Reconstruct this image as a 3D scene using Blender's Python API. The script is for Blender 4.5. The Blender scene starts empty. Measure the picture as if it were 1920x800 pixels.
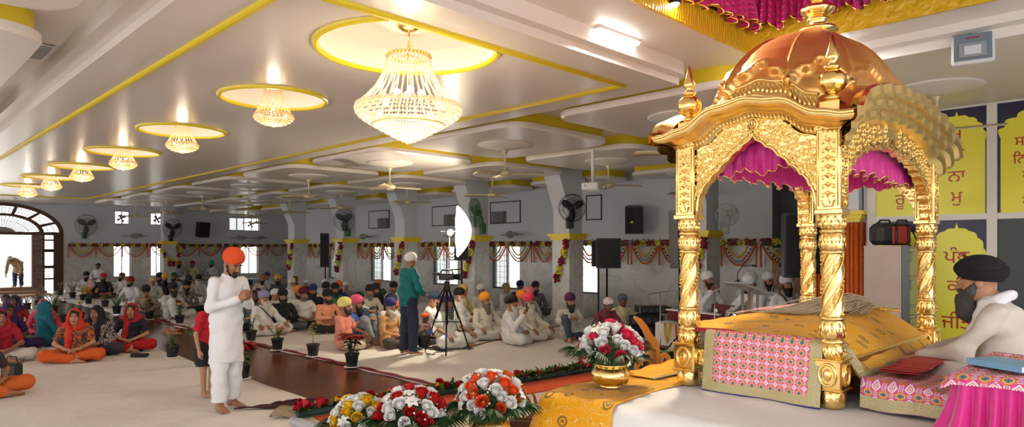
import bpy, math, random
import numpy as np
from mathutils import Vector, Matrix, Euler
random.seed(7)
RNG = np.random.default_rng(7)
PI = math.pi
SC = bpy.context.scene
COL = SC.collection
FPX, HZ, EYE = 1245.0, 467.0, 1.72        # focal length (px of the 1920 frame), horizon row, eye height
S2 = math.sqrt(2.0)

def pt(px, py, d):
    """world point seen at px,py at depth d (camera at the origin looking along x=y)"""
    r = (px-960)/FPX*d
    return Vector(((d+r)/S2, (d-r)/S2, EYE-(py-HZ)*d/FPX))
def flr(px, py, z=0.0):
    """point of the horizontal plane z seen at px,py"""
    return pt(px, py, (EYE-z)*FPX/(py-HZ))

# ---------------------------------------------------------------- materials
MATS = {}
def nt(m):
    return m.node_tree.nodes, m.node_tree.links
def mat(name, col, rough=0.6, metal=0.0, spec=0.5, bump=None, var=None, emit=None, trans=0.0, alpha=1.0, sheen=0.0, sub=0.0, coat=0.0):
    """bump=(kind, scale, strength[, distance]); var=(scale, amount) small colour wear"""
    if name in MATS: return MATS[name]
    m = bpy.data.materials.new(name); m.use_nodes = True
    n, l = nt(m); b = n['Principled BSDF']
    c = (*col, 1.0)
    b.inputs['Base Color'].default_value = c
    b.inputs['Roughness'].default_value = rough
    b.inputs['Metallic'].default_value = metal
    b.inputs['Specular IOR Level'].default_value = spec
    b.inputs['Transmission Weight'].default_value = trans
    b.inputs['Alpha'].default_value = alpha
    b.inputs['Sheen Weight'].default_value = sheen
    b.inputs['Coat Weight'].default_value = coat
    if sub:
        b.inputs['Subsurface Weight'].default_value = sub
        b.inputs['Subsurface Radius'].default_value = (0.02, 0.01, 0.006)
    if emit:
        b.inputs['Emission Color'].default_value = (*emit[0], 1); b.inputs['Emission Strength'].default_value = emit[1]
    tc = None
    if bump or var:
        tc = n.new('ShaderNodeTexCoord')
    if var:
        t = n.new('ShaderNodeTexNoise'); t.inputs['Scale'].default_value = var[0]; t.inputs['Detail'].default_value = 4
        l.new(tc.outputs['Object'], t.inputs['Vector'])
        mx = n.new('ShaderNodeMix'); mx.data_type = 'RGBA'
        a = var[1]
        mx.inputs[6].default_value = (*[max(0, x*(1-a)) for x in col], 1)
        mx.inputs[7].default_value = (*[min(1, x*(1+a)) for x in col], 1)
        l.new(t.outputs['Fac'], mx.inputs[0]); l.new(mx.outputs[2], b.inputs['Base Color'])
    if bump:
        kind, sc, st = bump[:3]
        if kind == 'noise':
            t = n.new('ShaderNodeTexNoise'); t.inputs['Scale'].default_value = sc; t.inputs['Detail'].default_value = 3; out = t.outputs['Fac']
        elif kind == 'voronoi':
            t = n.new('ShaderNodeTexVoronoi'); t.inputs['Scale'].default_value = sc; t.feature = 'SMOOTH_F1'; out = t.outputs['Distance']
        elif kind == 'wave':
            t = n.new('ShaderNodeTexWave'); t.inputs['Scale'].default_value = sc; t.inputs['Distortion'].default_value = 6; t.inputs['Detail'].default_value = 1; t.inputs['Detail Scale'].default_value = 1.5; out = t.outputs['Fac']
        l.new(tc.outputs['Object'], t.inputs['Vector'])
        bp = n.new('ShaderNodeBump'); bp.inputs['Strength'].default_value = st
        bp.inputs['Distance'].default_value = bump[3] if len(bump) > 3 else 0.01
        l.new(out, bp.inputs['Height']); l.new(bp.outputs['Normal'], b.inputs['Normal'])
    MATS[name] = m
    return m
def srgb(r, g, b):
    f = lambda v: (v/255/12.92 if v/255 <= 0.04045 else ((v/255+0.055)/1.055)**2.4)
    return (f(r), f(g), f(b))

class NB:
    """tiny shader-math builder"""
    def __init__(s, m): s.m = m; s.n, s.l = nt(m)
    def val(s, v, sock):
        if isinstance(v, (int, float)): sock.default_value = v
        else: s.l.new(v, sock)
    def m_(s, op, a, b=None, c=None):
        k = s.n.new('ShaderNodeMath'); k.operation = op
        s.val(a, k.inputs[0])
        if b is not None: s.val(b, k.inputs[1])
        if c is not None: s.val(c, k.inputs[2])
        return k.outputs[0]
    def mix(s, f, a, b):
        k = s.n.new('ShaderNodeMix'); k.data_type = 'RGBA'
        s.val(f, k.inputs[0])
        for v, i in ((a, 6), (b, 7)):
            if isinstance(v, tuple): k.inputs[i].default_value = (*v[:3], 1)
            else: s.l.new(v, k.inputs[i])
        return k.outputs[2]
    def lt(s, a, b): return s.m_('LESS_THAN', a, b)
    def uv(s, su=1.0, sv=1.0):
        t = s.n.new('ShaderNodeTexCoord'); x = s.n.new('ShaderNodeSeparateXYZ')
        s.l.new(t.outputs['UV'], x.inputs[0])
        return s.m_('MULTIPLY', x.outputs[0], su), s.m_('MULTIPLY', x.outputs[1], sv)
    def obj(s):
        t = s.n.new('ShaderNodeTexCoord'); x = s.n.new('ShaderNodeSeparateXYZ'); s.l.new(t.outputs['Object'], x.inputs[0])
        return x.outputs
    def bsdf(s): return s.n['Principled BSDF']

# ---------------------------------------------------------------- mesh builder
class MB:
    def __init__(s):
        s.v = []; s.f = []; s.mi = []; s.sm = []; s.uv = None; s.M = None; s.cur = 0; s.nv = 0
    def add(s, V, Fc, smooth=False, mi=None, M=None):
        V = np.asarray(V, float).reshape(-1, 3)
        if M is not None:
            A = np.array(M); V = V @ A[:3, :3].T + A[:3, 3]
        if s.M is not None:
            A = np.array(s.M); V = V @ A[:3, :3].T + A[:3, 3]
        o = s.nv
        s.v.append(V); s.nv += len(V)
        mi = s.cur if mi is None else mi
        for q in Fc:
            s.f.append([i+o for i in q]); s.mi.append(mi); s.sm.append(smooth)
        return s
    def addarr(s, V, Q, smooth=True, mi=None, M=None):
        return s.add(V, Q.tolist() if hasattr(Q, 'tolist') else Q, smooth, mi, M)
    def box(s, c, size, M=None, mi=None, bev=0.0):
        x, y, z = [k/2 for k in size]; cx, cy, cz = c
        if bev > 0:
            b = min(bev, x*0.9, y*0.9, z*0.9)
            V = []; 
            for sz in (-1, 1):
                for sy in (-1, 1):
                    for sx in (-1, 1):
                        V += [(cx+sx*(x-b), cy+sy*(y-b), cz+sz*z), (cx+sx*(x-b), cy+sy*y, cz+sz*(z-b)), (cx+sx*x, cy+sy*(y-b), cz+sz*(z-b))]
            I = lambda sx, sy, sz, k: ((sz > 0)*4+(sy > 0)*2+(sx > 0))*3+k
            Fq = []
            for sg in (-1, 1):
                q = [I(-1, -1, sg, 0), I(1, -1, sg, 0), I(1, 1, sg, 0), I(-1, 1, sg, 0)]; Fq.append(q if sg > 0 else q[::-1])
                q = [I(-1, sg, -1, 1), I(1, sg, -1, 1), I(1, sg, 1, 1), I(-1, sg, 1, 1)]; Fq.append(q if sg < 0 else q[::-1])
                q = [I(sg, -1, -1, 2), I(sg, 1, -1, 2), I(sg, 1, 1, 2), I(sg, -1, 1, 2)]; Fq.append(q if sg > 0 else q[::-1])
            for a in (-1, 1):
                for b2 in (-1, 1):
                    Fq.append([I(-1, a, b2, 0), I(1, a, b2, 0), I(1, a, b2, 1), I(-1, a, b2, 1)][::(1 if a*b2 < 0 else -1)])
                    Fq.append([I(a, -1, b2, 0), I(a, 1, b2, 0), I(a, 1, b2, 2), I(a, -1, b2, 2)][::(-1 if a*b2 < 0 else 1)])
                    Fq.append([I(a, b2, -1, 1), I(a, b2, 1, 1), I(a, b2, 1, 2), I(a, b2, -1, 2)][::(1 if a*b2 < 0 else -1)])
                    for c2 in (-1, 1):
                        q = [I(a, b2, c2, 0), I(a, b2, c2, 1), I(a, b2, c2, 2)]; Fq.append(q if a*b2*c2 < 0 else q[::-1])
            return s.add(V, Fq, False, mi, M)
        V = [(cx+i*x, cy+j*y, cz+k*z) for k in (-1, 1) for j in (-1, 1) for i in (-1, 1)]
        return s.add(V, [(0, 2, 3, 1), (4, 5, 7, 6), (0, 1, 5, 4), (2, 6, 7, 3), (0, 4, 6, 2), (1, 3, 7, 5)], False, mi, M)
    def b2(s, p, q, **k):
        return s.box([(a+b)/2 for a, b in zip(p, q)], [abs(b-a) for a, b in zip(p, q)], **k)
    def lathe(s, prof, n=24, M=None, mi=None, smooth=True, cap=True, fn=None, a0=0, a1=2*PI):
        """prof [(r,z)...]; fn(angle, i)->radius multiplier"""
        V = []; Fq = []; m = len(prof); full = abs(a1-a0-2*PI) < 1e-6
        cnt = n if full else n+1
        for i, (r, z) in enumerate(prof):
            for k in range(cnt):
                a = a0+(a1-a0)*k/n; rr = r*(fn(a, i) if fn else 1)
                V.append((rr*math.cos(a), rr*math.sin(a), z))
        for i in range(m-1):
            for k in range(n):
                k2 = (k+1) % cnt
                Fq.append((i*cnt+k, i*cnt+k2, (i+1)*cnt+k2, (i+1)*cnt+k))
        if cap and full:
            if prof[0][0] > 1e-6: Fq.append(tuple(range(n))[::-1])
            if prof[-1][0] > 1e-6: Fq.append(tuple((m-1)*n+k for k in range(n)))
        return s.add(V, Fq, smooth, mi, M)
    def cyl(s, a, b, r, r2=None, n=12, mi=None, smooth=True, cap=True):
        return s.tube([a, b], [r, r if r2 is None else r2], n, mi=mi, smooth=smooth, cap=cap)
    def tube(s, pts, rad, n=8, mi=None, smooth=True, cap=True, closed=False, M=None, flat=1.0):
        P = [Vector(p) for p in pts]; m = len(P)
        R = [rad]*m if isinstance(rad, (int, float)) else list(rad)
        V = []; Fq = []; prev = None
        for i in range(m):
            if closed: t = P[(i+1) % m]-P[i-1]
            else: t = P[min(i+1, m-1)]-P[max(i-1, 0)]
            if t.length < 1e-9: t = Vector((0, 0, 1))
            t.normalize()
            if prev is None:
                up = Vector((0, 0, 1)) if abs(t.z) < 0.95 else Vector((1, 0, 0))
                u = t.cross(up).normalized()
            else:
                u = prev-t*prev.dot(t)
                u = u.normalized() if u.length > 1e-6 else t.orthogonal().normalized()
            prev = u; w = t.cross(u)
            for k in range(n):
                a = 2*PI*k/n
                V.append(P[i]+u*(R[i]*math.cos(a))+w*(R[i]*flat*math.sin(a)))
        for i in range(m if closed else m-1):
            j = (i+1) % m
            for k in range(n):
                k2 = (k+1) % n
                Fq.append((i*n+k, j*n+k, j*n+k2, i*n+k2)[::-1])
        if cap and not closed:
            Fq.append(tuple(range(n))); Fq.append(tuple((m-1)*n+k for k in range(n))[::-1])
        return s.add(V, Fq, smooth, mi, M)
    def sph(s, c, r, n=12, m=8, mi=None, M=None, sc=(1, 1, 1)):
        V = [(c[0], c[1], c[2]-r*sc[2])]; 
        for i in range(1, m):
            t = PI*i/m
            for k in range(n):
                a = 2*PI*k/n
                V.append((c[0]+r*sc[0]*math.sin(t)*math.cos(a), c[1]+r*sc[1]*math.sin(t)*math.sin(a), c[2]-r*sc[2]*math.cos(t)))
        V.append((c[0], c[1], c[2]+r*sc[2])); L = len(V)-1; Fq = []
        for k in range(n):
            k2 = (k+1) % n
            Fq.append((0, 1+k2, 1+k)); Fq.append((L, L-n+k, L-n+k2))
            for i in range(m-2):
                Fq.append((1+i*n+k, 1+i*n+k2, 1+(i+1)*n+k2, 1+(i+1)*n+k))
        return s.add(V, Fq, True, mi, M)
    def prism(s, poly, h, M=None, mi=None, z0=0.0, smooth=False):
        """extrude a 2-D polygon (ccw, xy) from z0 to z0+h"""
        n = len(poly); V = [(x, y, z0) for x, y in poly]+[(x, y, z0+h) for x, y in poly]
        Fq = [tuple(range(n))[::-1], tuple(range(n, 2*n))]
        s.add(V, Fq, False, mi, M)
        V2 = V; Fs = [(k, (k+1) % n, n+(k+1) % n, n+k) for k in range(n)]
        return s.add(V2, Fs, smooth, mi, M)
    def strip(s, A, B, mi=None, smooth=True, M=None, closed=False):
        """quads between two polylines"""
        n = len(A); V = list(A)+list(B)
        Fq = [(k, (k+1) % n, n+(k+1) % n, n+k) for k in range(n if closed else n-1)]
        return s.add(V, Fq, smooth, mi, M)
    def grid(s, fn, nu, nv, mi=None, smooth=True, M=None, uv=False, su=1.0, sv=1.0, close_u=False):
        V = []; U = []
        for j in range(nv+1):
            for i in range(nu+1):
                V.append(fn(i/nu, j/nv)); U.append((i/nu*su, j/nv*sv))
        w = nu+1
        Fq = [(j*w+i, j*w+i+1, (j+1)*w+i+1, (j+1)*w+i) for j in range(nv) for i in range(nu)]
        if uv:
            if s.uv is None: s.uv = [(0, 0)]*s.nv
            s.uv += U
        s.add(V, Fq, smooth, mi, M)
        return s
    def mesh(s, name):
        me = bpy.data.meshes.new(name)
        V = np.concatenate(s.v) if s.v else np.zeros((0, 3))
        me.from_pydata(V.tolist(), [], s.f)
        me.polygons.foreach_set('material_index', np.array(s.mi, dtype=np.int32))
        me.polygons.foreach_set('use_smooth', np.array(s.sm, dtype=bool))
        if s.uv is not None:
            U = np.array(s.uv+[(0, 0)]*(len(V)-len(s.uv)), float)
            ul = me.uv_layers.new(name='UVMap')
            li = np.zeros(len(me.loops), dtype=np.int32); me.loops.foreach_get('vertex_index', li)
            ul.data.foreach_set('uv', U[li].ravel())
        me.update()
        return me
    def build(s, name, mats, parent=None, solid=0.0):
        return link(name, s.mesh(name), mats, parent, solid)

def link(name, me, mats=None, parent=None, solid=0.0):
    o = bpy.data.objects.new(name, me); COL.objects.link(o)
    if mats is not None:
        for m in (mats if isinstance(mats, (list, tuple)) else [mats]):
            me.materials.append(m)
    if parent is not None: o.parent = parent
    if solid:
        md = o.modifiers.new('thickness', 'SOLIDIFY'); md.thickness = solid; md.offset = 0
    return o
def empty(name, loc=(0, 0, 0), rz=0.0):
    o = bpy.data.objects.new(name, None); COL.objects.link(o)
    o.location = loc; o.rotation_euler = (0, 0, rz); o.empty_display_size = 0.1
    return o
def tag(o, label, cat, group=None, kind=None):
    o['label'] = label; o['category'] = cat
    if group: o['group'] = group
    if kind: o['kind'] = kind
    return o
def struct(o, label=None):
    o['kind'] = 'structure'
    if label: o['label'] = label
    return o
def thing(name, label, cat, loc=(0, 0, 0), rz=0.0, group=None):
    return tag(empty(name, loc, rz), label, cat, group)
def dup(root, loc, rz=0.0, label=None, group=None, scale=None):
    r = root.copy(); COL.objects.link(r); r.location = loc; r.rotation_euler = (0, 0, rz)
    if label: r['label'] = label
    if group: r['group'] = group
    if scale: r.scale = (scale, scale, scale)
    for ch in KIDS(root):
        c = ch.copy(); COL.objects.link(c); c.parent = r
        for g in KIDS(ch):
            d = g.copy(); COL.objects.link(d); d.parent = c
    return r
def KIDS(o): return list(o.children)
def rz(a): return Matrix.Rotation(a, 4, 'Z')
def rx(a): return Matrix.Rotation(a, 4, 'X')
def ry(a): return Matrix.Rotation(a, 4, 'Y')
def tr(x, y, z): return Matrix.Translation((x, y, z))
def lamp(name, kind, loc, energy, color=(1, 1, 1), size=0.1, rot=None, **k):
    d = bpy.data.lights.new(name, kind); d.energy = energy; d.color = color
    if kind in ('POINT', 'SPOT'): d.shadow_soft_size = size
    if kind == 'AREA': d.size = size
    for a, b in k.items(): setattr(d, a, b)
    o = bpy.data.objects.new(name, d); COL.objects.link(o); o.location = loc
    if rot: o.rotation_euler = rot
    return o

# ---------------------------------------------------------------- signed distance modelling
class SDF:
    def __init__(s): s.p = []
    def cone(s, a, b, ra, rb=None, k=0.03, sub=False):
        s.p.append(('c', np.array(a, float), np.array(b, float), ra, ra if rb is None else rb, k, sub)); return s
    def chain(s, pts, rad, k=0.03):
        for i in range(len(pts)-1): s.cone(pts[i], pts[i+1], rad[i], rad[i+1], k)
        return s
    def ell(s, c, r, k=0.03, rot=None, sub=False):
        s.p.append(('e', np.array(c, float), np.array(r, float), None if rot is None else np.array(rot)[:3, :3], k, sub)); return s
    def cut(s, c, n, k=0.005):
        """keep the half space on the n side of plane (c, n)"""
        s.p.append(('p', np.array(c, float), np.array(n, float), k, True)); return s
    def bounds(s):
        lo = np.full(3, 1e9); hi = np.full(3, -1e9)
        for q in s.p:
            if q[0] == 'c' and not q[6]:
                r = max(q[3], q[4]); lo = np.minimum(lo, np.minimum(q[1], q[2])-r); hi = np.maximum(hi, np.maximum(q[1], q[2])+r)
            elif q[0] == 'e' and not q[5]:
                r = q[2].max() if q[3] is not None else q[2]
                lo = np.minimum(lo, q[1]-r); hi = np.maximum(hi, q[1]+r)
        return lo, hi
    def mesh(s, h=0.015, noise=None, axes=None):
        lo, hi = s.bounds(); lo -= 3*h; hi += 3*h
        X, Y, Z = [np.arange(lo[i], hi[i]+h, h) for i in range(3)] if axes is None else axes
        f = np.full((len(X), len(Y), len(Z)), 1e3)
        for q in s.p:
            sub = q[-1]; k = q[-2]
            if q[0] == 'c': r = max(q[3], q[4]); bl = np.minimum(q[1], q[2])-r; bh = np.maximum(q[1], q[2])+r
            elif q[0] == 'e':
                r = q[2].max() if q[3] is not None else q[2]; bl = q[1]-r; bh = q[1]+r
            else: bl, bh = np.array([-9.]*3), np.array([9.]*3)
            mg = k+3*h
            ix = [slice(max(0, np.searchsorted(A, bl[i]-mg)-1), np.searchsorted(A, bh[i]+mg)+1) for i, A in enumerate((X, Y, Z))]
            gx, gy, gz = X[ix[0]][:, None, None], Y[ix[1]][None, :, None], Z[ix[2]][None, None, :]
            if q[0] == 'c':
                a, b = q[1], q[2]; ab = b-a; L = max(ab @ ab, 1e-9)
                px, py, pz = gx-a[0], gy-a[1], gz-a[2]
                t = np.clip((px*ab[0]+py*ab[1]+pz*ab[2])/L, 0, 1)
                d = np.sqrt((px-t*ab[0])**2+(py-t*ab[1])**2+(pz-t*ab[2])**2)-(q[3]+(q[4]-q[3])*t)
            elif q[0] == 'e':
                px, py, pz = gx-q[1][0], gy-q[1][1], gz-q[1][2]
                if q[3] is not None:
                    R = q[3]
                    px, py, pz = (px*R[0, 0]+py*R[1, 0]+pz*R[2, 0], px*R[0, 1]+py*R[1, 1]+pz*R[2, 1], px*R[0, 2]+py*R[1, 2]+pz*R[2, 2])
                r = q[2]
                k0 = np.sqrt((px/r[0])**2+(py/r[1])**2+(pz/r[2])**2)
                k1 = np.sqrt((px/r[0]**2)**2+(py/r[1]**2)**2+(pz/r[2]**2)**2)+1e-9
                d = k0*(k0-1)/k1
            else:
                c, nn = q[1], q[2]
                d = (gx-c[0])*nn[0]+(gy-c[1])*nn[1]+(gz-c[2])*nn[2]
            g = f[ix[0], ix[1], ix[2]]
            d = np.broadcast_to(d, g.shape)
            if sub:
                hh = np.clip(0.5-0.5*(g+d)/k, 0, 1) if k > 0 else (g < -d)
                f[ix[0], ix[1], ix[2]] = g*(1-hh)+(-d)*hh+k*hh*(1-hh)
            else:
                hh = np.clip(0.5+0.5*(g-d)/k, 0, 1)
                f[ix[0], ix[1], ix[2]] = g*(1-hh)+d*hh-k*hh*(1-hh)
        if noise is not None:
            f = f+noise(X[:, None, None], Y[None, :, None], Z[None, None, :])
        return surfnet(f, X, Y, Z)

def surfnet(f, X, Y, Z):
    ins = f < 0
    nx, ny, nz = f.shape
    cnt = np.zeros((nx-1, ny-1, nz-1), int)
    for a in (0, 1):
        for b in (0, 1):
            for c in (0, 1): cnt += ins[a:nx-1+a, b:ny-1+b, c:nz-1+c]
    act = (cnt > 0) & (cnt < 8)
    I, J, K = np.nonzero(act)
    idx = np.full(act.shape, -1); idx[I, J, K] = np.arange(len(I))
    acc = np.zeros((len(I), 3)); num = np.zeros(len(I))
    P = (X, Y, Z)
    for ax in range(3):
        o1, o2 = [k for k in range(3) if k != ax]
        for u in (0, 1):
            for w in (0, 1):
                o = [0, 0, 0]; o[o1] = u; o[o2] = w
                e = list(o); e[ax] = 1
                fa = f[I+o[0], J+o[1], K+o[2]]; fb = f[I+e[0], J+e[1], K+e[2]]
                m = (fa < 0) != (fb < 0)
                t = np.where(m, fa/np.where(np.abs(fa-fb) < 1e-12, 1, fa-fb), 0)
                co = [None]*3; ii = (I, J, K)
                for k in range(3):
                    if k == ax: co[k] = P[k][ii[k]]+t*(P[k][ii[k]+1]-P[k][ii[k]])
                    else: co[k] = P[k][ii[k]+o[k]]
                acc += np.where(m[:, None], np.stack(co, 1), 0); num += m
    V = acc/np.maximum(num, 1)[:, None]
    Q = []
    for ax in range(3):
        sl = [slice(1, -1)]*3; sl[ax] = slice(0, -1)
        a = ins[tuple(sl)]; s2 = list(sl); s2[ax] = slice(1, None); b = ins[tuple(s2)]
        m = a != b
        i, j, k = np.nonzero(m)
        base = [i, j, k]
        off = [1, 1, 1]; off[ax] = 0
        base = [base[q]+off[q] for q in range(3)]
        o1, o2 = [(1, 2), (2, 0), (0, 1)][ax]
        qs = []
        for du, dw in ((-1, -1), (0, -1), (0, 0), (-1, 0)):
            c = [base[0].copy(), base[1].copy(), base[2].copy()]
            c[o1] = c[o1]+du; c[o2] = c[o2]+dw
            qs.append(idx[c[0], c[1], c[2]])
        q = np.stack(qs, 1); fl = ~a[i, j, k]
        q[fl] = q[fl][:, ::-1]
        Q.append(q)
    Q = np.concatenate(Q)
    Q = Q[(Q >= 0).all(1)]
    return V, Q
# ---------------------------------------------------------------- shared materials
PAINT = mat('ceiling_gloss_paint', srgb(230, 219, 210), 0.24, 0, 0.55, bump=('noise', 1.3, 0.12, 0.05))
PAINT2 = mat('ceiling_white_paint', srgb(230, 222, 214), 0.4)
YEL = mat('yellow_gloss_paint', srgb(232, 205, 40), 0.35)
WALLP = mat('wall_pale_paint', srgb(205, 206, 210), 0.5, var=(0.7, 0.04))
def marble():
    m = mat('wall_marble', srgb(200, 198, 190), 0.25)
    b = NB(m); n, l = b.n, b.l
    tc = n.new('ShaderNodeTexCoord')
    w = n.new('ShaderNodeTexNoise'); w.inputs['Scale'].default_value = 0.8; w.inputs['Detail'].default_value = 8; w.inputs['Distortion'].default_value = 2.2
    l.new(tc.outputs['Object'], w.inputs['Vector'])
    r = n.new('ShaderNodeValToRGB'); e = r.color_ramp.elements
    e[0].position = 0.40; e[0].color = (*srgb(204, 203, 198), 1); e[1].position = 0.60; e[1].color = (*srgb(206, 205, 200), 1)
    k = r.color_ramp.elements.new(0.5); k.color = (*srgb(182, 177, 168), 1)
    k = r.color_ramp.elements.new(0.475); k.color = (*srgb(200, 198, 191), 1)
    k = r.color_ramp.elements.new(0.515); k.color = (*srgb(199, 196, 189), 1)
    l.new(w.outputs['Fac'], r.inputs[0]); l.new(r.outputs[0], b.bsdf().inputs['Base Color'])
    return m
MARBLE = marble()
GOLD = mat('polished_gold', (1.0, 0.72, 0.27), 0.24, 1.0)
GOLDR = mat('embossed_gold', (1.0, 0.72, 0.28), 0.28, 1.0, bump=('voronoi', 46, 0.45, 0.010))
GOLDF = mat('fine_embossed_gold', (1.0, 0.74, 0.29), 0.28, 1.0, bump=('voronoi', 85, 0.28, 0.004))
COPPER = mat('copper_gold', (0.92, 0.46, 0.13), 0.36, 0.7, bump=('noise', 9, 0.10, 0.02))
BLACK = mat('black_plastic', srgb(24, 24, 26), 0.45)
BLACKM = mat('black_metal', srgb(20, 20, 22), 0.35, 0.6)
GRILL = mat('black_grille', srgb(16, 16, 18), 0.7, bump=('voronoi', 160, 0.6, 0.01))
STEEL = mat('steel', (0.6, 0.6, 0.6), 0.3, 1.0)
WOOD = mat('dark_carved_wood', srgb(74, 38, 22), 0.4, var=(3, 0.25))
WOODL = mat('orange_wood', srgb(196, 122, 44), 0.35, var=(4, 0.2))
CREAM = mat('cream_enamel', srgb(214, 200, 168), 0.4)
WHITEC = mat('white_cotton', srgb(236, 234, 230), 0.85, bump=('noise', 6, 0.35, 0.02))
LEAF = mat('dark_green_leaf', srgb(26, 62, 26), 0.45, var=(6, 0.35))
LEAF2 = mat('olive_leaf', srgb(104, 126, 44), 0.5, var=(7, 0.35))
ROSEW = mat('white_petal', srgb(240, 240, 236), 0.6, sub=0.15)
ROSER = mat('red_petal', srgb(188, 24, 30), 0.55)
ROSEP = mat('pink_petal', srgb(226, 50, 90), 0.55)
ROSEO = mat('orange_petal', srgb(236, 92, 38), 0.55)
ROSEY = mat('yellow_petal', srgb(246, 196, 30), 0.55)
MARI = mat('marigold_orange', srgb(214, 96, 24), 0.7, bump=('voronoi', 90, 0.8, 0.01))
MARY = mat('marigold_yellow', srgb(226, 178, 30), 0.7, bump=('voronoi', 90, 0.8, 0.01))
MAROON = mat('maroon_petal', srgb(140, 16, 40), 0.7, bump=('voronoi', 70, 0.8, 0.01))
CHARC = mat('black_bead', srgb(38, 42, 44), 0.5)
GLASSB = mat('window_glass', (0.8, 0.95, 0.9), 0.05, 0, 0.5, alpha=0.25)
ALU = mat('grey_window_frame', srgb(90, 94, 96), 0.4, 0.6)
POTM = mat('black_plant_pot', srgb(28, 28, 30), 0.5)
FANB = mat('fan_cream', srgb(200, 186, 150), 0.35, 0.3)
PINK = mat('magenta_satin', srgb(222, 20, 140), 0.45, 0, 0.5, sheen=0.5, bump=('noise', 14, 0.3, 0.02))
EMB = mat('silver_gold_brocade', srgb(196, 186, 140), 0.5, 0.35, bump=('voronoi', 120, 0.7, 0.006))
RED = mat('red_satin', srgb(170, 22, 40), 0.5)
BLUEG = mat('fan_green', srgb(40, 92, 44), 0.4)
def pattern_cloth():
    m = mat('phulkari_print', srgb(230, 90, 140), 0.75)
    b = NB(m); u, v = b.uv()
    fx = b.m_('ABSOLUTE', b.m_('SUBTRACT', b.m_('FRACT', u), 0.5)); fy = b.m_('ABSOLUTE', b.m_('SUBTRACT', b.m_('FRACT', v), 0.5))
    gx = b.m_('SUBTRACT', 0.5, fx); gy = b.m_('SUBTRACT', 0.5, fy)
    mx = b.m_('MAXIMUM', fx, fy); sm = b.m_('MULTIPLY', b.m_('ADD', fx, fy), 0.72)
    oc = b.m_('MAXIMUM', mx, sm)
    pinkc = srgb(238, 84, 164); org = srgb(226, 140, 60); pale = srgb(250, 236, 228); teal = srgb(40, 130, 160); lil = srgb(214, 170, 200)
    line = b.lt(b.m_('MINIMUM', fx, fy), 0.05)
    c = b.mix(line, pinkc, lil)
    line2 = b.lt(b.m_('ABSOLUTE', b.m_('SUBTRACT', b.m_('MINIMUM', fx, fy), 0.11)), 0.025)
    c = b.mix(line2, c, pale)
    c = b.mix(b.lt(oc, 0.36), c, org)
    c = b.mix(b.lt(oc, 0.25), c, pale)
    c = b.mix(b.lt(oc, 0.22), c, org)
    star = b.m_('MINIMUM', b.m_('MAXIMUM', b.m_('MULTIPLY', fx, 2.6), fy), b.m_('MAXIMUM', b.m_('MULTIPLY', fy, 2.6), fx))
    c = b.mix(b.lt(star, 0.16), c, teal)
    dm = b.m_('ADD', gx, gy)
    c = b.mix(b.lt(dm, 0.31), c, pale)
    c = b.mix(b.lt(b.m_('ABSOLUTE', b.m_('SUBTRACT', dm, 0.15)), 0.025), c, pinkc)
    c = b.mix(b.lt(dm, 0.05), c, pinkc)
    b.l.new(c, b.bsdf().inputs['Base Color'])
    return m
PRINT = pattern_cloth()
def rumala(name, scale):
    m = mat(name, srgb(240, 172, 24), 0.45, 0, 0.4, sheen=0.1)
    b = NB(m); n, l = b.n, b.l; u, v = b.uv()
    cv = n.new('ShaderNodeCombineXYZ'); l.new(u, cv.inputs[0]); l.new(v, cv.inputs[1])
    vo = n.new('ShaderNodeTexVoronoi'); vo.inputs['Scale'].default_value = scale; vo.inputs['Randomness'].default_value = 0.35
    l.new(cv.outputs[0], vo.inputs['Vector'])
    d = vo.outputs['Distance']
    gold = srgb(150, 118, 48); pale = srgb(240, 222, 160); base = srgb(248, 176, 14)
    ring = b.lt(b.m_('ABSOLUTE', b.m_('SUBTRACT', d, 0.20)), 0.035)
    ring2 = b.lt(b.m_('ABSOLUTE', b.m_('SUBTRACT', d, 0.10)), 0.03)
    w = n.new('ShaderNodeTexNoise'); w.inputs['Scale'].default_value = scale*1.6; w.inputs['Detail'].default_value = 1; w.inputs['Distortion'].default_value = 1.6
    l.new(cv.outputs[0], w.inputs['Vector'])
    vine = b.lt(b.m_('ABSOLUTE', b.m_('SUBTRACT', w.outputs['Fac'], 0.5)), 0.007)
    vd = n.new('ShaderNodeTexVoronoi'); vd.inputs['Scale'].default_value = scale*6; l.new(cv.outputs[0], vd.inputs['Vector'])
    dots = b.m_('MULTIPLY', b.lt(vd.outputs['Distance'], 0.14), b.m_('GREATER_THAN', w.outputs['Fac'], 0.5))
    c = b.mix(vine, base, pale)
    c = b.mix(dots, c, gold)
    c = b.mix(ring, c, gold); c = b.mix(ring2, c, gold); c = b.mix(b.lt(d, 0.04), c, gold)
    b.l.new(c, b.bsdf().inputs['Base Color'])
    f = n.new('ShaderNodeTexNoise'); f.inputs['Scale'].default_value = scale*1.2; f.inputs['Detail'].default_value = 2
    l.new(cv.outputs[0], f.inputs['Vector'])
    bp = n.new('ShaderNodeBump'); bp.inputs['Strength'].default_value = 0.5; bp.inputs['Distance'].default_value = 0.03
    l.new(f.outputs['Fac'], bp.inputs['Height']); l.new(bp.outputs['Normal'], b.bsdf().inputs['Normal'])
    return m
RUMALA = rumala('yellow_rumala', 6.0)
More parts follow.
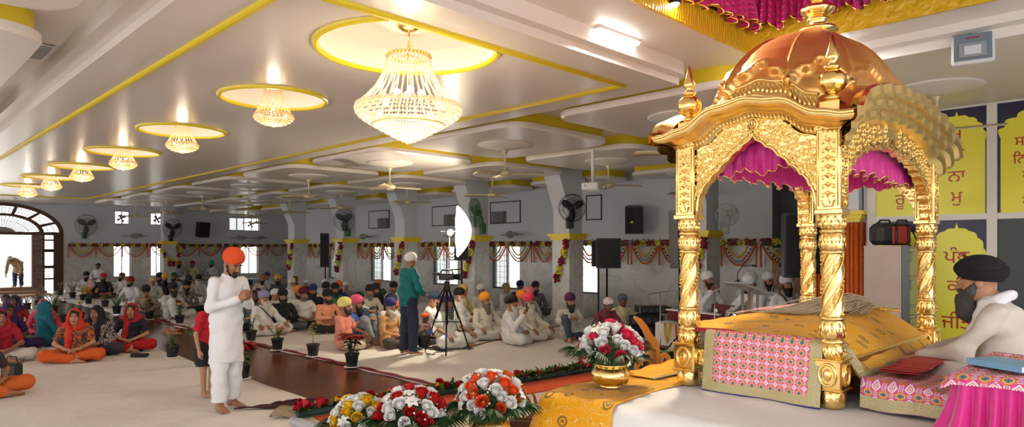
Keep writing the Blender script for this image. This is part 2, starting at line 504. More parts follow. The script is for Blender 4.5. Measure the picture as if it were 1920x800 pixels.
# ---------------------------------------------------------------- camera, sky
cd = bpy.data.cameras.new('camera'); cam = bpy.data.objects.new('camera', cd); COL.objects.link(cam)
cam.location = (0, 0, EYE); cam.rotation_euler = (PI/2, 0, -PI/4)
cd.sensor_width = 36.0; cd.lens = 36.0*FPX/1920; cd.shift_y = (HZ-400)/1920; cd.clip_start = 0.05; cd.clip_end = 300
SC.camera = cam
cy_ = SC.cycles; cy_.max_bounces = 7; cy_.diffuse_bounces = 3; cy_.glossy_bounces = 3; cy_.transmission_bounces = 4; cy_.transparent_max_bounces = 8; cy_.adaptive_threshold = .025; cy_.caustics_reflective = False; cy_.caustics_refractive = False; cy_.sample_clamp_indirect = 6.0
vs = SC.view_settings; vs.view_transform = 'Standard'; vs.look = 'None'; vs.gamma = 1.0; vs.exposure = 0.0; vs.use_curve_mapping = False
W = bpy.data.worlds.new('sky'); SC.world = W; W.use_nodes = True
W.node_tree.nodes['Background'].inputs[0].default_value = (0.98, 0.97, 0.97, 1)
W.node_tree.nodes['Background'].inputs[1].default_value = 3.0

ZB, ZS, ZP = 3.57, 3.37, 3.34            # base ceiling, lowered nave slab, lowered side panels
XN0, XN1, YN0, YN1 = 1.53, 5.92, 3.53, 25.6
XW, YE = 13.4, 32.0
YR = 2.9
# ---------------------------------------------------------------- floor and sheets
def wood_floor():
    m = mat('brown_plank_floor', srgb(98, 54, 36), 0.18)
    b = NB(m); o = b.obj(); n, l = b.n, b.l
    t = n.new('ShaderNodeTexNoise'); t.inputs['Scale'].default_value = 2.0; t.inputs['Detail'].default_value = 6
    cv = n.new('ShaderNodeCombineXYZ'); b.val(b.m_('MULTIPLY', o[0], 6.0), cv.inputs[0]); b.val(b.m_('MULTIPLY', o[1], 0.5), cv.inputs[1])
    l.new(cv.outputs[0], t.inputs['Vector'])
    c = b.mix(t.outputs['Fac'], srgb(78, 40, 26), srgb(128, 74, 50))
    gr = b.lt(b.m_('FRACT', b.m_('MULTIPLY', o[0], 5.5)), 0.02)
    c = b.mix(b.m_('MULTIPLY', gr, 0.5), c, srgb(50, 28, 20))
    l.new(c, b.bsdf().inputs['Base Color'])
    return m
FLOORM = mat('grey_polished_floor', srgb(150, 146, 140), 0.14, var=(0.8, 0.08))
fl = struct(MB().b2((-7, -4, -0.1), (17, 31.9, 0.0)).build('floor', FLOORM))
struct(MB().b2((3.72, 4.6, -0.05), (5.2, 19.0, 0.004)).build('floor_aisle', wood_floor()))
struct(MB().b2((3.68, 19.0, -0.05), (3.78, 30.4, 0.006)).b2((5.1, 19.0, -0.05), (5.2, 30.4, 0.006)).build('trim_floor_border', mat('white_tile_border', srgb(225, 222, 215), 0.2)))
SHEET = mat('white_floor_sheet', srgb(235, 227, 220), 0.85, bump=('noise', 2.2, 0.5, 0.06), var=(0.5, 0.03))
def sheet(name, x0, x1, y0, y1, nx, ny, label, ragx0=0, ragx1=0):
    def fn(u, v):
        x = x0+(x1-x0)*u; y = y0+(y1-y0)*v
        e = 0.04*math.sin(y*2.3)+0.03*math.sin(y*5.1+1)
        if u == 0: x += e*ragx0
        if u == 1: x += e*ragx1
        z = 0.012+0.006*math.sin(x*3.1+y*1.3)*math.sin(y*2.2-x)+0.004*math.sin(7*x+2*y)
        if u in (0, 1) or v in (0, 1): z = 0.006
        return (x, y, z)
    o = MB().grid(fn, nx, ny).build(name, SHEET, solid=0.006)
    return tag(o, label, 'floor sheet', 'white floor sheets')
sheet('floor_sheet', -6.5, 3.74, 1.0, 26.5, 90, 200, 'white cotton floor sheet on the women\'s side, left of the brown aisle', 0, 0.3)
sheet('floor_sheet', 5.2, 13.35, 3.2, 30.0, 80, 230, 'white cotton floor sheet spread right of the brown aisle under the seated men', 1.0, 0)
RUG = mat('maroon_rug', srgb(120, 20, 34), 0.9, bump=('noise', 90, 0.5, 0.01))
def rugedge(u, v):
    y = 5.6+(18-5.6)*v; w = 0.10+0.16*max(0, math.sin(y*1.25-1.3))**2*max(0, math.sin(y*0.45+0.3))+0.02*math.sin(11*y)
    return (5.17+u*w, y, 0.024+0.004*math.sin(19*y)*u if 0 < u < 1 else 0.021)
tag(MB().grid(rugedge, 4, 220).build('red_rug', RUG, solid=0.004), 'maroon rug edge showing along the aisle under the potted plants', 'rug')
# ---------------------------------------------------------------- walls
def wall_quad(b, P, uax, holes, w, h, depth, mi=0):
    """wall of width w, height h in the plane P + u*uax + v*Z with rectangular holes; front faces and reveals of a given depth along nax"""
    us = sorted({0, w} | {k for q in holes for k in (q[0], q[1])}); vs_ = sorted({0, h} | {k for q in holes for k in (q[2], q[3])})
    for i in range(len(us)-1):
        for j in range(len(vs_)-1):
            uc, vc = (us[i]+us[i+1])/2, (vs_[j]+vs_[j+1])/2
            if any(q[0] < uc < q[1] and q[2] < vc < q[3] for q in holes): continue
            c = [P[k]+uax[0][k]*uc+uax[1][k]*depth/2 for k in range(3)]; c[2] = P[2]+vc
            du, dv = us[i+1]-us[i], vs_[j+1]-vs_[j]
            size = [abs(uax[0][0])*du+abs(uax[1][0])*depth, abs(uax[0][1])*du+abs(uax[1][1])*depth, dv]
            b.box(c, size, mi=mi)
def dado(b, P, uax, holes, w, h, zs, depth, d2):
    """a two-material wall: marble below zs, paint above"""
    lo = [(a, c, max(0, e), min(zs, f)) for a, c, e, f in holes if e < zs]
    hi = [(a, c, max(0, e-zs), f-zs) for a, c, e, f in holes if f > zs]
    wall_quad(b, P, uax, lo, w, zs, depth, 0)
    P2 = list(P); P2[2] += zs
    wall_quad(b, P2, uax, hi, w, h-zs, depth, 1)
LW = [(7.2, 8.0), (10.35, 11.65), (13.1, 14.25), (15.8, 17.06), (19.4, 20.7), (22.6, 23.7)]     # low windows of the side wall (y ranges)
holes = [(a-YR, c-YR, 0.58, 1.86) for a, c in LW]
UP = [(10.2, 10.7), (13.05, 14.3), (15.75, 17.05), (19.45, 20.75)]
b = MB(); dado(b, (XW, YR, 0), ((0, 1, 0), (1, 0, 0)), holes, 27-YR, 3.7, 1.9, 0.22, 0)
struct(b.build('wall_side', [MARBLE, WALLP]))
b = MB(); b.b2((XW, 26.8, 0), (17, 27.0, 1.9), mi=0); b.b2((XW, 26.8, 1.9), (17, 27.0, 3.7), mi=1); b.b2((16.0, 27, 0), (16.2, YE+.2, 1.9), mi=0); b.b2((16.0, 27, 1.9), (16.2, YE+.2, 3.7), mi=1)
struct(b.build('wall_return', [MARBLE, WALLP]))
EWL = [(8.0, 8.66, 0.53, 1.88), (9.45, 9.95, 0.53, 1.88), (13.45, 14.3, 0.53, 1.88)]
EWU = [(8.05, 8.62, 2.8, 3.36), (9.45, 9.9, 2.8, 3.36), (12.9, 14.38, 2.62, 3.25)]
X0E = -3.0
AX, AZ, ARX, ARZ = 4.2, 2.34, 1.97, 1.16
b = MB()
holes = [(a-X0E, c-X0E, e, f) for a, c, e, f in EWL+EWU]+[(AX-ARX-X0E, AX+ARX-X0E, 0.0, 3.52)]
dado(b, (X0E, YE, 0), ((1, 0, 0), (0, 1, 0)), holes, 19.2, 3.8, 1.9, 0.22, 0)
# spandrel over the arch
N = 40
A = [(AX+ARX*math.cos(PI-PI*k/N), YE, AZ+ARZ*math.sin(PI*k/N)) for k in range(N+1)]
b.strip(A, [(p[0], YE, 3.53) for p in A], mi=1, smooth=False)
b.strip([(p[0], YE+.22, p[2]) for p in A], A, mi=1)
struct(b.build('wall_end', [MARBLE, WALLP]))
# the wall of painted boards beside the stage
XB = 9.4
b = MB(); b.b2((XB+.03, -3, 0), (XB+.2, 2.9, 3.57), mi=0); b.b2((XB+.2, 2.7, 0), (XW+.2, 2.9, 1.9), mi=1); b.b2((XB+.2, 2.7, 1.9), (XW+.2, 2.9, 3.57), mi=0)
struct(b.build('wall_right', [WALLP, MARBLE]))
b = MB(); wall_quad(b, (-1.0, -3.2, 0), ((1, 0, 0), (0, 1, 0)), [(1.8, 6.6, .9, 3.1)], XB+1.2, 3.57, .2, 0); struct(b.build('wall_back', WALLP));  # unseen wall, added to block sky light; opening left to light the stage
b = MB(); b.b2((-7, -3.2, 0), (-6.8, 7, .7)); b.b2((-7, -3.2, 2.9), (-6.8, 7, 3.57)); b.b2((-7, -3.2, .7), (-6.8, -2.6, 2.9)); b.b2((-7, 6, .7), (-6.8, 7, 2.9)); b.b2((-7, 1.6, .7), (-6.8, 2.2, 2.9)); b.b2((-7, 7, 0), (-6.8, 32, .3)); b.b2((-7, 7, 2.7), (-6.8, 32, 3.57))  # unseen wall added to limit side light, with openings sized for the fill
for k in range(8): b.b2((-7, 9.4+3.2*k, .3), (-6.8, 10.2+3.2*k, 2.7))
struct(b.build('wall_left', WALLP))
# ---------------------------------------------------------------- windows
GREENP = mat('green_tinted_pane', srgb(90, 150, 130), 0.1, 0, 0.5, alpha=0.55)
CLEARP = mat('clear_pane', (0.95, 1, 1), 0.05, 0, 0.5, alpha=0.12)
wn = [0]
def window_y(y0, y1, z0, z1, x, tint):
    wn[0] += 1; m = MB(); t = 0.045
    xc = x+0.1
    m.b2((xc-.03, y0, z0), (xc+.03, y1, z0+t)); m.b2((xc-.03, y0, z1-t), (xc+.03, y1, z1))
    for yy in (y0, (y0+y1)/2-t/2, y1-t): m.b2((xc-.03, yy, z0+t), (xc+.03, yy+t, z1-t))
    o = struct(m.build('window_%d' % wn[0], ALU))
    MB().b2((xc-.004, y0+t, z0+t), (xc+.004, (y0+y1)/2, z1-t)).build('pane', CLEARP, o)
    MB().b2((xc+.006, (y0+y1)/2+.01, z0+t), (xc+.014, y1-t, z1-t)).build('pane', GREENP if tint else CLEARP, o)
    bars = MB()
    for k in range(1, 6): bars.cyl((xc+.06, y0+(y1-y0)*k/6, z0), (xc+.06, y0+(y1-y0)*k/6, z1), 0.006, n=6)
    for k in range(1, 8): bars.cyl((xc+.06, y0, z0+(z1-z0)*k/8), (xc+.06, y1, z0+(z1-z0)*k/8), 0.005, n=6)
    bars.build('window_bars', ALU, o)
    return o
for k, (a, c) in enumerate(LW): window_y(a, c, 0.58, 1.86, XW, True)
def window_x(x0, x1, z0, z1, y, tint):
    wn[0] += 1; m = MB(); t = 0.03; yc = y+0.1; n_ = 4 if x1-x0 > 1.2 else 2
    m.b2((x0, yc-.03, z0), (x1, yc+.03, z0+t)); m.b2((x0, yc-.03, z1-t), (x1, yc+.03, z1))
    for k in range(n_+1):
        xx = x0+(x1-x0-t)*k/n_
        m.b2((xx, yc-.03, z0+t), (xx+t, yc+.03, z1-t))
    o = struct(m.build('window_%d' % wn[0], ALU))
    for k in range(n_):
        MB().b2((x0+(x1-x0)*k/n_+t, yc-.004, z0+t), (x0+(x1-x0)*(k+1)/n_, yc+.004, z1-t)).build('pane', GREENP if tint and k < 2 else CLEARP, o)
    return o
for q in EWL: window_x(q[0], q[1], q[2], q[3], YE, False)
def exhaust(x, z, label):
    t = thing('exhaust_fan', label, 'exhaust fan', (x, YE+.03, z), 0, 'exhaust fans')
    GM = mat('exhaust_grey', srgb(96, 92, 90), .5)
    b = MB(); b.M = rx(PI/2); b.lathe([(0, -.04), (.05, -.03), (.05, .03), (0, .05)], 14); b.build('hub', GM, t)
    for k in range(4):
        a = k*PI/2+.5; b = MB(); b.grid(lambda u, v, a=a: ((.04+.13*v)*math.cos(a)-(.02+.05*v)*(2*u-1)*math.sin(a), .03*(2*u-1), (.04+.13*v)*math.sin(a)+(.02+.05*v)*(2*u-1)*math.cos(a)), 2, 4); b.build('blade', GM, t, solid=.006)
    b = MB()
    for a in (.3, 1.87): b.tube([(-.26*math.cos(a), .05, -.26*math.sin(a)), (.26*math.cos(a), .05, .26*math.sin(a))], .010, 5)
    b.build('bracket', GM, t)
exhaust(8.3, 3.05, 'exhaust fan in the small square window nearest the arched doorway')
exhaust(9.72, 3.05, 'exhaust fan in the small window beside the far pillar')
exhaust(13.95, 2.93, 'exhaust fan in the wide far window with green panes')
for i, q in enumerate(EWU): window_x(q[0], q[1], q[2], q[3], YE, i == 2)
# ---------------------------------------------------------------- ceiling
b = MB(); FX0, FX1, FY0, FY1 = 3.85, 5.99, 0.75, 2.84           # opening for the cloth canopy above the throne
for p, q in (((-7, -4), (FX0, 3.2)), ((FX1, -4), (17, 3.2)), ((FX0, -4), (FX1, FY0)), ((FX0, FY1), (FX1, 3.2)), ((-7, 3.2), (17, 32.2))):
    b.b2((*p, ZB), (*q, ZB+.06))
struct(b.build('ceiling', PAINT))
CH = [(3.26, 4.46, 0.72)]+[(3.28, 6.95+2.8*k, 0.53) for k in range(6)]
def rrect(x0, x1, y0, y1, r, n=8):
    P = []
    for cx, cy, a in ((x1-r, y1-r, 0), (x0+r, y1-r, 90), (x0+r, y0+r, 180), (x1-r, y0+r, 270)):
        for k in range(n+1):
            t = math.radians(a+90*k/n); P.append((cx+r*math.cos(t), cy+r*math.sin(t)))
    return P
b = MB()
cuts = [YN0+.0]+[(CH[0][1]+.745+CH[1][1]-.53)/2]+[(CH[k][1]+CH[k+1][1])/2 for k in range(1, 6)]+[YN1]
for k, (cx, cy, r) in enumerate(CH):
    y0, y1 = cuts[k], cuts[k+1]; n = 64
    circ = []; sq = []
    for i in range(n):
        a = 2*PI*i/n; c_, s_ = math.cos(a), math.sin(a)
        circ.append((cx+r*c_, max(cy+r*s_, 3.94), ZS))
        tx = ((XN1 if c_ > 0 else XN0)-cx)/c_ if abs(c_) > 1e-6 else 1e9
        ty = ((y1 if s_ > 0 else y0)-cy)/s_ if abs(s_) > 1e-6 else 1e9
        t = min(tx, ty); sq.append([cx+c_*t, cy+s_*t, ZS])
    for X, Y in ((XN0, y0), (XN0, y1), (XN1, y0), (XN1, y1)):
        j = min(range(n), key=lambda i: (sq[i][0]-X)**2+(sq[i][1]-Y)**2); sq[j] = [X, Y, ZS]
    b.strip(circ, sq, mi=0, smooth=False, closed=True)
    b.strip([(p[0], p[1], ZB-.004) for p in circ], circ, mi=1, closed=True)
    b.add([(p[0], p[1], ZB-.004) for p in circ], [tuple(range(n))[::-1]], mi=1)
o = rrect(XN0, XN1, YN0, YN1, 0.02, 2)
b.strip([(x, y, ZS) for x, y in o], [(x, y, ZS+.07) for x, y in o], mi=0, smooth=False, closed=True)
# second, wider step above it
o2 = rrect(XN0-.16, XN1+.10, YN0-.10, YN1+.3, 0.25)
b.strip([(x, y, ZS+.07) for x, y in o2], [(x, y, ZB) for x, y in o2], mi=0, smooth=False, closed=True)
ring = rrect(XN0, XN1, YN0, YN1, 0.25)
b.strip([(x, y, ZS+.07) for x, y in ring], [(x, y, ZS+.07) for x, y in o2], mi=0, smooth=False, closed=True)
CREAMP = mat('cream_recess_paint', srgb(240, 232, 222), 0.45)
struct(b.build('ceiling_slab', [PAINT, CREAMP]))
def halfround(b, P, w, h, closed, z):
    n = len(P); prof = [(-w/2, 0), (-w/2*.8, -h*.6), (-w*.2, -h), (w*.2, -h), (w/2*.8, -h*.6), (w/2, 0)]
    rows = []
    for dx, dz in prof:
        row = []
        for i in range(n):
            p0 = Vector(P[i-1] if (closed or i > 0) else P[i]); p1 = Vector(P[(i+1) % n] if (closed or i < n-1) else P[i]); c = Vector(P[i])
            t1 = (c-p0); t2 = (p1-c)
            if t1.length < 1e-6: t1 = t2
            if t2.length < 1e-6: t2 = t1
            n1 = Vector((-t1.y, t1.x)).normalized(); n2 = Vector((-t2.y, t2.x)).normalized()
            m_ = (n1+n2); m_ = m_/max(0.3, m_.dot(n1))
            row.append((c.x+m_.x*dx, c.y+m_.y*dx, z+dz))
        rows.append(row)
    for a, c in zip(rows[:-1], rows[1:]): b.strip(a, c, closed=closed, smooth=True)
b = MB(); halfround(b, [(1.96, 3.93), (5.5, 3.93), (5.5, 25.1), (1.96, 25.1)], 0.07, 0.03, True, ZS)
struct(b.build('trim_nave_border', YEL))
for k, (cx, cy, r) in enumerate(CH):
    RP = [(cx+(r+.02)*math.cos(2*PI*i/144), cy+(r+.02)*math.sin(2*PI*i/144)) for i in range(-36, 108)]
    if k == 0: RP = [q for q in RP if q[1] > 3.96]
    b = MB(); halfround(b, RP, 0.055, 0.03, k > 0, ZS)
    struct(b.build('trim_ring_%d' % (k+1), YEL))
def drop_panel(x0, x1, y0, y1, r=0.35):
    b = MB(); o = rrect(x0+.05, x1-.05, y0+.05, y1-.05, r-.05); b.prism(o, ZB-ZP-.07, z0=ZP+.07, mi=1, smooth=True)
    R = []
    for d, z in ((0.05, ZP+.085), (0.0, ZP+.075), (0.0, ZP+.02), (0.02, ZP)):
        R.append([(x, y, z) for x, y in rrect(x0+d, x1-d, y0+d, y1-d, r-d)])
    for a, c in zip(R[:-1], R[1:]): b.strip(a, c, mi=0, closed=True)
    b.add(R[-1], [tuple(range(len(R[-1])))], mi=0)
    return b
b = None
trimn = 0
def panels(rows):
    global trimn
    for x0, x1, ks in rows:
        for k in ks:
            trimn += 1
            struct(drop_panel(x0, x1, 3.0+3.1*k, 5.5+3.1*k).build('ceiling_panel_%d' % trimn, [PAINT, YEL]))
panels([(6.15, 8.35, range(0, 8)), (8.75, 10.95, range(0, 8)), (-1.6, 1.10, range(0, 6)), (12.15, 13.3, range(0, 8)), (11.2, 15.6, [8])])
b = MB()
for x0, z0 in ((6.42, ZB-.07), (6.56, ZB-.15)): b.b2((x0, -3.0, z0), (XB+.1, 3.3, ZB+.0))
struct(b.build('ceiling_slab_2', PAINT2))
# ---------------------------------------------------------------- columns
def column(cx, cy, s=0.25, bracket=True):
    b = MB()
    b.b2((cx-s, cy-s, 0), (cx+s, cy+s, 1.95), mi=0)
    for z0, z1, e in ((1.93, 1.97, .03), (1.97, 2.02, .055), (2.02, 2.07, .085)):
        b.b2((cx-s-e, cy-s-e, z0), (cx+s+e, cy+s+e, z1), mi=2)
    u = s-.02
    b.b2((cx-u, cy-u, 2.07), (cx+u, cy+u, ZB), mi=1)
    if bracket:
        P = [(-u-.42, ZB), (-u, ZB), (-u, 2.62), (-u-.01, 2.62)]
        b.add([(cx+p[0], cy+q, p[1]) for q in (-u, u) for p in P], [(0, 1, 2, 3), (7, 6, 5, 4), (0, 3, 7, 4), (3, 2, 6, 7)], mi=1)
    return struct(b.build('column', [MARBLE, WALLP, YEL]))
COLS = [(11.6, 6.45), (11.6, 9.8), (11.6, 12.95), (11.6, 16.0), (11.6, 19.35), (11.6, 22.7), (9.9, 31.2)]
for c in COLS: column(*c, bracket=c[1] < 30)
# ---------------------------------------------------------------- outdoors seen through door and windows
struct(MB().b2((-20, 32.2, -0.2), (30, 80, -0.1)).build('ground_outside', mat('pale_concrete', srgb(225, 220, 210), 0.8)))
# ---------------------------------------------------------------- raised stage
ZT = 0.82
ZL = 0.30
STX, STY = 3.08, 2.76
struct(MB().b2((STX+.03, -3, 0), (6.9, STY-.03, ZT-.004)).build('floor_stage', mat('stage_boards', srgb(150, 130, 110), 0.6)))
LP_ = [(2.67, 1.8), (2.67, 5.26), (5.92, 4.86), (8.6, 4.55), (9.3, 2.9), (9.3, 1.8)]
b = MB(); b.prism(LP_[::-1], ZL)
struct(b.build('floor_stage_step', mat('beige_stage_carpet', srgb(196, 180, 160), 0.8, var=(4, 0.06))))
b = MB(); b.tube([(2.66, 1.8, ZL-.03), (2.66, 5.27, ZL-.03)], 0.045, 10)
struct(b.build('trim_stage_edge', mat('grey_marble_edge', srgb(176, 178, 178), 0.25)))
def front(t, off=0.0):      # along the front edge of the low step; off = inward distance
    x = 2.67+(8.3-2.67)*t; y = 5.26-0.123*(x-2.67)
    return x-0.12*off, y-off
b = MB(); b.grid(lambda u, v: (*front(.022+.97*u, 0.1+0.42*v), ZL+.008), 20, 1)
tag(b.build('orange_carpet', mat('orange_carpet', srgb(214, 84, 36), 0.85, bump=('noise', 120, 0.4, 0.01)), solid=0.008), 'orange carpet strip along the front of the low stage step', 'carpet')
# white cloth over the stage
def wcloth(u, v):
    # u along x from the -X drape to the right, v along y to the front drape
    x = -0.42+u*4.2; y = -2.6+v*5.75
    ex, ey = max(0, -x), max(0, y-(STY+2.6)+2.6) if False else max(0, (y-STY))
    wx, wy = max(x, 0)+STX, min(y, STY)
    z = ZT
    if ex > 0: z -= ex; wx = STX-.015-0.05*ex-0.018*math.sin(y*7)*ex*2
    if ey > 0: z = min(z, ZT-ey); wy = STY+.012+0.03*ey
    r = 0.004*math.sin(x*9+y*3)+0.004*math.sin(y*11-2*x)
    if ex <= 0 and ey <= 0: z += 0.004+abs(r)
    return (wx, wy, z)
CLOTHW = mat('white_stage_cloth', srgb(244, 243, 242), 0.8, bump=('noise', 5, 0.35, 0.02))
tag(MB().grid(wcloth, 56, 58).build('stage_cloth', CLOTHW), 'white cloth spread over the raised stage under the golden canopy', 'cloth')
def runner(u, v):
    s = -0.52+u*1.95; t = v
    y = 2.25+0.53*t; z = ZT+.016
    x = STX+max(s, 0)
    y += 0.05*math.sin(max(s, 0)*3)*(1-t)
    if s > 1.0: y -= 0.14*(s-1.0)*(1-t)
    if s < 0:
        z = ZT+.016+s*.98; x = STX-.028+0.16*s*(0.6+0.4*math.sin(t*9))*(t*.9+.15); y = y+(-s)*(0.06+0.32*t**3)
    else: z += 0.006*math.sin(s*13+t*5)*math.sin(t*8)
    r = 0.03
    return (x, y, z)
ru = MB().grid(runner, 60, 22, uv=True, su=1.95, sv=0.55).build('yellow_runner', RUMALA, solid=0.004)
tag(ru, 'embroidered yellow runner hanging over the stage corner under the pink and white bouquet', 'cloth')
def fold(u, v):
    return (STX+.75+u*.75, 2.50+.24*v-.10*u*(1-v), ZT+.032+0.006*math.sin(u*17)*v+.02*u)
f2 = MB().grid(fold, 24, 6, uv=True, su=0.8, sv=0.25).build('folded_end', RUMALA, ru, solid=0.004)
b = MB(); b.grid(lambda u, v: (STX+.75+u*.75, 2.50-.10*u-.02*v, ZT+.033-.004*v+.02*u), 20, 1); b.build('border', EMB, ru, solid=0.003)
b = MB(); b.grid(lambda u, v: (STX+1.36+.16*v+.02*u, 2.30+.14*u, ZT+.03+.10*v*v), 6, 6); b.build('lining', RED, ru, solid=0.003)

# ---------------------------------------------------------------- golden canopy throne
HX, HY = 1.005, 0.452
palki = thing('palki_canopy', 'golden domed canopy throne on four carved pillars', 'canopy', (4.945, 1.828, ZT+.006))
def leafband(n, amp): return lambda a, i: 1+amp*abs(math.cos(n*a/2))
def post(px, py):
    p = empty('pillar', (px, py, 0)); p.parent = palki
    b = MB()
    b.lathe([(.060, 0), (.068, .012), (.074, .04), (.074, .07), (.066, .10), (.058, .112)], 30, fn=leafband(14, .05))
    b.build('foot', GOLDR, p)
    b = MB(); b.box((0, 0, .191), (.148, .148, .165), bev=.008)
    for q, (ax, ay) in enumerate(((1, 0), (-1, 0), (0, 1), (0, -1))):
        c = [ax*.075, ay*.075, .191]
        ring = [(c[0]+(-ay)*.045*math.cos(t)+ax*.003, c[1]+ax*.045*math.cos(t)+ay*.003, c[2]+.06*math.sin(t)) for t in [2*PI*k/24 for k in range(24)]]
        b.tube(ring, .009, 6, closed=True)
        b.sph(c, .03, 10, 6, sc=(.35 if ax else .8, .35 if ay else .8, 1.2))
    for z in (.108, .275): b.box((0, 0, z), (.164, .164, .012), bev=.004)
    b.build('base_block', GOLD, p)
    b = MB()
    prof = [(.050, .275), (.060, .285), (.064, .31), (.062, .345), (.054, .36)]
    b.lathe(prof, 40, fn=leafband(12, .07), cap=False)
    b.lathe([(.054, .36), (.066, .366), (.068, .376), (.060, .386), (.056, .392)], 28, cap=False)
    b.lathe([(.056, .392), (.061, .40), (.063, .44), (.060, .48), (.056, .492)], 40, fn=leafband(10, .09), cap=False)
    b.lathe([(.056, .492), (.066, .50), (.066, .508), (.055, .518)], 28, cap=False)
    n = 30; pr = [(.055, .518+.348*k/n) for k in range(n+1)]
    b.lathe(pr, 48, fn=lambda a, i: 1+.085*math.cos(3*(a-i*.135))+.05*max(0, math.cos(24*(a-i*.135)))*(math.cos(3*(a-i*.135)) < 0), cap=False)
    b.lathe([(.055, .866), (.066, .872), (.066, .882), (.057, .89)], 28, cap=False)
    b.lathe([(.057, .89), (.062, .90), (.062, .97), (.056, .982)], 40, fn=leafband(10, .08), cap=False)
    b.lathe([(.056, .982), (.068, .99), (.068, 1.0), (.056, 1.01)], 28, cap=False)
    b.lathe([(.056, 1.01), (.060, 1.02), (.064, 1.05), (.062, 1.075), (.066, 1.09)], 40, fn=leafband(12, .07), cap=False)
    for zc_, hh, rr_, nn_ in ((.322, .045, .060, 11), (.441, .055, .060, 10), (.936, .05, .060, 10), (1.05, .045, .062, 11)):
        for k in range(nn_):
            for row_, off in ((-.5, 0), (.5, .5)):
                a = 2*PI*(k+off)/nn_; b.M = rz(a); b.sph((rr_, 0, zc_+row_*hh*.55), .014, 6, 5, sc=(.55, .95, hh*.55/.014))
                b.tube([(rr_+.007, 0, zc_+row_*hh*.55-hh*.4), (rr_+.010, 0, zc_+row_*hh*.55+hh*.4)], .0025, 4)
    b.M = None
    for k in range(6):
        P_ = []
        for q in range(31):
            a = 2*PI*k/6+q*.135; r_ = .0575 if k % 2 else .0605
            P_.append((r_*math.cos(a), r_*math.sin(a), .518+.348*q/30))
        b.tube(P_, .0042, 5)
        if k % 2 == 0:
            for q in range(1, 30, 2):
                a = 2*PI*(k+.5)/6+q*.135; b.sph((.058*math.cos(a), .058*math.sin(a), .518+.348*q/30), .0075, 5, 4)
    b.build('shaft', GOLD, p)
    b = MB(); b.box((0, 0, 1.335), (.128, .128, .49), bev=.004)
    b.box((0, 0, 1.105), (.15, .15, .03), bev=.006); b.box((0, 0, 1.575), (.15, .15, .03), bev=.006)
    b.build('capital_block', GOLD, p)
    # raised flower vine on each outer face
    b = MB()
    for ax, ay in ((1, 0), (-1, 0), (0, 1), (0, -1)):
        def on(w, z): return (ax*.066-ay*w, ay*.066+ax*w, z)
        b.tube([on(.012*math.sin(z*40), z) for z in np.linspace(1.15, 1.53, 22)], .0045, 5)
        for k in range(7):
            z = 1.19+.05*k; w = .030*(1 if k % 2 else -1)
            for s_ in (1, -1):
                b.tube([on(0, z), on(s_*.018, z+.018), on(s_*.033, z+.012), on(s_*.030, z-.004), on(s_*.020, z)], [.004, .006, .007, .006, .003], 5)
            b.sph(on(0, z+.02), .011, 7, 5)
        b.tube([on(-.035, 1.17), on(-.022, 1.135), on(.022, 1.135), on(.035, 1.17)], .006, 5)
        for s_ in (-1, 1): b.tube([on(s_*.052, 1.135), on(s_*.052, 1.55)], .004, 5)
    b.build('flower_relief', GOLD, p)
for sx in (-1, 1):
    for sy in (-1, 1): post(sx*HX, sy*HY)
# --- cornices: curve height along a side
def sst(t): t = max(0., min(1., t)); return t*t*(3-2*t)
def zc_short(w): a = abs(w); return 1.60+.155*sst((.42-a)/.36)+.010*math.cos(a*34)*sst((.42-a)/.1)
def zc_long(w): a = abs(w); return 1.60+.245*math.sqrt(max(0, 1-min(1, a/.95)**2))
def side_map(ax, ay):
    """(w, d, z) -> local xyz for the side whose outward normal is (ax, ay); d measured from the pillar line"""
    h = HX if ax else HY
    return lambda w, d, z: (ax*(h+d)-ay*w, ay*(h+d)+ax*w, z)
CORN = [(0, -.075), (.03, -.075), (.05, -.06), (.065, -.045), (.08, -.03), (.12, -.015), (.15, -.01), (.165, 0), (.17, .012), (.172, .035), (.165, .045), (.14, .05), (.03, .062), (-.02, .065)]
def half_short():
    return [(.378, 1.09), (.376, 1.16), (.368, 1.215), (.352, 1.255), (.340, 1.262), (.330, 1.295), (.305, 1.325), (.288, 1.330), (.272, 1.362), (.245, 1.386), (.226, 1.390), (.205, 1.425), (.178, 1.445), (.160, 1.450), (.135, 1.487), (.105, 1.507), (.086, 1.510), (.062, 1.540), (.040, 1.552), (.022, 1.560), (.010, 1.580), (0, 1.604)]
def half_long():
    P = []; n = 9
    for k in range(n):
        for q in range(6):
            t = (k+q/6)/n*PI/2
            c, s = math.cos(t), math.sin(t)
            bump = .028*math.sin(PI*q/6)
            P.append((.93*c**.8+bump*c*.6, 1.10+.44*s**.9+bump*(.4+.6*s)))
    P.append((0.012, 1.565)); P.append((0, 1.60))
    return P
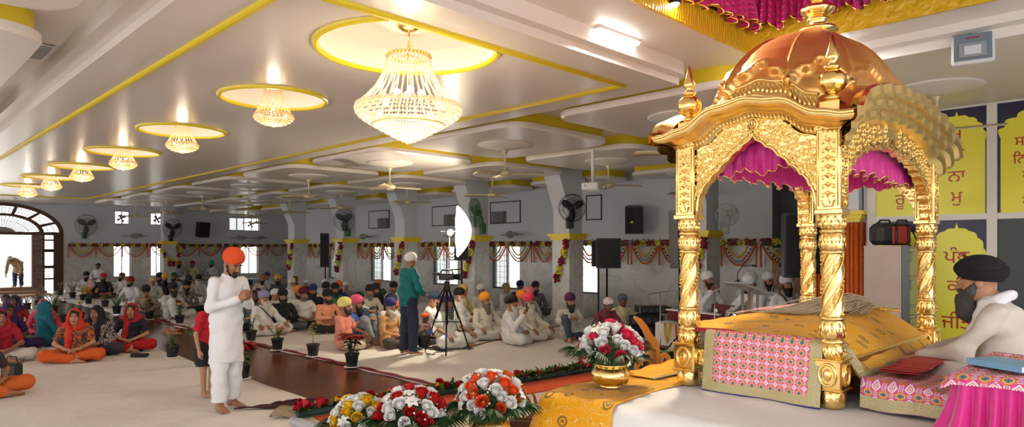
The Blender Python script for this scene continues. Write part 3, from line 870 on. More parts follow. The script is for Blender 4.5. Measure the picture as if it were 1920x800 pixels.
def arch_side(ax, ay):
    mp = side_map(ax, ay); short = bool(ax); zc = zc_short if short else zc_long
    half = half_short() if short else half_long()
    root = empty('arch', (0, 0, 0)); root.parent = palki
    pts = half+[(-w, z) for w, z in half[::-1][1:]]
    T = .03
    b = MB()
    hw = (HY if short else HX)-.06
    top = [(max(-hw, min(hw, w*1.02)), zc(w)-.07) for w, z in pts]
    for d, fl in ((.035, 1), (-.035, -1)):
        A = [mp(w, d, z) for w, z in pts]; B = [mp(w, d, max(z+.004, z2)) for (w, z), (w2, z2) in zip(pts, top)]
        M_ = [[tuple(np.array(p)*(1-s)+np.array(q)*s) for p, q in zip(A, B)] for s in (0, .25, .5, .75, 1)]
        for r0, r1 in zip(M_[:-1], M_[1:]):
            b.strip(r0, r1) if fl > 0 else b.strip(r1, r0)
    b.strip([mp(w, -.035, z) for w, z in pts], [mp(w, .035, z) for w, z in pts])
    b.build('spandrel', GOLDR if not short else GOLDR, root)
    b = MB()
    b.tube([mp(w, .036, z) for w, z in pts], .010, 6)
    b.tube([mp(w*1.0+(.018 if w > 0 else -.018 if w < 0 else 0), .040, z+.022) for w, z in pts], .0055, 5)
    b.build('arch_bead', GOLD, root)
    # vine scrolls on the spandrel
    b = MB(); rr = random.Random(3)
    L_ = len(half)
    for s_ in (-1, 1):
        for k in range(9 if short else 13):
            t = (k+.6)/(9.5 if short else 13.5); i = min(L_-2, int(t*(L_-1))); w, z = half[i]
            up = zc(w)-.07-z
            if up < .03: continue
            for lv in range(1 if up < .09 else 2 if up < .17 else 3):
                cw = s_*(w+.012+.01*lv); cz = z+.035+lv*.06
                if cz > zc(cw)-.075 or abs(cw) > hw+.01: continue
                R = .026; sg = 1 if (k+lv) % 2 else -1
                sp = [mp(cw+sg*R*(1-q/26)*math.cos(q*.42), .036, cz+R*(1-q/26)*math.sin(q*.42)) for q in range(22)]
                b.tube(sp, [.0065*(1-.5*q/22) for q in range(22)], 5)
                for q in (2, 6, 10):
                    a = q*.42; b.sph(mp(cw+sg*(R+.006)*math.cos(a), .037, cz+(R+.006)*math.sin(a)), .009, 6, 4)
    if short:        # round emblem over the arch
        c = 1.655
        b.tube([mp(.036*math.cos(t), .042, c+.036*math.sin(t)) for t in [2*PI*k/24 for k in range(24)]], .006, 6, closed=True)
        b.tube([mp(0, .045, c-.045), mp(0, .045, c+.045)], [.004, .006], 6)
        for s_ in (-1, 1): b.tube([mp(s_*.012, .044, c-.035), mp(s_*.030, .044, c-.005), mp(s_*.024, .044, c+.03)], .004, 5)
        b.tube([mp(.018*math.cos(t), .043, c+.018*math.sin(t)) for t in [2*PI*k/16 for k in range(16)]], .004, 5, closed=True)
    b.build('scroll_relief', GOLD, root)
    # cornice
    b = MB(); n = 64
    base = HY if short else HX
    def row(d, dz):
        R_ = []
        for k in range(n+1):
            w = -1+2*k/n; ww = w*(base+d)
            R_.append(mp(ww, d, zc(w*base*(1 if short else 1))+dz))
        return R_
    if short:
        rows = [row(d, dz) for d, dz in CORN]
        for r0, r1 in zip(rows[:-1], rows[1:]): b.strip(r0, r1)
        b.build('cornice', GOLDF, root)
        b = MB()
        for d, dz, r in ((.172, .028, .011), (.05, .066, .010)):
            R_ = row(d, dz); L = 0
            P = [Vector(p) for p in R_]
            for i in range(len(P)-1):
                for q in (0, .33, .66):
                    c = P[i].lerp(P[i+1], q); b.sph(c, r, 6, 4, sc=(1, 1, 1.25))
            b.build('rope_moulding', GOLD, root); b = MB()
        # acanthus band under the eave and leaf frieze above it
        b = MB()
        for k in range(44):
            w = (-1+2*(k+.5)/44); 
            for (d, dz, L1, r) in ((.058, -.062, .045, .011),):
                ww = w*(base+d)
                b.tube([mp(ww, d+.012, zc(w*base)+dz+.028), mp(ww, d, zc(w*base)+dz-.006)], [r, r*.35], 6)
        for k in range(26):
            w = (-1+2*(k+.5)/26)*.80; ww = w*base
            z = zc(w*base)+.075
            b.tube([mp(ww-.014, .0, z), mp(ww-.013, -.018, z+.05), mp(ww, -.030, z+.085), mp(ww+.013, -.018, z+.05), mp(ww+.014, .0, z)], .0055, 5)
            b.sph(mp(ww, -.012, z+.035), .012, 6, 4, sc=(1, 1, 2))
        b.build('leaf_frieze', GOLD, root)
        b = MB()
        b.strip([mp(-.80*base*1.05+1.68*base*k/n*.98, .02, zc((-.8+1.6*k/n)*base)+.06) for k in range(n+1)], [mp((-.80+1.6*k/n)*base, -.05, zc((-.8+1.6*k/n)*base)+.175) for k in range(n+1)])
        b.tube([mp((-.80+1.6*k/n)*base, -.048, zc((-.8+1.6*k/n)*base)+.178) for k in range(n+1)], .010, 6)
        b.build('frieze_band', GOLDF, root)
    else:
        # three tiers of scalloped eaves and the curved roof slope behind them
        for j in range(3):
            b = MB(); d0, d1 = .055+.045*(2-j), .055+.045*(3-j)
            zt, zb = .055-.058*j, -.02-.058*j
            def sc(k, m=10): return .016*abs(math.sin(k/n*PI*m))
            N2 = n*2
            def row2(d, dz, s_):
                R_ = []
                for k in range(N2+1):
                    w = -1+2*k/N2; z = zc_long(w*base)
                    lob = abs(math.sin(k/N2*PI*11))
                    R_.append(mp(w*(base+d), d+s_*.022*lob, z+dz+s_*.022*lob*.3))
                return R_
            rows = [row2(d0-.04, zt-.0, 0), row2(d0+.02, zt+.012, .6), row2(d1, zt-.004, 1), row2(d1+.004, zb+.02, 1), row2(d1-.012, zb, .9), row2(d0-.05, zb-.012, 0)]
            for r0, r1 in zip(rows[:-1], rows[1:]): b.strip(r1, r0)
            b.build('eave_tier', GOLDF, root)
        b = MB()
        rows = [[mp(w*(base-.05), d, zc_long(w*base)+dz) for w in np.linspace(-1, 1, n+1)] for d, dz in ((.14, .068), (.09, .085), (-.02, .11), (-.14, .12))]
        for r0, r1 in zip(rows[:-1], rows[1:]): b.strip(r0, r1)
        b.build('roof_slope', COPPER, root)
for a in ((-1, 0), (1, 0), (0, -1), (0, 1)): arch_side(*a)
# flat roof ring under the dome
b = MB(); b.box((0, 0, 1.63), (2*HX+.02, 2*HY+.02, .05)); b.build('roof_plate', GOLD, palki)
# dome
def dome():
    b = MB(); NU, NV = 220, 90
    prof = [(0, .93), (.06, 1.0), (.14, 1.035), (.24, 1.03), (.36, .985), (.48, .905), (.60, .79), (.70, .665), (.80, .50), (.88, .34), (.94, .20), (.98, .11), (1.0, .085)]
    hs_, rs_ = [p[0] for p in prof], [p[1] for p in prof]
    def fn(u, v):
        a = 2*PI*u; h = v
        c, s = math.cos(a), math.sin(a)
        e = 2/2.35
        x = .97*math.copysign(abs(c)**e, c); y = .50*math.copysign(abs(s)**e, s)
        r = float(np.interp(h, hs_, rs_))
        n8 = 10
        lob = abs(math.cos(n8*a/2))
        hsw = .26+.17*lob**1.4+.03*math.cos(3*n8*a)
        up = sst((h-hsw)/.035)
        rib = math.exp(-((1-abs(math.sin(n8*a/2)))/.010)**2)*sst((h-.20)/.05)
        dd = (.045*up+.036*rib)*(1-sst((h-.75)/.2)*.8)
        lip = .024*math.exp(-((h-hsw-.03)/.022)**2)
        k = r+dd+lip
        return (x*k, y*k, 1.66+.80*h+.02*up)
    b.grid(fn, NU, NV)
    # lower band paler: its brighter reflections are put into the colour
    b.mi = [1 if (i//NU)/NV < .33 else 0 for i in range(len(b.f))]
    return b.build('dome', [COPPER, mat('copper_reflection_tone', (0.98, 0.62, 0.22), 0.28, 1.0)], palki)
dome()
b = MB()
b.lathe([(.14, 2.46), (.12, 2.485), (.07, 2.50), (.05, 2.515), (.075, 2.535), (.08, 2.548), (.06, 2.56)], 28)
b.lathe([(.05, 2.555), (.085, 2.585), (.112, 2.615), (.105, 2.63), (.075, 2.65), (.045, 2.675), (.034, 2.69)], 48, fn=lambda a, i: 1+.09*abs(math.cos(4*a)))
b.lathe([(.034, 2.69), (.052, 2.70), (.055, 2.712), (.045, 2.722), (.060, 2.745), (.062, 2.765), (.045, 2.79), (.030, 2.80), (.034, 2.81), (.02, 2.83), (.024, 2.86), (.004, 2.95)], 28)
b.build('dome_finial', GOLD, palki)
for sx in (-1, 1):
    for sy in (-1, 1):
        f = MB(); f.M = tr(sx*HX, sy*HY, -.045)
        f.box((0, 0, 1.70), (.11, .11, .15), bev=.006)
        f.lathe([(.05, 1.725), (.055, 1.735), (.035, 1.75), (.022, 1.77), (.04, 1.785), (.045, 1.795), (.025, 1.81), (.02, 1.82)], 24)
        f.lathe([(.02, 1.815), (.05, 1.83), (.074, 1.86), (.079, 1.89), (.070, 1.92), (.045, 1.945), (.024, 1.955)], 40, fn=lambda a, i: 1-.07*math.exp(-(math.sin(4*a)/.16)**2))
        f.lathe([(.024, 1.953), (.042, 1.96), (.044, 1.972), (.024, 1.982), (.018, 1.995), (.036, 2.01), (.038, 2.03), (.026, 2.06), (.003, 2.155)], 24)
        f.build('corner_finial', GOLD, palki)
# rails
for sx in (-1, 1):
    MB().box((sx*HX, 0, .195), (.06, 2*HY-.15, .105), bev=.006).build('rail', GOLDR, palki)
for sy in (-1, 1):
    MB().box((0, sy*HY, .195), (2*HX-.15, .06, .105), bev=.006).build('rail', GOLDR, palki)
# pink frill and cloth inside the roof
def frill(b, P, drop, amp, n, seed=0):
    """gathered ruffle hanging below the closed polyline P"""
    rr = random.Random(seed); m = len(P); pts = []
    per = [Vector(p) for p in P]; segs = [(per[i], per[(i+1) % m]) for i in range(m)]
    L = [(q-p).length for p, q in segs]; tot = sum(L)
    for k in range(n):
        s = tot*k/n; i = 0
        while s > L[i]: s -= L[i]; i += 1
        p, q = segs[i]; t = (q-p).normalized(); nn = Vector((-t.y, t.x, 0))
        pts.append((p+t*s, nn))
    rows = []
    for j in range(8):
        v = j/7; R_ = []
        for k, (p, nn) in enumerate(pts):
            a = amp*v*(math.sin(k*1.05)+.6*math.sin(k*.37+1)+.4*math.sin(k*.11))
            R_.append(tuple(p+nn*a+Vector((0, 0, -drop*v*(1+.10*math.sin(k*.31)+.06*math.sin(k*1.05+.8))))))
        rows.append(R_)
    for r0, r1 in zip(rows[:-1], rows[1:]): b.strip(r0, r1, closed=True)
    return rows[-1]
b = MB(); e = frill(b, [(-.90, -.36, 1.585), (.90, -.36, 1.585), (.90, .36, 1.585), (-.90, .36, 1.585)], .20, .018, 420)
fo = b.build('pink_frill', PINK, palki)
b = MB(); b.tube(e, .004, 4, closed=True); b.build('gold_hem', GOLD, fo)
def icl(u, v): return (-.9+1.8*u, -.36+.72*v, 1.575-.10*math.sin(PI*u)*math.sin(PI*v))
MB().grid(icl, 20, 10, uv=True, su=36, sv=15).build('ceiling_cloth', PRINT, palki)

# ---------------------------------------------------------------- bedding of the throne
def wob(x, y, s=1): return math.sin(3.1*x*s+1.7*y)*math.sin(2.3*y*s-1.1*x)
mt = MB().box((4.945, 1.99, ZT+.255+.06), (1.86, .52, .11), bev=.03)
mt.b2((4.0, 1.75, ZT+.004), (5.9, 2.22, ZT+.262))
tag(mt.build('throne_mattress', WHITEC), 'white covered mattress between the golden pillars', 'mattress')
# patterned drape on the left end of the throne
def drape(u, v):
    y = 2.13-.72*u; z = 1.205-.37*v
    x = 3.895-.045*v-.012*math.sin(u*9)*v
    if v < .06: x = 3.895+.05*(1-v/.06); z = 1.205
    return (x, y, z)
dr = MB().grid(drape, 36, 24, uv=True, su=12.5, sv=6.6).build('throne_drape', PRINT, solid=0.008)
tag(dr, 'pink and orange block patterned cloth with gold border hanging on the throne end', 'cloth')
b = MB()
def bord(fn): return lambda u, v: tuple(Vector(drape(*fn(u, v)))+Vector((-.009, 0, 0)))
b.grid(bord(lambda u, v: (-.005+.095*u, v)), 4, 24); b.grid(bord(lambda u, v: (.91+.095*u, v)), 4, 24)
b.grid(bord(lambda u, v: (u, .855+.155*v)), 36, 4)
b.build('border', EMB, dr)
b = MB(); rowp = [tuple(Vector(drape(u, 1.015))+Vector((-.006, 0, 0))) for u in np.linspace(-.005, 1.005, 60)]
b.tube(rowp, .006, 5); b.build('blue_piping', mat('blue_piping', srgb(60, 50, 130), 0.7), dr)
# yellow rumala mound
def mound(x, y):
    ex = sst((x-3.93)/.9)*sst((6.0-x)/.35); ey = sst((y-1.2)/.5)*sst((2.5-y)/.35)
    z = 1.205+.045*ex*ey+.012*math.exp(-((x-5.0)/.5)**2-((y-1.9)/.2)**2)
    if x > 4.02:
        z = z-(1-sst((y-1.12)/.60))*.22*sst((x-4.0)/.12)
    return z
def rum(u, v):
    x = 3.925+1.97*u; y0 = 1.42 if x < 4.0 else 1.42-.14*sst((x-4.0)/.10); y = y0+(2.34-y0)*v
    z = mound(x, y)+.010*wob(x*3, y*3)+.006*math.sin(19*x+7*y)
    if x > 4.02:
        dd = max(0, .14-(y-y0))/.14
        z -= .06*dd*dd*sst((x-4.0)/.1)
    ex = max(0, (x-5.80))/.095
    z -= .12*min(1, ex)**2
    return (x, y, z)
rm = MB().grid(rum, 90, 50, uv=True, su=2.6, sv=1.25).build('yellow_rumala', RUMALA, solid=0.006)
tag(rm, 'golden yellow embroidered cloth covering the holy book under the canopy', 'cloth')
b = MB()
def hem(u, v):
    uu = .055+.94*u; p = Vector(rum(uu, 0.0)); q = Vector(rum(uu, .02))
    return tuple(p+Vector((0, -.022-.004*math.sin(u*40), .050-.085*v)))
b.grid(hem, 80, 3)
b.build('brocade_hem', EMB, rm)
b = MB(); b.grid(lambda u, v: tuple(Vector(rum(-.002+.0*u, .02+.9*u))+Vector((-.010-.006*v, 0, .006-.024*v))), 40, 2); b.build('red_edge', RED, rm)
# printed cloth showing behind and the carved support seen at the right
def pr2(u, v): 
    x = 4.75+.75*u; y = 2.0+.36*v
    return (x, y, mound(x, y)+.022+.008*wob(x*4, y*4))
tag(MB().grid(pr2, 20, 12, uv=True, su=9, sv=4).build('print_cover', PRINT, solid=0.004), 'pink patterned cloth folded on the back of the yellow cover', 'cloth')
b = MB(); b.box((5.1, 1.40, .975), (1.5, .10, .09), bev=.012); b.box((5.1, 1.44, .88), (1.3, .1, .12))
tag(b.build('book_stand', mat('carved_wood_gold', srgb(150, 84, 26), 0.4, bump=('voronoi', 45, .8, .01))), 'carved wooden book stand showing under the yellow cover', 'stand')
# fly whisk lying on top
wh = thing('fly_whisk', 'cream hair fly whisk with gold handle lying on the yellow cover', 'whisk', (0, 0, 0))
b = MB(); rr = random.Random(5)
P0 = Vector((5.62, 1.62, mound(5.62, 1.62)+.035))
for k in range(800):
    l = rr.uniform(.45, 1.0); sp = rr.gauss(0, .05); lift = abs(rr.gauss(0, .03))
    pts = []
    for q in range(6):
        t = q/5; x = P0.x-l*t; y = P0.y+.36*t*l+sp*t*1.6+rr.uniform(-.008, .008)
        pts.append((x, y, mound(x, y)+.022+lift*math.sin(PI*min(1, t*1.2))+.022*(1-t)))
    b.tube(pts, [.005, .006, .0055, .005, .004, .0015], 3)
b.build('hair', mat('cream_yak_hair', srgb(216, 196, 160), 0.6), wh)
b = MB(); d = Vector((.9, -.35, -.12)).normalized(); 
pp = [P0+d*t for t in (-.03, 0, .03, .05, .08, .16, .19, .21, .25)]
b.tube(pp, [.016, .02, .014, .02, .013, .015, .022, .014, .003], 12); b.build('handle', GOLD, wh)
# ---------------------------------------------------------------- attendant's side: stool, table, books
st = thing('plastic_stool', 'low white plastic stool under the patterned cloth beside the throne', 'stool', (4.42, .99, ZT+.005))
MB().box((0, 0, .115), (.84, .36, .03), bev=.01).build('seat', WHITEC, st)
for sx in (-1, 1):
    for sy in (-1, 1): MB().tube([(sx*.38, sy*.15, .105), (sx*.40, sy*.17, 0)], [.026, .02], 10).build('leg', mat('white_plastic', srgb(235, 235, 235), .4), st)
def sc2(u, v):
    ZS2 = ZT-.085
    # u runs away from the camera-left edge to the reader, v from the reader's side up to the throne
    s_ = -.15+.99*u; q = -.13+.57*v
    x = 3.99+max(s_, 0); y = .80+max(q, 0)
    z = ZS2+.240+.008*wob(x*4, y*4)
    if s_ < 0: x -= .02+.10*abs(s_)+.012*math.sin(v*11); z += s_*.86
    if q < 0: y -= .02+.12*abs(q)+.012*math.sin(u*13); z += q*.80
    z = max(z, ZT+.02)
    z += .03*sst((.30-max(s_, 0))/.3)*sst(q/.3)*(s_ > 0)+.12*sst((max(s_, 0)-.55)/.3)*sst((.25-q)/.3)*(s_ > 0)
    return (x, y, z)
s2 = MB().grid(sc2, 44, 22, uv=True, su=14, sv=7).build('stool_cloth', PRINT, solid=0.008)
tag(s2, 'pink and orange patterned cloth draped over the low stool near the throne pillar', 'cloth')
b = MB(); b.grid(lambda u, v: tuple(Vector(sc2(-.002+.075*u, v))+Vector((-.010, -.004, .007))), 3, 22); b.grid(lambda u, v: tuple(Vector(sc2(u, -.002+.13*v))+Vector((0, -.009, .004))), 44, 3); b.build('border', EMB, s2)
b = MB()
for k in range(5):
    b.grid(lambda u, v, k=k: (4.22+.46*u+.01*k, 1.02+.20*v-.012*k, ZT+.200+.007*k+.008*u*math.sin(3*v)+.004*math.sin(u*8+k)), 12, 5, mi=k % 2)
rc = b.build('folded_scarf', [RED, mat('brocade_red_gold', srgb(176, 90, 70), .6, bump=('voronoi', 60, .6, .01))], solid=0.004)
tag(rc, 'folded red and gold scarf lying on the patterned stool cloth', 'scarf')
PT = (3.62, 4.52, .10, .72)
tb = thing('low_table', 'low table with gathered magenta satin skirt beside the seated reader', 'table', (4.07, .41, ZT+.005))
MB().box((0, 0, .285), (.84, .58, .03), bev=.008).build('table_top', WOODL, tb)
for sx in (-1, 1):
    for sy in (-1, 1): MB().box((sx*.38, sy*.25, .135), (.04, .04, .27)).build('leg', WOODL, tb)
b = MB(); n = 520; per = rrect(-.44, .44, -.31, .31, .05, 6); per = [Vector((p[0], p[1], 0)) for p in per]
cum = [0]
for i in range(len(per)): cum.append(cum[-1]+(per[(i+1) % len(per)]-per[i]).length)
rows = [[] for _ in range(10)]
for k in range(n):
    s = cum[-1]*k/n; i = max(j for j in range(len(per)) if cum[j] <= s+1e-9); p, q = per[i], per[(i+1) % len(per)]
    t = (q-p).normalized(); c = p+t*(s-cum[i]); nn = Vector((t.y, -t.x, 0))
    for j in range(10):
        v = j/9; a = (.006+.030*v)*(math.sin(k*.62)+.5*math.sin(k*.23+2)+.35*math.sin(k*.09))
        rows[j].append(tuple(c+nn*(a+.075*v**2+.012)+Vector((0, 0, .298-.292*v))))
for r0, r1 in zip(rows[:-1], rows[1:]): b.strip(r0, r1, closed=True)
b.build('satin_skirt', PINK, tb)
def tc2(u, v):
    x = 3.60+.95*u; y = .06+.72*v; z = ZT+.318+.006*wob(5*x, 5*y)
    e = max(0, .09-u, 0)/.09; z -= .035*e*e
    e2 = max(0, v-.93)/.07; z -= .03*e2
    return (x, y, z)
tcl = tag(MB().grid(tc2, 40, 30, uv=True, su=10.5, sv=8.5).build('table_cover', PRINT, solid=0.006), 'pink patterned cover spread on the magenta skirted table', 'cloth')
bk = thing('blue_book', 'pale blue paperback book lying on the patterned table cover', 'book', (3.93, .57, ZT+.332), -.5)
MB().box((0, 0, .004), (.19, .27, .003), bev=.001).box((0, 0, .030), (.19, .27, .003), bev=.001).box((-.094, 0, .017), (.003, .27, .026)).build('cover', mat('pale_blue_cover', srgb(120, 176, 214), .4), bk)
MB().box((.002, 0, .017), (.184, .262, .024)).build('pages', mat('paper_edge', srgb(226, 232, 236), .8), bk)
# ---------------------------------------------------------------- flowers and emblems at the stage front
def rose_mesh(name):
    b = MB(); rr = random.Random(2)
    def petal(R, h, a0, wid, op, tip):
        def fn(u, v):
            a = a0+(u-.5)*wid; r = R*(.35+.65*math.sin(min(1, v*1.15)*PI/2))*(1+op*v*v)
            e = 1-.35*abs(2*u-1)**2.2
            z = -.55*h+h*v*(.62+.38*e)
            r += tip*max(0, v-.75)*2*R*(.4+.6*e)
            return (r*math.cos(a), r*math.sin(a), z)
        b.grid(fn, 5, 5)
    for k in range(3): petal(.013, .080, k*2.1, 2.9, -.55, -.2)
    for k in range(3): petal(.021, .078, k*2.1+.9, 2.7, -.30, .0)
    for k in range(4): petal(.028, .072, k*1.57+.3, 2.1, -.10, .22)
    for k in range(4): petal(.034, .058, k*1.57+.9, 1.7, .05, .45)
    b.lathe([(.0, -.034), (.012, -.032), (.018, -.02)], 8)
    return b.mesh(name)
def lily_mesh(name):
    b = MB()
    for k in range(6):
        a0 = k*PI/3
        def fn(u, v):
            w = .014*math.sin(PI*min(.98, .12+v*.86))*(2*u-1); r = .008+.042*v; z = .018*v-.02*v*v+.004*(1-abs(2*u-1))
            return (r*math.cos(a0)-w*math.sin(a0), r*math.sin(a0)+w*math.cos(a0), z)
        b.grid(fn, 2, 5)
    b.sph((0, 0, .006), .008, 6, 4)
    return b.mesh(name)
def palm_mesh(name):
    b = MB()
    b.tube([(0, 0, 0), (.10, 0, .01), (.18, 0, -.01)], [.004, .003, .002], 5)
    for k in range(9):
        for s in (-1, 1):
            t = .03+.017*k; L = .15-.006*k; a = s*(.95-.085*k)
            def fn(u, v):
                w = .012*math.sin(PI*min(.97, .1+.85*v))*(2*u-1); r = L*v
                x = t+r*math.cos(a)-w*math.sin(a); y = r*math.sin(a)+w*math.cos(a)
                return (x, y, .012*math.sin(v*PI*.6)-.07*v*v+.004*abs(2*u-1))
            b.grid(fn, 2, 5)
    return b.mesh(name)
ROSEM, LILYM, PALMM = rose_mesh('rose'), lily_mesh('lily'), palm_mesh('palm_leaf')
for m in (ROSEM,): m.materials.append(ROSEW)
LILYM.materials.append(ROSEW); PALMM.materials.append(LEAF)
ROSECOL = {}
def roseof(m):
    if m.name not in ROSECOL:
        c = ROSEM.copy(); c.materials.clear(); c.materials.append(m); ROSECOL[m.name] = c
    return ROSECOL[m.name]
def child(name, me, parent, loc, d, roll=0.0, s=1.0, spin=0.0):
    o = bpy.data.objects.new(name, me); COL.objects.link(o); o.parent = parent
    q = Vector(d).to_track_quat('Z', 'Y')
    o.rotation_mode = 'QUATERNION'; o.rotation_quaternion = q @ Euler((0, 0, roll)).to_quaternion()
    o.location = loc; o.scale = (s, s, s)
    return o
def sphere_pts(n, zmin, seed):
    P = []; ga = PI*(3-math.sqrt(5)); rr = random.Random(seed)
    for k in range(n):
        z = 1-(1-zmin)*(k+.5)/n; a = ga*k+rr.uniform(-.15, .15); r = math.sqrt(max(0, 1-z*z))
        P.append(Vector((r*math.cos(a), r*math.sin(a), z)))
    return P
def bouquet(loc, label, colour, seed, R=.185, n=42, potr=.118, frac=.5, leaves=12, h=0.165):
    rr = random.Random(seed)
    t = thing('flower_vase', label, 'flower vase', loc, rr.uniform(0, 6), 'flower arrangements along the stage')
    b = MB()
    b.lathe([(.055, 0), (.068, .004), (.068, .012), (.06, .02), (potr*.85, .035), (potr, .07), (potr*1.0, .10), (potr*.86, .13), (potr*.80, .14)], 66, fn=lambda a, i: 1+(.055*abs(math.cos(11*a)) if 2 < i < 7 else 0))
    b.lathe([(potr*.80, .138), (potr*.9, .146), (potr*.92, .152), (potr*.86, .158), (potr*.7, .15), (potr*.5, .12)], 40, cap=False)
    b.build('pot', GOLD, t)
    c = Vector((0, 0, h+.065))
    b = MB(); b.sph((0, 0, h+.045), R*.70, 14, 10, sc=(1, 1, .85)); b.build('foliage_core', mat('foliage_core_green', srgb(34, 66, 30), .7, bump=('voronoi', 40, .9, .02)), t)
    P = sphere_pts(n, -.12, seed)
    for k, d in enumerate(P):
        q = Vector((d.x*R, d.y*R, d.z*R*.92)); j = rr.uniform(.92, 1.06)
        u = rr.random()
        d = (d+Vector((0, 0, .35))).normalized()
        if u < .14: child('lily', LILYM, t, c+q*j*1.04, d, rr.uniform(0, 6), rr.uniform(.85, 1.1))
        elif k % 2 == 0 and u < .14+frac*1.5: child('rose', roseof(colour), t, c+q*j, d, rr.uniform(0, 6), rr.uniform(.8, 1.0))
        else: child('white_rose', ROSEM, t, c+q*j, d, rr.uniform(0, 6), rr.uniform(.8, 1.0))
    b = MB()
    for k in range(170):
        d = Vector((rr.gauss(0, 1), rr.gauss(0, 1), rr.gauss(.2, .8))).normalized()
        if d.z < -.3: continue
        p = c+Vector((d.x*R, d.y*R, d.z*R*.92))*rr.uniform(1.0, 1.16)
        b.sph(p, rr.uniform(.004, .008), 5, 4, mi=0 if rr.random() < .6 else 1)
        if k % 3 == 0: b.tube([c+(p-c)*.7, p], .002, 4, mi=1)
    f = b.build('filler_sprays', [ROSEW, mat('spray_green', srgb(96, 140, 52), .6)], t); f['kind'] = 'stuff'
    for k in range(leaves):
        a = 2*PI*k/leaves+rr.uniform(-.15, .15); el = rr.uniform(-.45, -.02)
        o = bpy.data.objects.new('palm_leaf', PALMM); COL.objects.link(o); o.parent = t
        o.location = (math.cos(a)*.09, math.sin(a)*.09, h+.045); o.rotation_euler = (rr.uniform(-.3, .3), el+.1, a); s = rr.uniform(.7, .95); o.scale = (s, s, s)
    return t
bouquet((3.44, 2.55, ZT+.02), 'golden pot of pink and white roses standing on the yellow runner', ROSEP, 1)
bouquet((2.74, 2.93, .565), 'golden pot of orange and white roses in front of the small wooden emblem', ROSEO, 2, R=.19)
bouquet((2.37, 3.22, .485), 'golden pot of red and white roses between the orange and the yellow bouquets', ROSER, 3, R=.19, n=44)
bouquet((2.31, 3.68, .39), 'golden pot of yellow and white roses near the grey stage corner', ROSEY, 4, R=.17, frac=.62)
bouquet((5.62, 4.05, ZL+.012), 'yellow and white flower arrangement behind the tall wooden emblem', ROSEY, 5, R=.2)
# covered stools carrying three of the pots
YCL = RUMALA
def plinth(x, y, w, z, label):
    t = thing('vase_stand', label, 'stand', (x, y, 0), 0.0)
    t.location = (x, y, 0.0)
    z0 = ZL if x > 2.7 else 0.0
    MB().box((0, 0, (z-.012)/2), (w*.9, w*.9, z-.014), bev=.01).build('stand_body', WOODL, t)
    def fn(u, v):
        a = 2*PI*u; e = v; k = max(abs(math.cos(a)), abs(math.sin(a))); r = w*.5/k
        if v < .4: rr_ = r*v/.4; zz = z-.004
        else: rr_ = r*(1.03+.10*(v-.4)+.03*math.sin(a*9)*(v-.4)); zz = z-.004-(v-.4)/.6*.28
        return (rr_*math.cos(a), rr_*math.sin(a), zz)
    MB().grid(fn, 64, 14, uv=True, su=2.4, sv=.6).build('cover_cloth', YCL, t)
plinth(2.74, 2.93, .34, .565, 'yellow covered stand under the orange and white roses')
plinth(2.37, 3.22, .30, .485, 'yellow covered stand under the red and white roses')
plinth(2.31, 3.68, .28, .39, 'yellow covered stand under the yellow and white roses')
# printed cloth lying on the step below the runner
tag(MB().grid(lambda u, v: (2.72+.5*u, 2.98+.5*v, ZL+.02+.012*wob(7*u, 6*v)), 14, 14, uv=True, su=6, sv=6).build('print_mat', PRINT, solid=.005), 'pink patterned cloth lying on the step under the yellow runner', 'cloth')
# green garland on the front edge
gar = thing('leaf_garland', 'green leaf garland with red roses along the low stage edge', 'garland', (0, 0, 0))
b = MB(); b.tube([(*front(k/40, .05), ZL+.04) for k in range(41)], .045, 8, flat=.8); b.build('foam_bar', mat('dark_green_foam', srgb(42, 66, 58), .8), gar)
rr = random.Random(11); b = MB()
def leafblade(b, p, d, up, L, w, mi=0, droop=.3):
    d = Vector(d).normalized(); s = d.cross(Vector(up)).normalized()*w; n = Vector(up)
    c = [Vector(p)+d*L*t-n*L*droop*t*t for t in (0, .35, .7, 1)]
    V = [c[0], c[1]-s, c[1]+s, c[2]-s*.8, c[2]+s*.8, c[3]]
    b.add([tuple(v) for v in V], [(0, 1, 2), (1, 3, 4, 2), (3, 5, 4)], True, mi)
for k in range(2600):
    t = rr.random()*.98; x, y = front(t, .05)
    leafblade(b, (x+rr.uniform(-.02, .02), y+rr.uniform(-.03, .03), ZL+.06+rr.uniform(-.02, .02)), (rr.uniform(-1, 1), rr.uniform(-.5, .9), rr.uniform(.1, 1)), (0, 0, 1), rr.uniform(.07, .13), rr.uniform(.011, .019), rr.randint(0, 1))
g = b.build('leaves', [LEAF2, LEAF], gar); g['kind'] = 'stuff'
for k in range(34):
    t = (rr.random()**2.0)*.6; x, y = front(t, .05)
    child('red_rose', roseof(mat('crimson_petal', srgb(190, 20, 44), .6)), gar, (x+rr.uniform(-.03, .03), y+rr.uniform(-.05, .04), ZL+.10+rr.uniform(-.02, .03)), (rr.uniform(-1, 1), rr.uniform(-1, .6), .8), 0, rr.uniform(.7, 1.0))
for k in range(7):
    t = .06+.03*k; x, y = front(t, .06)
    child('yellow_bloom', roseof(ROSEY), gar, (x, y, ZL+.115), (rr.uniform(-1, 1), -.5, .8), 0, .6)
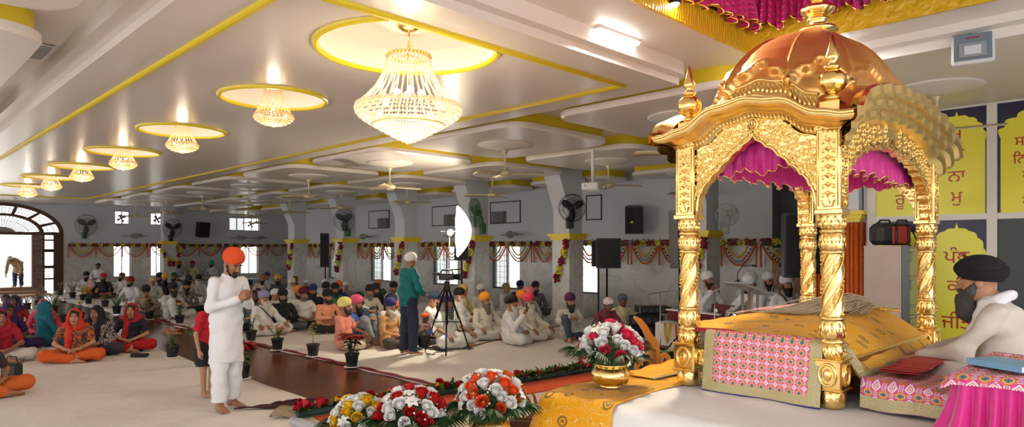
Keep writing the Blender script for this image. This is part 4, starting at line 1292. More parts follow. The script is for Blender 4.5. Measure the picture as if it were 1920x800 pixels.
# wooden cut-out emblems (built as solid boards)
def extrude_path(b, P, rad, depth, M):
    """flat ribbon of half-width rad along P (xz), thickness depth"""
    n = len(P); R = [rad]*n if isinstance(rad, (int, float)) else rad
    L1, L2 = [], []
    for i in range(n):
        p = Vector((P[i][0], P[i][1])); t = Vector((P[min(i+1, n-1)][0]-P[max(i-1, 0)][0], P[min(i+1, n-1)][1]-P[max(i-1, 0)][1])).normalized()
        nn = Vector((-t.y, t.x)); L1.append(p+nn*R[i]); L2.append(p-nn*R[i])
    for y0, y1, A, B in ((-depth/2, -depth/2, L1, L2), (depth/2, depth/2, L2, L1), (-depth/2, depth/2, L1, L1), (depth/2, -depth/2, L2, L2)):
        b.strip([(p.x, y0, p.y) for p in A], [(p.x, y1, p.y) for p in B], M=M, smooth=False)
    for i in (0, -1):
        q = [(L1[i].x, -depth/2, L1[i].y), (L2[i].x, -depth/2, L2[i].y), (L2[i].x, depth/2, L2[i].y), (L1[i].x, depth/2, L1[i].y)]
        b.add(q, [(0, 1, 2, 3) if i == 0 else (3, 2, 1, 0)], M=M)
def arcp(cx, cy, r, a0, a1, n=18, ry_=None): return [(cx+r*math.cos(math.radians(a0+(a1-a0)*k/n)), cy+(ry_ or r)*math.sin(math.radians(a0+(a1-a0)*k/n))) for k in range(n+1)]
ek = thing('wooden_emblem', 'tall golden wooden cut-out sign of flowing letters behind the pink bouquet', 'emblem', (4.72, 3.10, ZL+.004), -PI*.25)
EM = None
b = MB(); Wd = .035
extrude_path(b, [(.02, .30), (.03, .48), (.03, .56), (-.11, .56), (-.125, .50)][::-1], .022, .03, None)
extrude_path(b, [(.03, .38), (.055, .46), (.055, .58), (.04, .64), (-.01, .70), (-.04, .76), (-.085, .82), (-.13, .855)], [.03, .032, .03, .03, .03, .028, .024, .01], .03, None)
extrude_path(b, arcp(-.035, .43, .075, 60, 330), .020, .03, None)
extrude_path(b, [(.03, .56), (.03, .30)], .028, .03, None)
extrude_path(b, [(.115, .30), (.115, .42)], .020, .03, None)
extrude_path(b, arcp(.125, .48, .035, 0, 360, 24, .055), .020, .03, None)
b.build('letters', WOODL, ek)
MB().box((.0, 0, .155), (.42, .10, .30), bev=.01).build('emblem_stand', WOOD, ek)
kh = thing('khanda_emblem', 'small wooden sword-and-ring cut-out emblem beside the yellow runner', 'emblem', (3.62, 3.50, ZL+.004), -PI*.25)
b = MB(); z0 = .20
extrude_path(b, arcp(0, z0+.05, .05, 0, 360, 28), .010, .016, None)
extrude_path(b, [(0, z0-.07), (0, z0+.13)], [.008, .014], .018, None)
b.add([(-.02, -.009, z0+.12), (.02, -.009, z0+.12), (0, -.009, z0+.165), (-.02, .009, z0+.12), (.02, .009, z0+.12), (0, .009, z0+.165)], [(0, 1, 2), (5, 4, 3), (0, 3, 4, 1), (1, 4, 5, 2), (2, 5, 3, 0)])
for s in (-1, 1):
    extrude_path(b, [(s*p[0], p[1]) for p in [(.0, z0-.075), (.05, z0-.055), (.085, z0-.01), (.096, z0+.05), (.085, z0+.10), (.062, z0+.135)]], [.008, .014, .016, .014, .010, .002], .018, None)
b.build('sword_ring', mat('brown_wood', srgb(150, 82, 38), .4), kh)
MB().box((0, 0, .065), (.22, .09, .13), bev=.008).build('emblem_stand', WOOD, kh)
# ---------------------------------------------------------------- cloth canopy set into the ceiling over the throne
FRAMEM = mat('embossed_yellow_frame', srgb(232, 190, 40), 0.35, 0.0, bump=('wave', 9, 0.6, 0.012))
b = MB(); zt = ZB+.22
for p, q in (((FX0-.02, FY0-.02), (FX1+.02, FY0)), ((FX0-.02, FY1), (FX1+.02, FY1+.02)), ((FX0-.02, FY0), (FX0, FY1)), ((FX1, FY0), (FX1+.02, FY1))):
    b.b2((*p, ZB-.012), (*q, zt))
b.b2((FX0, FY0, ZB-.012), (FX0+.012, FY1, zt)).b2((FX1-.012, FY0, ZB-.012), (FX1, FY1, zt)).b2((FX0+.012, FY0, ZB-.012), (FX1-.012, FY0+.012, zt)).b2((FX0+.012, FY1-.012, ZB-.012), (FX1-.012, FY1, zt))
struct(b.build('trim_canopy_frame', FRAMEM))
b = MB()
for p, q in (((FX0-.3, FY0-.3), (FX1+.3, FY0-.02)), ((FX0-.3, FY1+.02), (FX1+.3, FY1+.3)), ((FX0-.3, FY0-.02), (FX0-.02, FY1+.02)), ((FX1+.02, FY0-.02), (FX1+.3, FY1+.02))):
    b.b2((*p, zt), (*q, zt+.02))
b.b2((FX0-.3, FY0-.3, ZB+.66), (FX1+.3, FY1+.3, ZB+.68))
for p, q in (((FX0-.3, FY0-.3), (FX1+.3, FY0-.28)), ((FX0-.3, FY1+.28), (FX1+.3, FY1+.3)), ((FX0-.3, FY0-.3), (FX0-.28, FY1+.3)), ((FX1+.28, FY0-.3), (FX1+.3, FY1+.3))):
    b.b2((*p, zt), (*q, ZB+.66))
struct(b.build('ceiling_recess', PAINT2))
cc = thing('cloth_canopy', 'magenta frilled cloth canopy with gold hem hanging in the ceiling frame', 'canopy', (0, 0, 0))
b = MB(); i_ = .10
e = frill(b, [(FX0+i_, FY0+i_, zt+.36), (FX1-i_, FY0+i_, zt+.36), (FX1-i_, FY1-i_, zt+.36), (FX0+i_, FY1-i_, zt+.36)], .40, .055, 700, 4)
fo = b.build('frill', PINK, cc, solid=.002)
b = MB(); b.tube(e, .009, 5, closed=True); b.build('gold_hem', GOLD, fo)
MB().box(((FX0+FX1)/2, (FY0+FY1)/2, zt+.38), (FX1-FX0-.16, FY1-FY0-.16, .02)).build('top_cloth', PINK, cc)
# spot lamps clamped on the frame
LAMPW = mat('lamp_glow_warm', (1, .9, .7), .5, emit=((1.0, .82, .55), 60))
def spotfix(loc, label):
    t = thing('spot_lamp', label, 'lamp', loc, 0, 'spot lamps on the canopy frame')
    b = MB(); b.lathe([(.02, .09), (.045, .06), (.05, .0), (.044, -.005)], 16, cap=False); b.build('housing', BLACKM, t)
    MB().sph((0, 0, .01), .038, 12, 8).build('bulb', LAMPW, t)
    MB().cyl((0, 0, .08), (0, .05, .12), .008).build('bracket', BLACKM, t)
    return t
p = pt(1241, 14, 5.55)
SPOT = Vector((4.62, 2.80, 3.66))
spotfix(SPOT, 'glowing spot lamp on the yellow frame above the throne')
# ---------------------------------------------------------------- painted boards with Gurmukhi writing
NAVY = mat('navy_board', srgb(24, 22, 60), .3); BOARDY = mat('yellow_green_board', srgb(228, 218, 62), .28); LETR = mat('red_letters', srgb(176, 30, 34), .35)
FRW = mat('white_board_frame', srgb(214, 208, 196), .45)
def letters(txt, loc, size, parent, rot, name='lettering'):
    cu = bpy.data.curves.new('txt', 'FONT'); cu.body = txt; cu.size = size; cu.align_x = 'CENTER'; cu.align_y = 'CENTER'; cu.extrude = .003
    tmp = bpy.data.objects.new('txt', cu); COL.objects.link(tmp)
    dg = bpy.context.evaluated_depsgraph_get(); me = bpy.data.meshes.new_from_object(tmp.evaluated_get(dg)); bpy.data.objects.remove(tmp)
    me.materials.clear(); me.materials.append(LETR)
    o = bpy.data.objects.new(name, me); COL.objects.link(o); o.parent = parent; o.location = loc; o.rotation_euler = rot
    return o
def arch_poly(w, h, n=4):
    """cusped arch outline (half width w, height h), local xy"""
    P = [(w, 0), (w, h*.70)]
    cus = []
    for k in range(n+1):
        t = k/n*PI/2; cus.append((w*math.cos(t)**.9, h*.70+h*.25*math.sin(t)))
    R = [(w, 0)]
    for (x0, y0), (x1, y1) in zip(cus[:-1], cus[1:]):
        for q in range(6):
            f = q/6; bx = math.sin(PI*f)*w*.10; R.append((x0+(x1-x0)*f+bx*.75, y0+(y1-y0)*f+bx*.6))
    R += [(w*.06, h*.955), (0, h)]
    return R+[(-x, y) for x, y in R[::-1][1:]]
def board(y0, y1, z0, z1, arches, label):
    """arches: [(centre y, half width, [(text, y, z, size)])]"""
    t = thing('painted_board', label, 'sign', (XB+.012, (y0+y1)/2, z0), 0, 'painted boards on the wall beside the stage')
    yc = (y0+y1)/2
    MB().b2((-.012, y0-yc, 0), (.018, y1-yc, z1-z0)).build('navy_panel', NAVY, t)
    Mx = Matrix(((0, 0, -1, 0), (-1, 0, 0, 0), (0, 1, 0, 0), (0, 0, 0, 1)))
    for cy, w, txts in arches:
        b = MB(); b.prism(arch_poly(w, z1-z0-.03), .004, M=tr(-.013, cy-yc, .0) @ Mx); b.build('arch_panel', BOARDY, t)
        for tx, ty, tz, sz in txts: letters(tx, (-.02, ty-yc, tz-z0), sz, t, (PI/2, 0, -PI/2))
    return t
yA = lambda px: XB*(1-(px-960)/FPX)/(1+(px-960)/FPX)
ZM0, ZM1, ZTOP, ZBT = 2.07, 2.14, 3.40, .54
# left upper, left lower
for z0, z1 in ((ZM1, ZTOP), (ZBT, ZM0)): pass
aw = .285
yl, yr_ = 2.46, 1.86
up = board(1.56, 2.74, ZM1, ZTOP, [(yl, aw, [('ਵਾ', yl, 3.08, .2), ('ਿਹ', yl, 2.86, .2), ('ਗੁ', yl, 2.61, .2), ('ਰੂ', yl, 2.34, .2)]), (yr_, aw, [('ਸ', yr_, 3.10, .2), ('ਿਤ', yr_, 2.85, .2), ('ਨਾ', yr_, 2.59, .2), ('ਮੁ', yr_, 2.34, .2)])], 'upper painted board with two yellow arches of red stacked letters')
lo = board(1.56, 2.74, ZBT, ZM0, [(yl, aw, [('ਦੇਗ', yl, 1.62, .22), ('ਤੇਗ', yl, 1.27, .22), ('ਫਿਤਹ', yl, .84, .21)]), (yr_, aw, [('ਪੰਥ', yr_, 1.62, .22), ('ਕੀ', yr_, 1.27, .22), ('ਜੀਤ', yr_, .84, .22)])], 'lower painted board with two yellow arches of red words behind the seated reader')
y2 = .88
u2 = board(.30, 1.46, ZM1, ZTOP, [(y2, .55, [('ਸਿਤ ਨਾਮੁ ਕਰਤਾ', y2, 2.94, .155), ('ਿਨਰਭਉ ਿਨਰਵੈਰ', y2, 2.74, .155), ('ਅਕਾਲ ਮੂਰਿਤ', y2, 2.55, .155), ('ਗੁਰ ਪਰਸਾਿਦ', y2, 2.26, .155)])], 'wide painted board of several text lines at the right wall edge')
# frame bars
b = MB()
for z0, z1 in ((ZBT-.09, ZBT), (ZM0, ZM1), (ZTOP, ZTOP+.10)): b.b2((XB-.02, -.6, z0), (XB+.03, 2.78, z1))
for y in (2.74, 1.46, .2): b.b2((XB-.024, y, ZBT-.09), (XB+.03, y+.10, ZTOP+.1))
struct(b.build('trim_board_frame', FRW))
# half open doorway under the wide board: dimness and daylight painted onto flat panels
dw = MB(); dw.b2((XB-.02, .95, ZBT), (XB+.012, 1.02, ZM0-.1)); dw.b2((XB-.02, .3, ZM0-.14), (XB+.012, 1.02, ZM0-.08))
dd = struct(dw.build('door_2', FRW))
MB().b2((XB-.002, 1.0, ZBT), (XB+.02, 1.46, ZM0)).build('dark_gap_panel', mat('painted_room_dimness', srgb(70, 74, 74), .6), dd)  # dark panel standing in for the shade of the room behind
MB().b2((XB-.008, 1.06, .9), (XB+.004, 1.2, 1.80)).build('glowing_pane', mat('painted_daylight', (.9, .95, .95), .3, emit=((.9, .96, 1), .8)), dd)  # emission stands in for daylight; solid wall behind it
MB().b2((XB-.012, 1.05, .86), (XB-.004, 1.075, 1.82)).build('pane_bar', BLACKM, dd)
MB().b2((XB-.01, .3, ZBT), (XB+.01, .95, ZM0-.14)).build('panel', BOARDY, dd)
# ---------------------------------------------------------------- chandeliers
def beadmat(nm_, c1, c2):
    m = mat(nm_, c1, .12, 0, .8)
    b = NB(m); n, l = b.n, b.l; p = b.bsdf()
    t = n.new('ShaderNodeBsdfTranslucent'); t.inputs[0].default_value = (*c2, 1)
    mx = n.new('ShaderNodeMixShader'); mx.inputs[0].default_value = .4
    l.new(p.outputs[0], mx.inputs[1]); l.new(t.outputs[0], mx.inputs[2])
    l.new(mx.outputs[0], n['Material Output'].inputs[0])
    return m
BEADB = beadmat('crystal_bead', (.95, .86, .70), (.98, .90, .76)); BEADS = beadmat('amber_crystal_bead', (.90, .74, .46), (.95, .80, .54))
BULB = mat('bulb_glow', (1, .9, .7), .5, emit=((1.0, .80, .50), 26))
def chandelier(R, top, label, detail, hook, vs_=1.0):
    """R = widest radius; built hanging below z=0"""
    t = thing('chandelier', label, 'chandelier', (0, 0, 0), 0, 'crystal chandeliers over the aisle')
    k = R/.43; BEAD = BEADB if detail else BEADS
    b = MB(); b.lathe([(.10*k, 0), (.095*k, -.03*k), (.05*k, -.055*k), (.02*k, -.06*k)], 24); b.build('ceiling_rose', GOLD, t)
    b = MB(); b.tube([(0, 0, -.05*k), (0, 0, -top*k)], .010*k, 8)
    if hook:
        b.tube([(.022*k*math.sin(a), 0, -(.15+.02*a/1.2)*k-.02*k*math.cos(a)) for a in np.linspace(0, 6, 20)], .007*k, 6)
    b.build('rod', GOLD, t)
    z0 = -top*k
    b = MB()
    for r, z in ((.165, 0), (.172, -.018)): b.tube([(r*k*math.cos(a), r*k*math.sin(a), z0+z*k) for a in np.linspace(0, 2*PI, 49)[:-1]], .006*k, 6, closed=True)
    nb = 36
    for i in range(nb): b.sph((.178*k*math.cos(2*PI*i/nb), .178*k*math.sin(2*PI*i/nb), z0-.006*k), .0135*k, 6, 4)
    for i in range(6): b.tube([(0, 0, z0), (.165*k*math.cos(PI*i/3), .165*k*math.sin(PI*i/3), z0)], .004*k, 5)
    b.build('crown_ring', GOLD, t)
    prof = [(.165, 0), (.185, -.09), (.22, -.175), (.27, -.265), (.345, -.35), (.42, -.415)]
    prof = [(r, z*vs_) for r, z in prof]; zz = [-p[1] for p in prof]; rr_ = [p[0] for p in prof]
    ns = 32 if detail else 24; nbd = 30 if detail else 26
    b = MB()
    for s in range(ns):
        a = 2*PI*s/ns
        for q in range(nbd):
            z = .415*vs_*(q+.5)/nbd; r = float(np.interp(z, zz, rr_))
            b.sph((r*k*math.cos(a), r*k*math.sin(a), z0-z*k), (.0088 if detail else .0125)*k, 6, 4)
    b.build('bead_strands', BEAD, t)
    b = MB()
    tiers = [(.425, -.42), (.432, -.447), (.425, -.474), (.405, -.500), (.372, -.526), (.33, -.552), (.285, -.578), (.238, -.604), (.19, -.630), (.142, -.656), (.095, -.68), (.05, -.70), (.015, -.715)]
    tiers = [(r, z-.415*(vs_-1)) for r, z in tiers]
    if not detail: tiers = [(r, z-.415*(vs_-1)) for r, z in ((.37, -.395), (.42, -.43), (.435, -.475), (.415, -.52), (.37, -.562), (.30, -.60), (.21, -.632), (.10, -.655), (.02, -.66))]
    for r, z in tiers:
        br = .0135 if detail else .021
        m = max(3, int(2*PI*r/(br*2.05)))
        for i in range(m):
            a = 2*PI*(i+.5*(tiers.index((r, z)) % 2))/m
            b.sph((r*k*math.cos(a), r*k*math.sin(a), z0+z*k), br*k, 6, 4)
    b.build('bead_bowl', BEAD, t)
    b = MB()
    for r, z in ((.415, -.43-.415*(vs_-1)), (.3, -.57-.415*(vs_-1))): b.tube([(r*k*math.cos(a), r*k*math.sin(a), z0+z*k) for a in np.linspace(0, 2*PI, 49)[:-1]], .006*k, 5, closed=True)
    b.build('frame_ring', GOLD, t)
    for i in range(8 if detail else 5):
        a = 2*PI*i/(8 if detail else 5)+.3; r = .30 if i % 2 == 0 else .10; z = (-.44 if i % 2 == 0 else -.30)-.415*(vs_-1)
        MB().sph((r*k*math.cos(a), r*k*math.sin(a), z0+z*k), .028*k, 8, 6).build('bulb', BULB, t)
    MB().sph((0, 0, z0-(.66+.415*(vs_-1))*k), .03*k, 8, 6).build('bulb', BULB, t)
    return t
big = chandelier(.43, .255, 'big crystal chandelier in the largest ceiling ring', True, True); big.location = (CH[0][0], CH[0][1], ZB-.004)
sm = chandelier(.205, .08, 'small chandelier in the ring next to the biggest chandelier', False, False, 1.75); sm.location = (CH[1][0], CH[1][1], ZB-.004)
names = ['second small crystal chandelier from the biggest one', 'third small crystal chandelier from the biggest one', 'fourth small crystal chandelier from the biggest one', 'fifth small crystal chandelier from the biggest one', 'smallest crystal chandelier in front of the arched doorway']
for k in range(2, 7): dup(sm, (CH[k][0], CH[k][1], ZB-.004), .4*k, names[k-2])
# ---------------------------------------------------------------- ceiling fans and their medallions
def medallion(x, y, z):
    b = MB(); b.lathe([(.42, 0), (.425, -.012), (.40, -.02), (.30, -.045), (.12, -.075), (.06, -.085)], 96, fn=lambda a, i: 1+(.018*abs(math.cos(18*a)) if i < 4 else 0)); b.M = None
    o = struct(b.build('ceiling_medallion', PAINT2)); o.location = (x, y, z)
def cfan(loc, rz_, label):
    t = thing('ceiling_fan', label, 'ceiling fan', loc, rz_, 'ceiling fans')
    MB().lathe([(.05, 0), (.05, -.03), (.014, -.07), (.013, -.28), (.03, -.29), (.03, -.31)], 16).build('rod', FANB, t)
    MB().lathe([(.03, -.30), (.06, -.32), (.11, -.345), (.12, -.37), (.10, -.40), (.06, -.42), (.02, -.425)], 24).build('motor', FANB, t)
    for k in range(3):
        b = MB(); a = 2*PI*k/3
        def fn(u, v):
            r = .10+.50*v; w = (.045+.025*v)*(2*u-1)
            return (r*math.cos(a)-w*math.sin(a), r*math.sin(a)+w*math.cos(a), -.372+.02*(2*u-1)-.01*v)
        b.grid(fn, 2, 8); b.build('blade', FANB, t, solid=.006)
    return t
fanspec = []
ordn = ['nearest', 'second', 'third', 'fourth', 'fifth', 'sixth', 'seventh', 'eighth']
proto = None
LFAN = {(0, 0): 'ceiling fan beside the left pinnacle of the golden throne', (0, 1): 'ceiling fan lit warm under the panel right of the big chandelier'}
def putfan(x, y, z, label, r):
    global proto
    medallion(x, y, z)
    if proto is None: proto = cfan((x, y, z-.08), r, label)
    else: dup(proto, (x, y, z-.08), r, label)
cnt = 0
for k in range(0, 8): putfan(7.2, 4.25+3.1*k, ZP, ('ceiling fan under the panel just left of the throne' if k == 0 else '%s ceiling fan from the throne in the panel row next to the chandeliers' % ordn[k]), .7*k+.35)
for k in range(0, 7): putfan(9.85, 4.25+3.1*k, ZP, ('ceiling fan seen through the front arch of the throne' if k == 0 else '%s ceiling fan from the throne in the panel row beside the pillars' % ordn[k]), 1.1*k+.2)
putfan(12.6, 7.35, ZP, 'ceiling fan near the side wall behind the left golden pillar', .9)
putfan(8.1, 1.78, ZB-.15, 'ceiling fan in front of the painted boards beside the dome', 2.62)
putfan(12.7, 28.6, ZP, 'ceiling fan before the far window with green panes', .3)
putfan(8.9, 27.5, ZB, 'ceiling fan before the two small square windows', 1.2)
# ---------------------------------------------------------------- wall fans
def wall_fan(R, loc, rz_, label, m1, m2, tilt=.0, box_=None):
    """axis along -Y; bracket behind"""
    t = thing('wall_fan', label, 'wall fan', loc, rz_, 'wall fans')
    Mt = rx(tilt)
    b = MB(); b.M = Mt
    for r, y in ((1.0, 0), (.96, -.06), (.7, -.085), (.45, -.095), (.2, -.10), (.96, .06), (.6, .09)):
        b.tube([(r*R*math.cos(a), y, r*R*math.sin(a)) for a in np.linspace(0, 2*PI, 41)[:-1]], .006 if r == 1 else .0035, 5, closed=True)
    for k in range(36):
        a = 2*PI*k/36; c, s = math.cos(a)*R, math.sin(a)*R
        b.tube([(c*.18, -.10, s*.18), (c*.6, -.092, s*.6), (c*.96, -.06, s*.96), (c, 0, s), (c*.96, .06, s*.96), (c*.3, .10, s*.3)], .0022, 4)
    b.build('cage', m2, t)
    b = MB(); b.M = Mt; b.M = Mt @ rx(PI/2); b.lathe([(.0, -.16), (.075, -.15), (.085, -.08), (.07, -.02), (.03, .03), (0, .05)], 18); b.build('motor', m1, t)
    for k in range(3):
        a = 2*PI*k/3+.5; b = MB(); b.M = Mt
        def fn(u, v):
            r = (.12+.78*v)*R; w = R*(.10+.16*math.sin(PI*min(1, v*.8+.1)))*(2*u-1)
            return (r*math.cos(a)-w*math.sin(a), -.02+.10*w, r*math.sin(a)+w*math.cos(a))
        b.grid(fn, 3, 6); b.build('blade', m1, t, solid=.004)
    b = MB(); b.tube([(0, .10, 0), (0, .18, -.10), (0, .22, -R*.9)], .022, 10); b.box((0, .20, -R*1.05), (.16, .14, .26), bev=.02); b.build('bracket', box_ or m1, t)
    return t
CAGE = mat('fan_cage_wire', srgb(90, 92, 92), .4, .7)
wall_fan(.42, (6.9, 31.55, 2.72), .15, 'wall fan with green base beside the arched doorway', mat('fan_grey_green', srgb(84, 92, 78), .5), CAGE, .1, BLUEG)
wall_fan(.40, (9.9, 30.6, 2.62), .1, 'black wall fan on the far pillar between the windows', BLACK, CAGE, .1, BLACK)
wall_fan(.37, (11.25, 18.85, 2.66), -1.1, 'wall fan with green box on the pillar beside the tall black speaker', mat('fan_dark_green', srgb(36, 48, 34), .5), CAGE, .1, BLUEG)
wall_fan(.37, (11.05, 12.35, 2.62), -2.0, 'green wall fan seen edge-on above the photo umbrella', BLUEG, BLUEG, .1, BLUEG)
wall_fan(.30, (11.15, 9.3, 2.62), -.62, 'black wall fan on the pillar left of the projector', BLACK, BLACKM, .08, BLACK)
wall_fan(.22, (11.75, 6.0, 2.37), -.9, 'white wall fan on the pillar seen through the throne', mat('fan_white', srgb(205, 205, 200), .4), mat('fan_white', srgb(205, 205, 200), .4), .0)
# wrapped fans on rods
WRAP = mat('grey_plastic_wrap', srgb(150, 145, 138), .4, bump=('noise', 20, .8, .03))
wr = None
def wrapped(loc, rz_, label, s=1.0):
    global wr
    if wr is None:
        sd = SDF(); rr = random.Random(4)
        for k in range(9): sd.ell((rr.uniform(-.18, .18), rr.uniform(-.05, .05), rr.uniform(-.06, .05)), (rr.uniform(.07, .13), .09, rr.uniform(.06, .11)), .05)
        V, Q = sd.mesh(.02, noise=lambda x, y, z: .012*np.sin(40*x+9*z)*np.sin(33*z+11*y))
        t = thing('wrapped_fan', label, 'wrapped fan', loc, rz_, 'plastic wrapped wall fans')
        b = MB(); b.addarr(V, Q); b.build('plastic_wrap', WRAP, t)
        b = MB(); b.tube([(-.55, .06, 0), (.5, .06, .0)], .012, 6); b.tube([(0, .05, 0), (0, .32, -.02)], .015, 6); b.build('rod', CAGE, t)
        wr = t
    else: dup(wr, loc, rz_, label, scale=s)
wrapped((8.75, 31.6, 2.28), 0, 'wrapped wall fan between the small square windows on the far wall')
wrapped((13.3, 31.6, 2.26), 0, 'wrapped wall fan under the green paned far window, its left one')
wrapped((14.2, 31.6, 2.26), 0, 'wrapped wall fan under the green paned far window, its right one')
wrapped((13.05, 20.6, 2.16), PI/2*-1, 'wrapped wall fan above the garland left of the cameraman', .8)
wrapped((13.05, 15.7, 2.14), -PI/2, 'wrapped wall fan behind the lit photo umbrella', .8)
wrapped((13.05, 13.1, 2.12), -PI/2, 'wrapped wall fan on the wall right of the umbrella', .8)
# ---------------------------------------------------------------- upper boarded windows with coolers
for k, (a, c) in enumerate(UP):
    wn[0] += 1; z0, z1 = 2.46, 3.10; x = XW-.0
    b = MB(); t_ = .03
    for p, q in (((a, z0), (c, z0+t_)), ((a, z1-t_), (c, z1)), ((a, z0), (a+t_, z1)), ((c-t_, z0), (c, z1))): b.b2((x-.02, p[0], p[1]), (x+.02, q[0], q[1]))
    w = struct(b.build('window_%d' % wn[0], mat('dark_window_frame', srgb(60, 60, 58), .5)))
    MB().b2((x-.012, a+t_, z0+t_), (x+.0, c-t_, z1-t_)).build('panel', WALLP, w)
    if c-a > .8:
        t = thing('air_conditioner', ['', 'grey air conditioner in the boarded window right of the umbrella', 'grey air conditioner in the boarded window behind the umbrella', 'grey air conditioner in the boarded window above the cameraman'][k], 'air conditioner', (x-.02, a+(.32 if k != 1 else .85), z0+.03), 0, 'window air conditioners')
        MB().b2((-.10, -.27, 0), (0, .27, .32), bev=.01).build('body', mat('cooler_grey', srgb(120, 118, 112), .5), t)
        b = MB()
        for q in range(7): b.b2((-.108, -.25, .03+.038*q), (-.098, .10, .045+.038*q))
        b.build('grille', mat('cooler_dark', srgb(80, 78, 74), .5), t)
# ---------------------------------------------------------------- loudspeakers
def speaker(loc, rz_, label, w=.42, d=.34, h=.64, tilt=0.0, stand=0.0):
    t = thing('loudspeaker', label, 'speaker', loc, rz_, 'black loudspeakers')
    Mt = rx(tilt)
    b = MB(); b.M = Mt
    P = [(-w/2, -d/2), (w/2, -d/2), (w/2*.72, d/2), (-w/2*.72, d/2)]
    b.prism(P, h, z0=0); b.build('cabinet', BLACK, t)
    b = MB(); b.M = Mt; b.b2((-w*.45, -d/2-.012, h*.04), (w*.45, -d/2-.002, h*.96), bev=.01); g = b.build('front_grille', GRILL, t)
    if stand:
        b = MB(); b.cyl((0, 0, -stand), (0, 0, .02), .018, n=10); b.build('pole', BLACKM, t)
        for k in range(3):
            a = 2*PI*k/3; MB().tube([(0, 0, -stand+.35), (.30*math.cos(a), .30*math.sin(a), -stand+.01)], .012, 8).build('leg', BLACKM, t)
    return t
s = speaker((11.45, 31.55, 2.28), .25, 'black loudspeaker hung on the far wall beside the black fan', .5, .4, .68, .12)
MB().cyl((0, .1, .3), (0, .42, .3), .03).build('wall_bracket', BLACKM, s)
s = speaker((13.0, 8.95, 2.1), -1.0, 'black loudspeaker with yellow badge hung high on the side wall', .42, .36, .64, .16)
MB().cyl((0, .1, .3), (0, .40, .3), .03).build('wall_bracket', BLACKM, s)
b = MB(); b.M = rx(.16); b.M = rx(.16) @ tr(-.05, -.197, .28) @ rx(PI/2); b.lathe([(.028, 0), (.028, .008), (0, .01)], 16); b.build('badge', YEL, s)
q_ = pt(1138, HZ, 13.4)
speaker((q_.x, q_.y, 1.34), -.75, 'black loudspeaker on a pole between two pillars beside the men in front of the wall', .50, .36, .60, 0, 1.33)
q_ = pt(1122, HZ, 13.9)
speaker((q_.x, q_.y, 1.36), -.75, 'smaller black loudspeaker behind the pole speaker', .34, .30, .52, 0, 1.35)
speaker((9.3, 5.55, 1.42), -.35, 'tall slim black loudspeaker beside the left golden pillar', .24, .26, .92, -.05, 1.40)
q_ = pt(610, HZ, 21.0)
speaker((q_.x, q_.y, 1.15), -.7, 'tall narrow black loudspeaker between the far pillars', .27, .26, 1.08, 0, 1.14)
q_ = pt(866, HZ, 16.0)
speaker((q_.x, q_.y, 1.45), -.8, 'black loudspeaker on a stand behind the photo umbrella', .34, .3, .42, 0, 1.44)
# ---------------------------------------------------------------- projector, flood light, tube light, vent
t = thing('projector', 'white projector hanging from the ceiling on a white pole', 'projector', (8.62, 6.75, ZP), 0)
MB().cyl((0, 0, -.56), (0, 0, 0), .028, n=12).b2((-.07, -.07, -.03), (.07, .07, 0)).build('pole', PAINT2, t)
b = MB(); b.M = tr(0, 0, -.60) @ rz(.35); b.box((0, 0, 0), (.36, .28, .12), bev=.015); b.build('body', mat('projector_white', srgb(222, 220, 214), .4), t)
b = MB(); b.M = tr(0, 0, -.60) @ rz(.35) @ tr(.10, -.14, 0) @ rx(PI/2); b.lathe([(.05, 0), (.05, .04), (.03, .05), (0, .05)], 18); b.build('lens', STEEL, t)
MB().tube([(-.1, 0, -.54), (-.18, .02, -.46), (-.16, .02, -.54), (-.2, 0, -.60)], .008, 6).build('cable', BLACK, t)
t = thing('flood_light', 'square flood light fixed under the ceiling above the painted boards', 'flood light', (5.66*.8*1.0, 0, 0), 0)
fp = pt(1824, 90, 5.45); t.location = fp
t.rotation_euler = (0, 0, math.atan2(fp.y, fp.x)-PI/2)
b = MB(); b.M = rx(-.30); b.b2((-.148, -.02, -.14), (.148, .035, .14), bev=.02); b.build('housing', mat('flood_white', srgb(215, 216, 218), .4), t)
b = MB(); b.M = rx(-.30); b.b2((-.13, -.026, -.122), (.13, -.018, .122), bev=.003); b.build('glass', mat('flood_glass', srgb(120, 134, 146), .2), t)
b = MB(); b.M = rx(-.30)
for p, q in (((-.09, -.09), (.09, .03)),):
    V = [(-.095, -.028, -.10), (.095, -.028, -.10), (.095, -.028, .035), (-.095, -.028, .035), (-.055, -.014, -.06), (.055, -.014, -.06), (.055, -.014, .0), (-.055, -.014, .0)]
    b.add(V, [(0, 1, 5, 4), (1, 2, 6, 5), (2, 3, 7, 6), (3, 0, 4, 7), (4, 5, 6, 7)])
b.add([(v[0], v[1]-.004, v[2]) for v in V[:4]]+[(v[0]*.6, -.034, v[2]*.6-.015) for v in V[:4]], [(0, 1, 5, 4), (1, 2, 6, 5), (2, 3, 7, 6), (3, 0, 4, 7)], mi=0); b.add([(v[0]*.6, -.034, v[2]*.6-.015) for v in V[:4]], [(0, 1, 2, 3)], mi=1)
b.build('reflector', [mat('flood_reflector', srgb(176, 188, 198), .25, .6), mat('flood_led', srgb(214, 220, 226), .3)], t)
b = MB(); b.M = rx(-.30)
for q in range(9): b.b2((-.045+.010*q, -.029, .075), (-.038+.010*q, -.027, .085+.003*(q % 3)))
b.build('red_mark', LETR, t)
b = MB(); b.tube([(-.02, .03, .10), (-.02, .05, ZB-fp.z-.005)], .012, 8); b.tube([(.02, .03, .12), (.06, .05, .19), (.12, .05, .18), (.13, .04, .12)], .006, 6); b.build('bracket', BLACKM, t)
t = thing('tube_light', 'glowing tube light fixed on the ceiling edge beside the nave', 'tube light', (4.68, 3.385, ZB-.02), -.03)
MB().b2((-.29, -.03, 0), (.29, .03, .02)).build('batten', PAINT2, t)
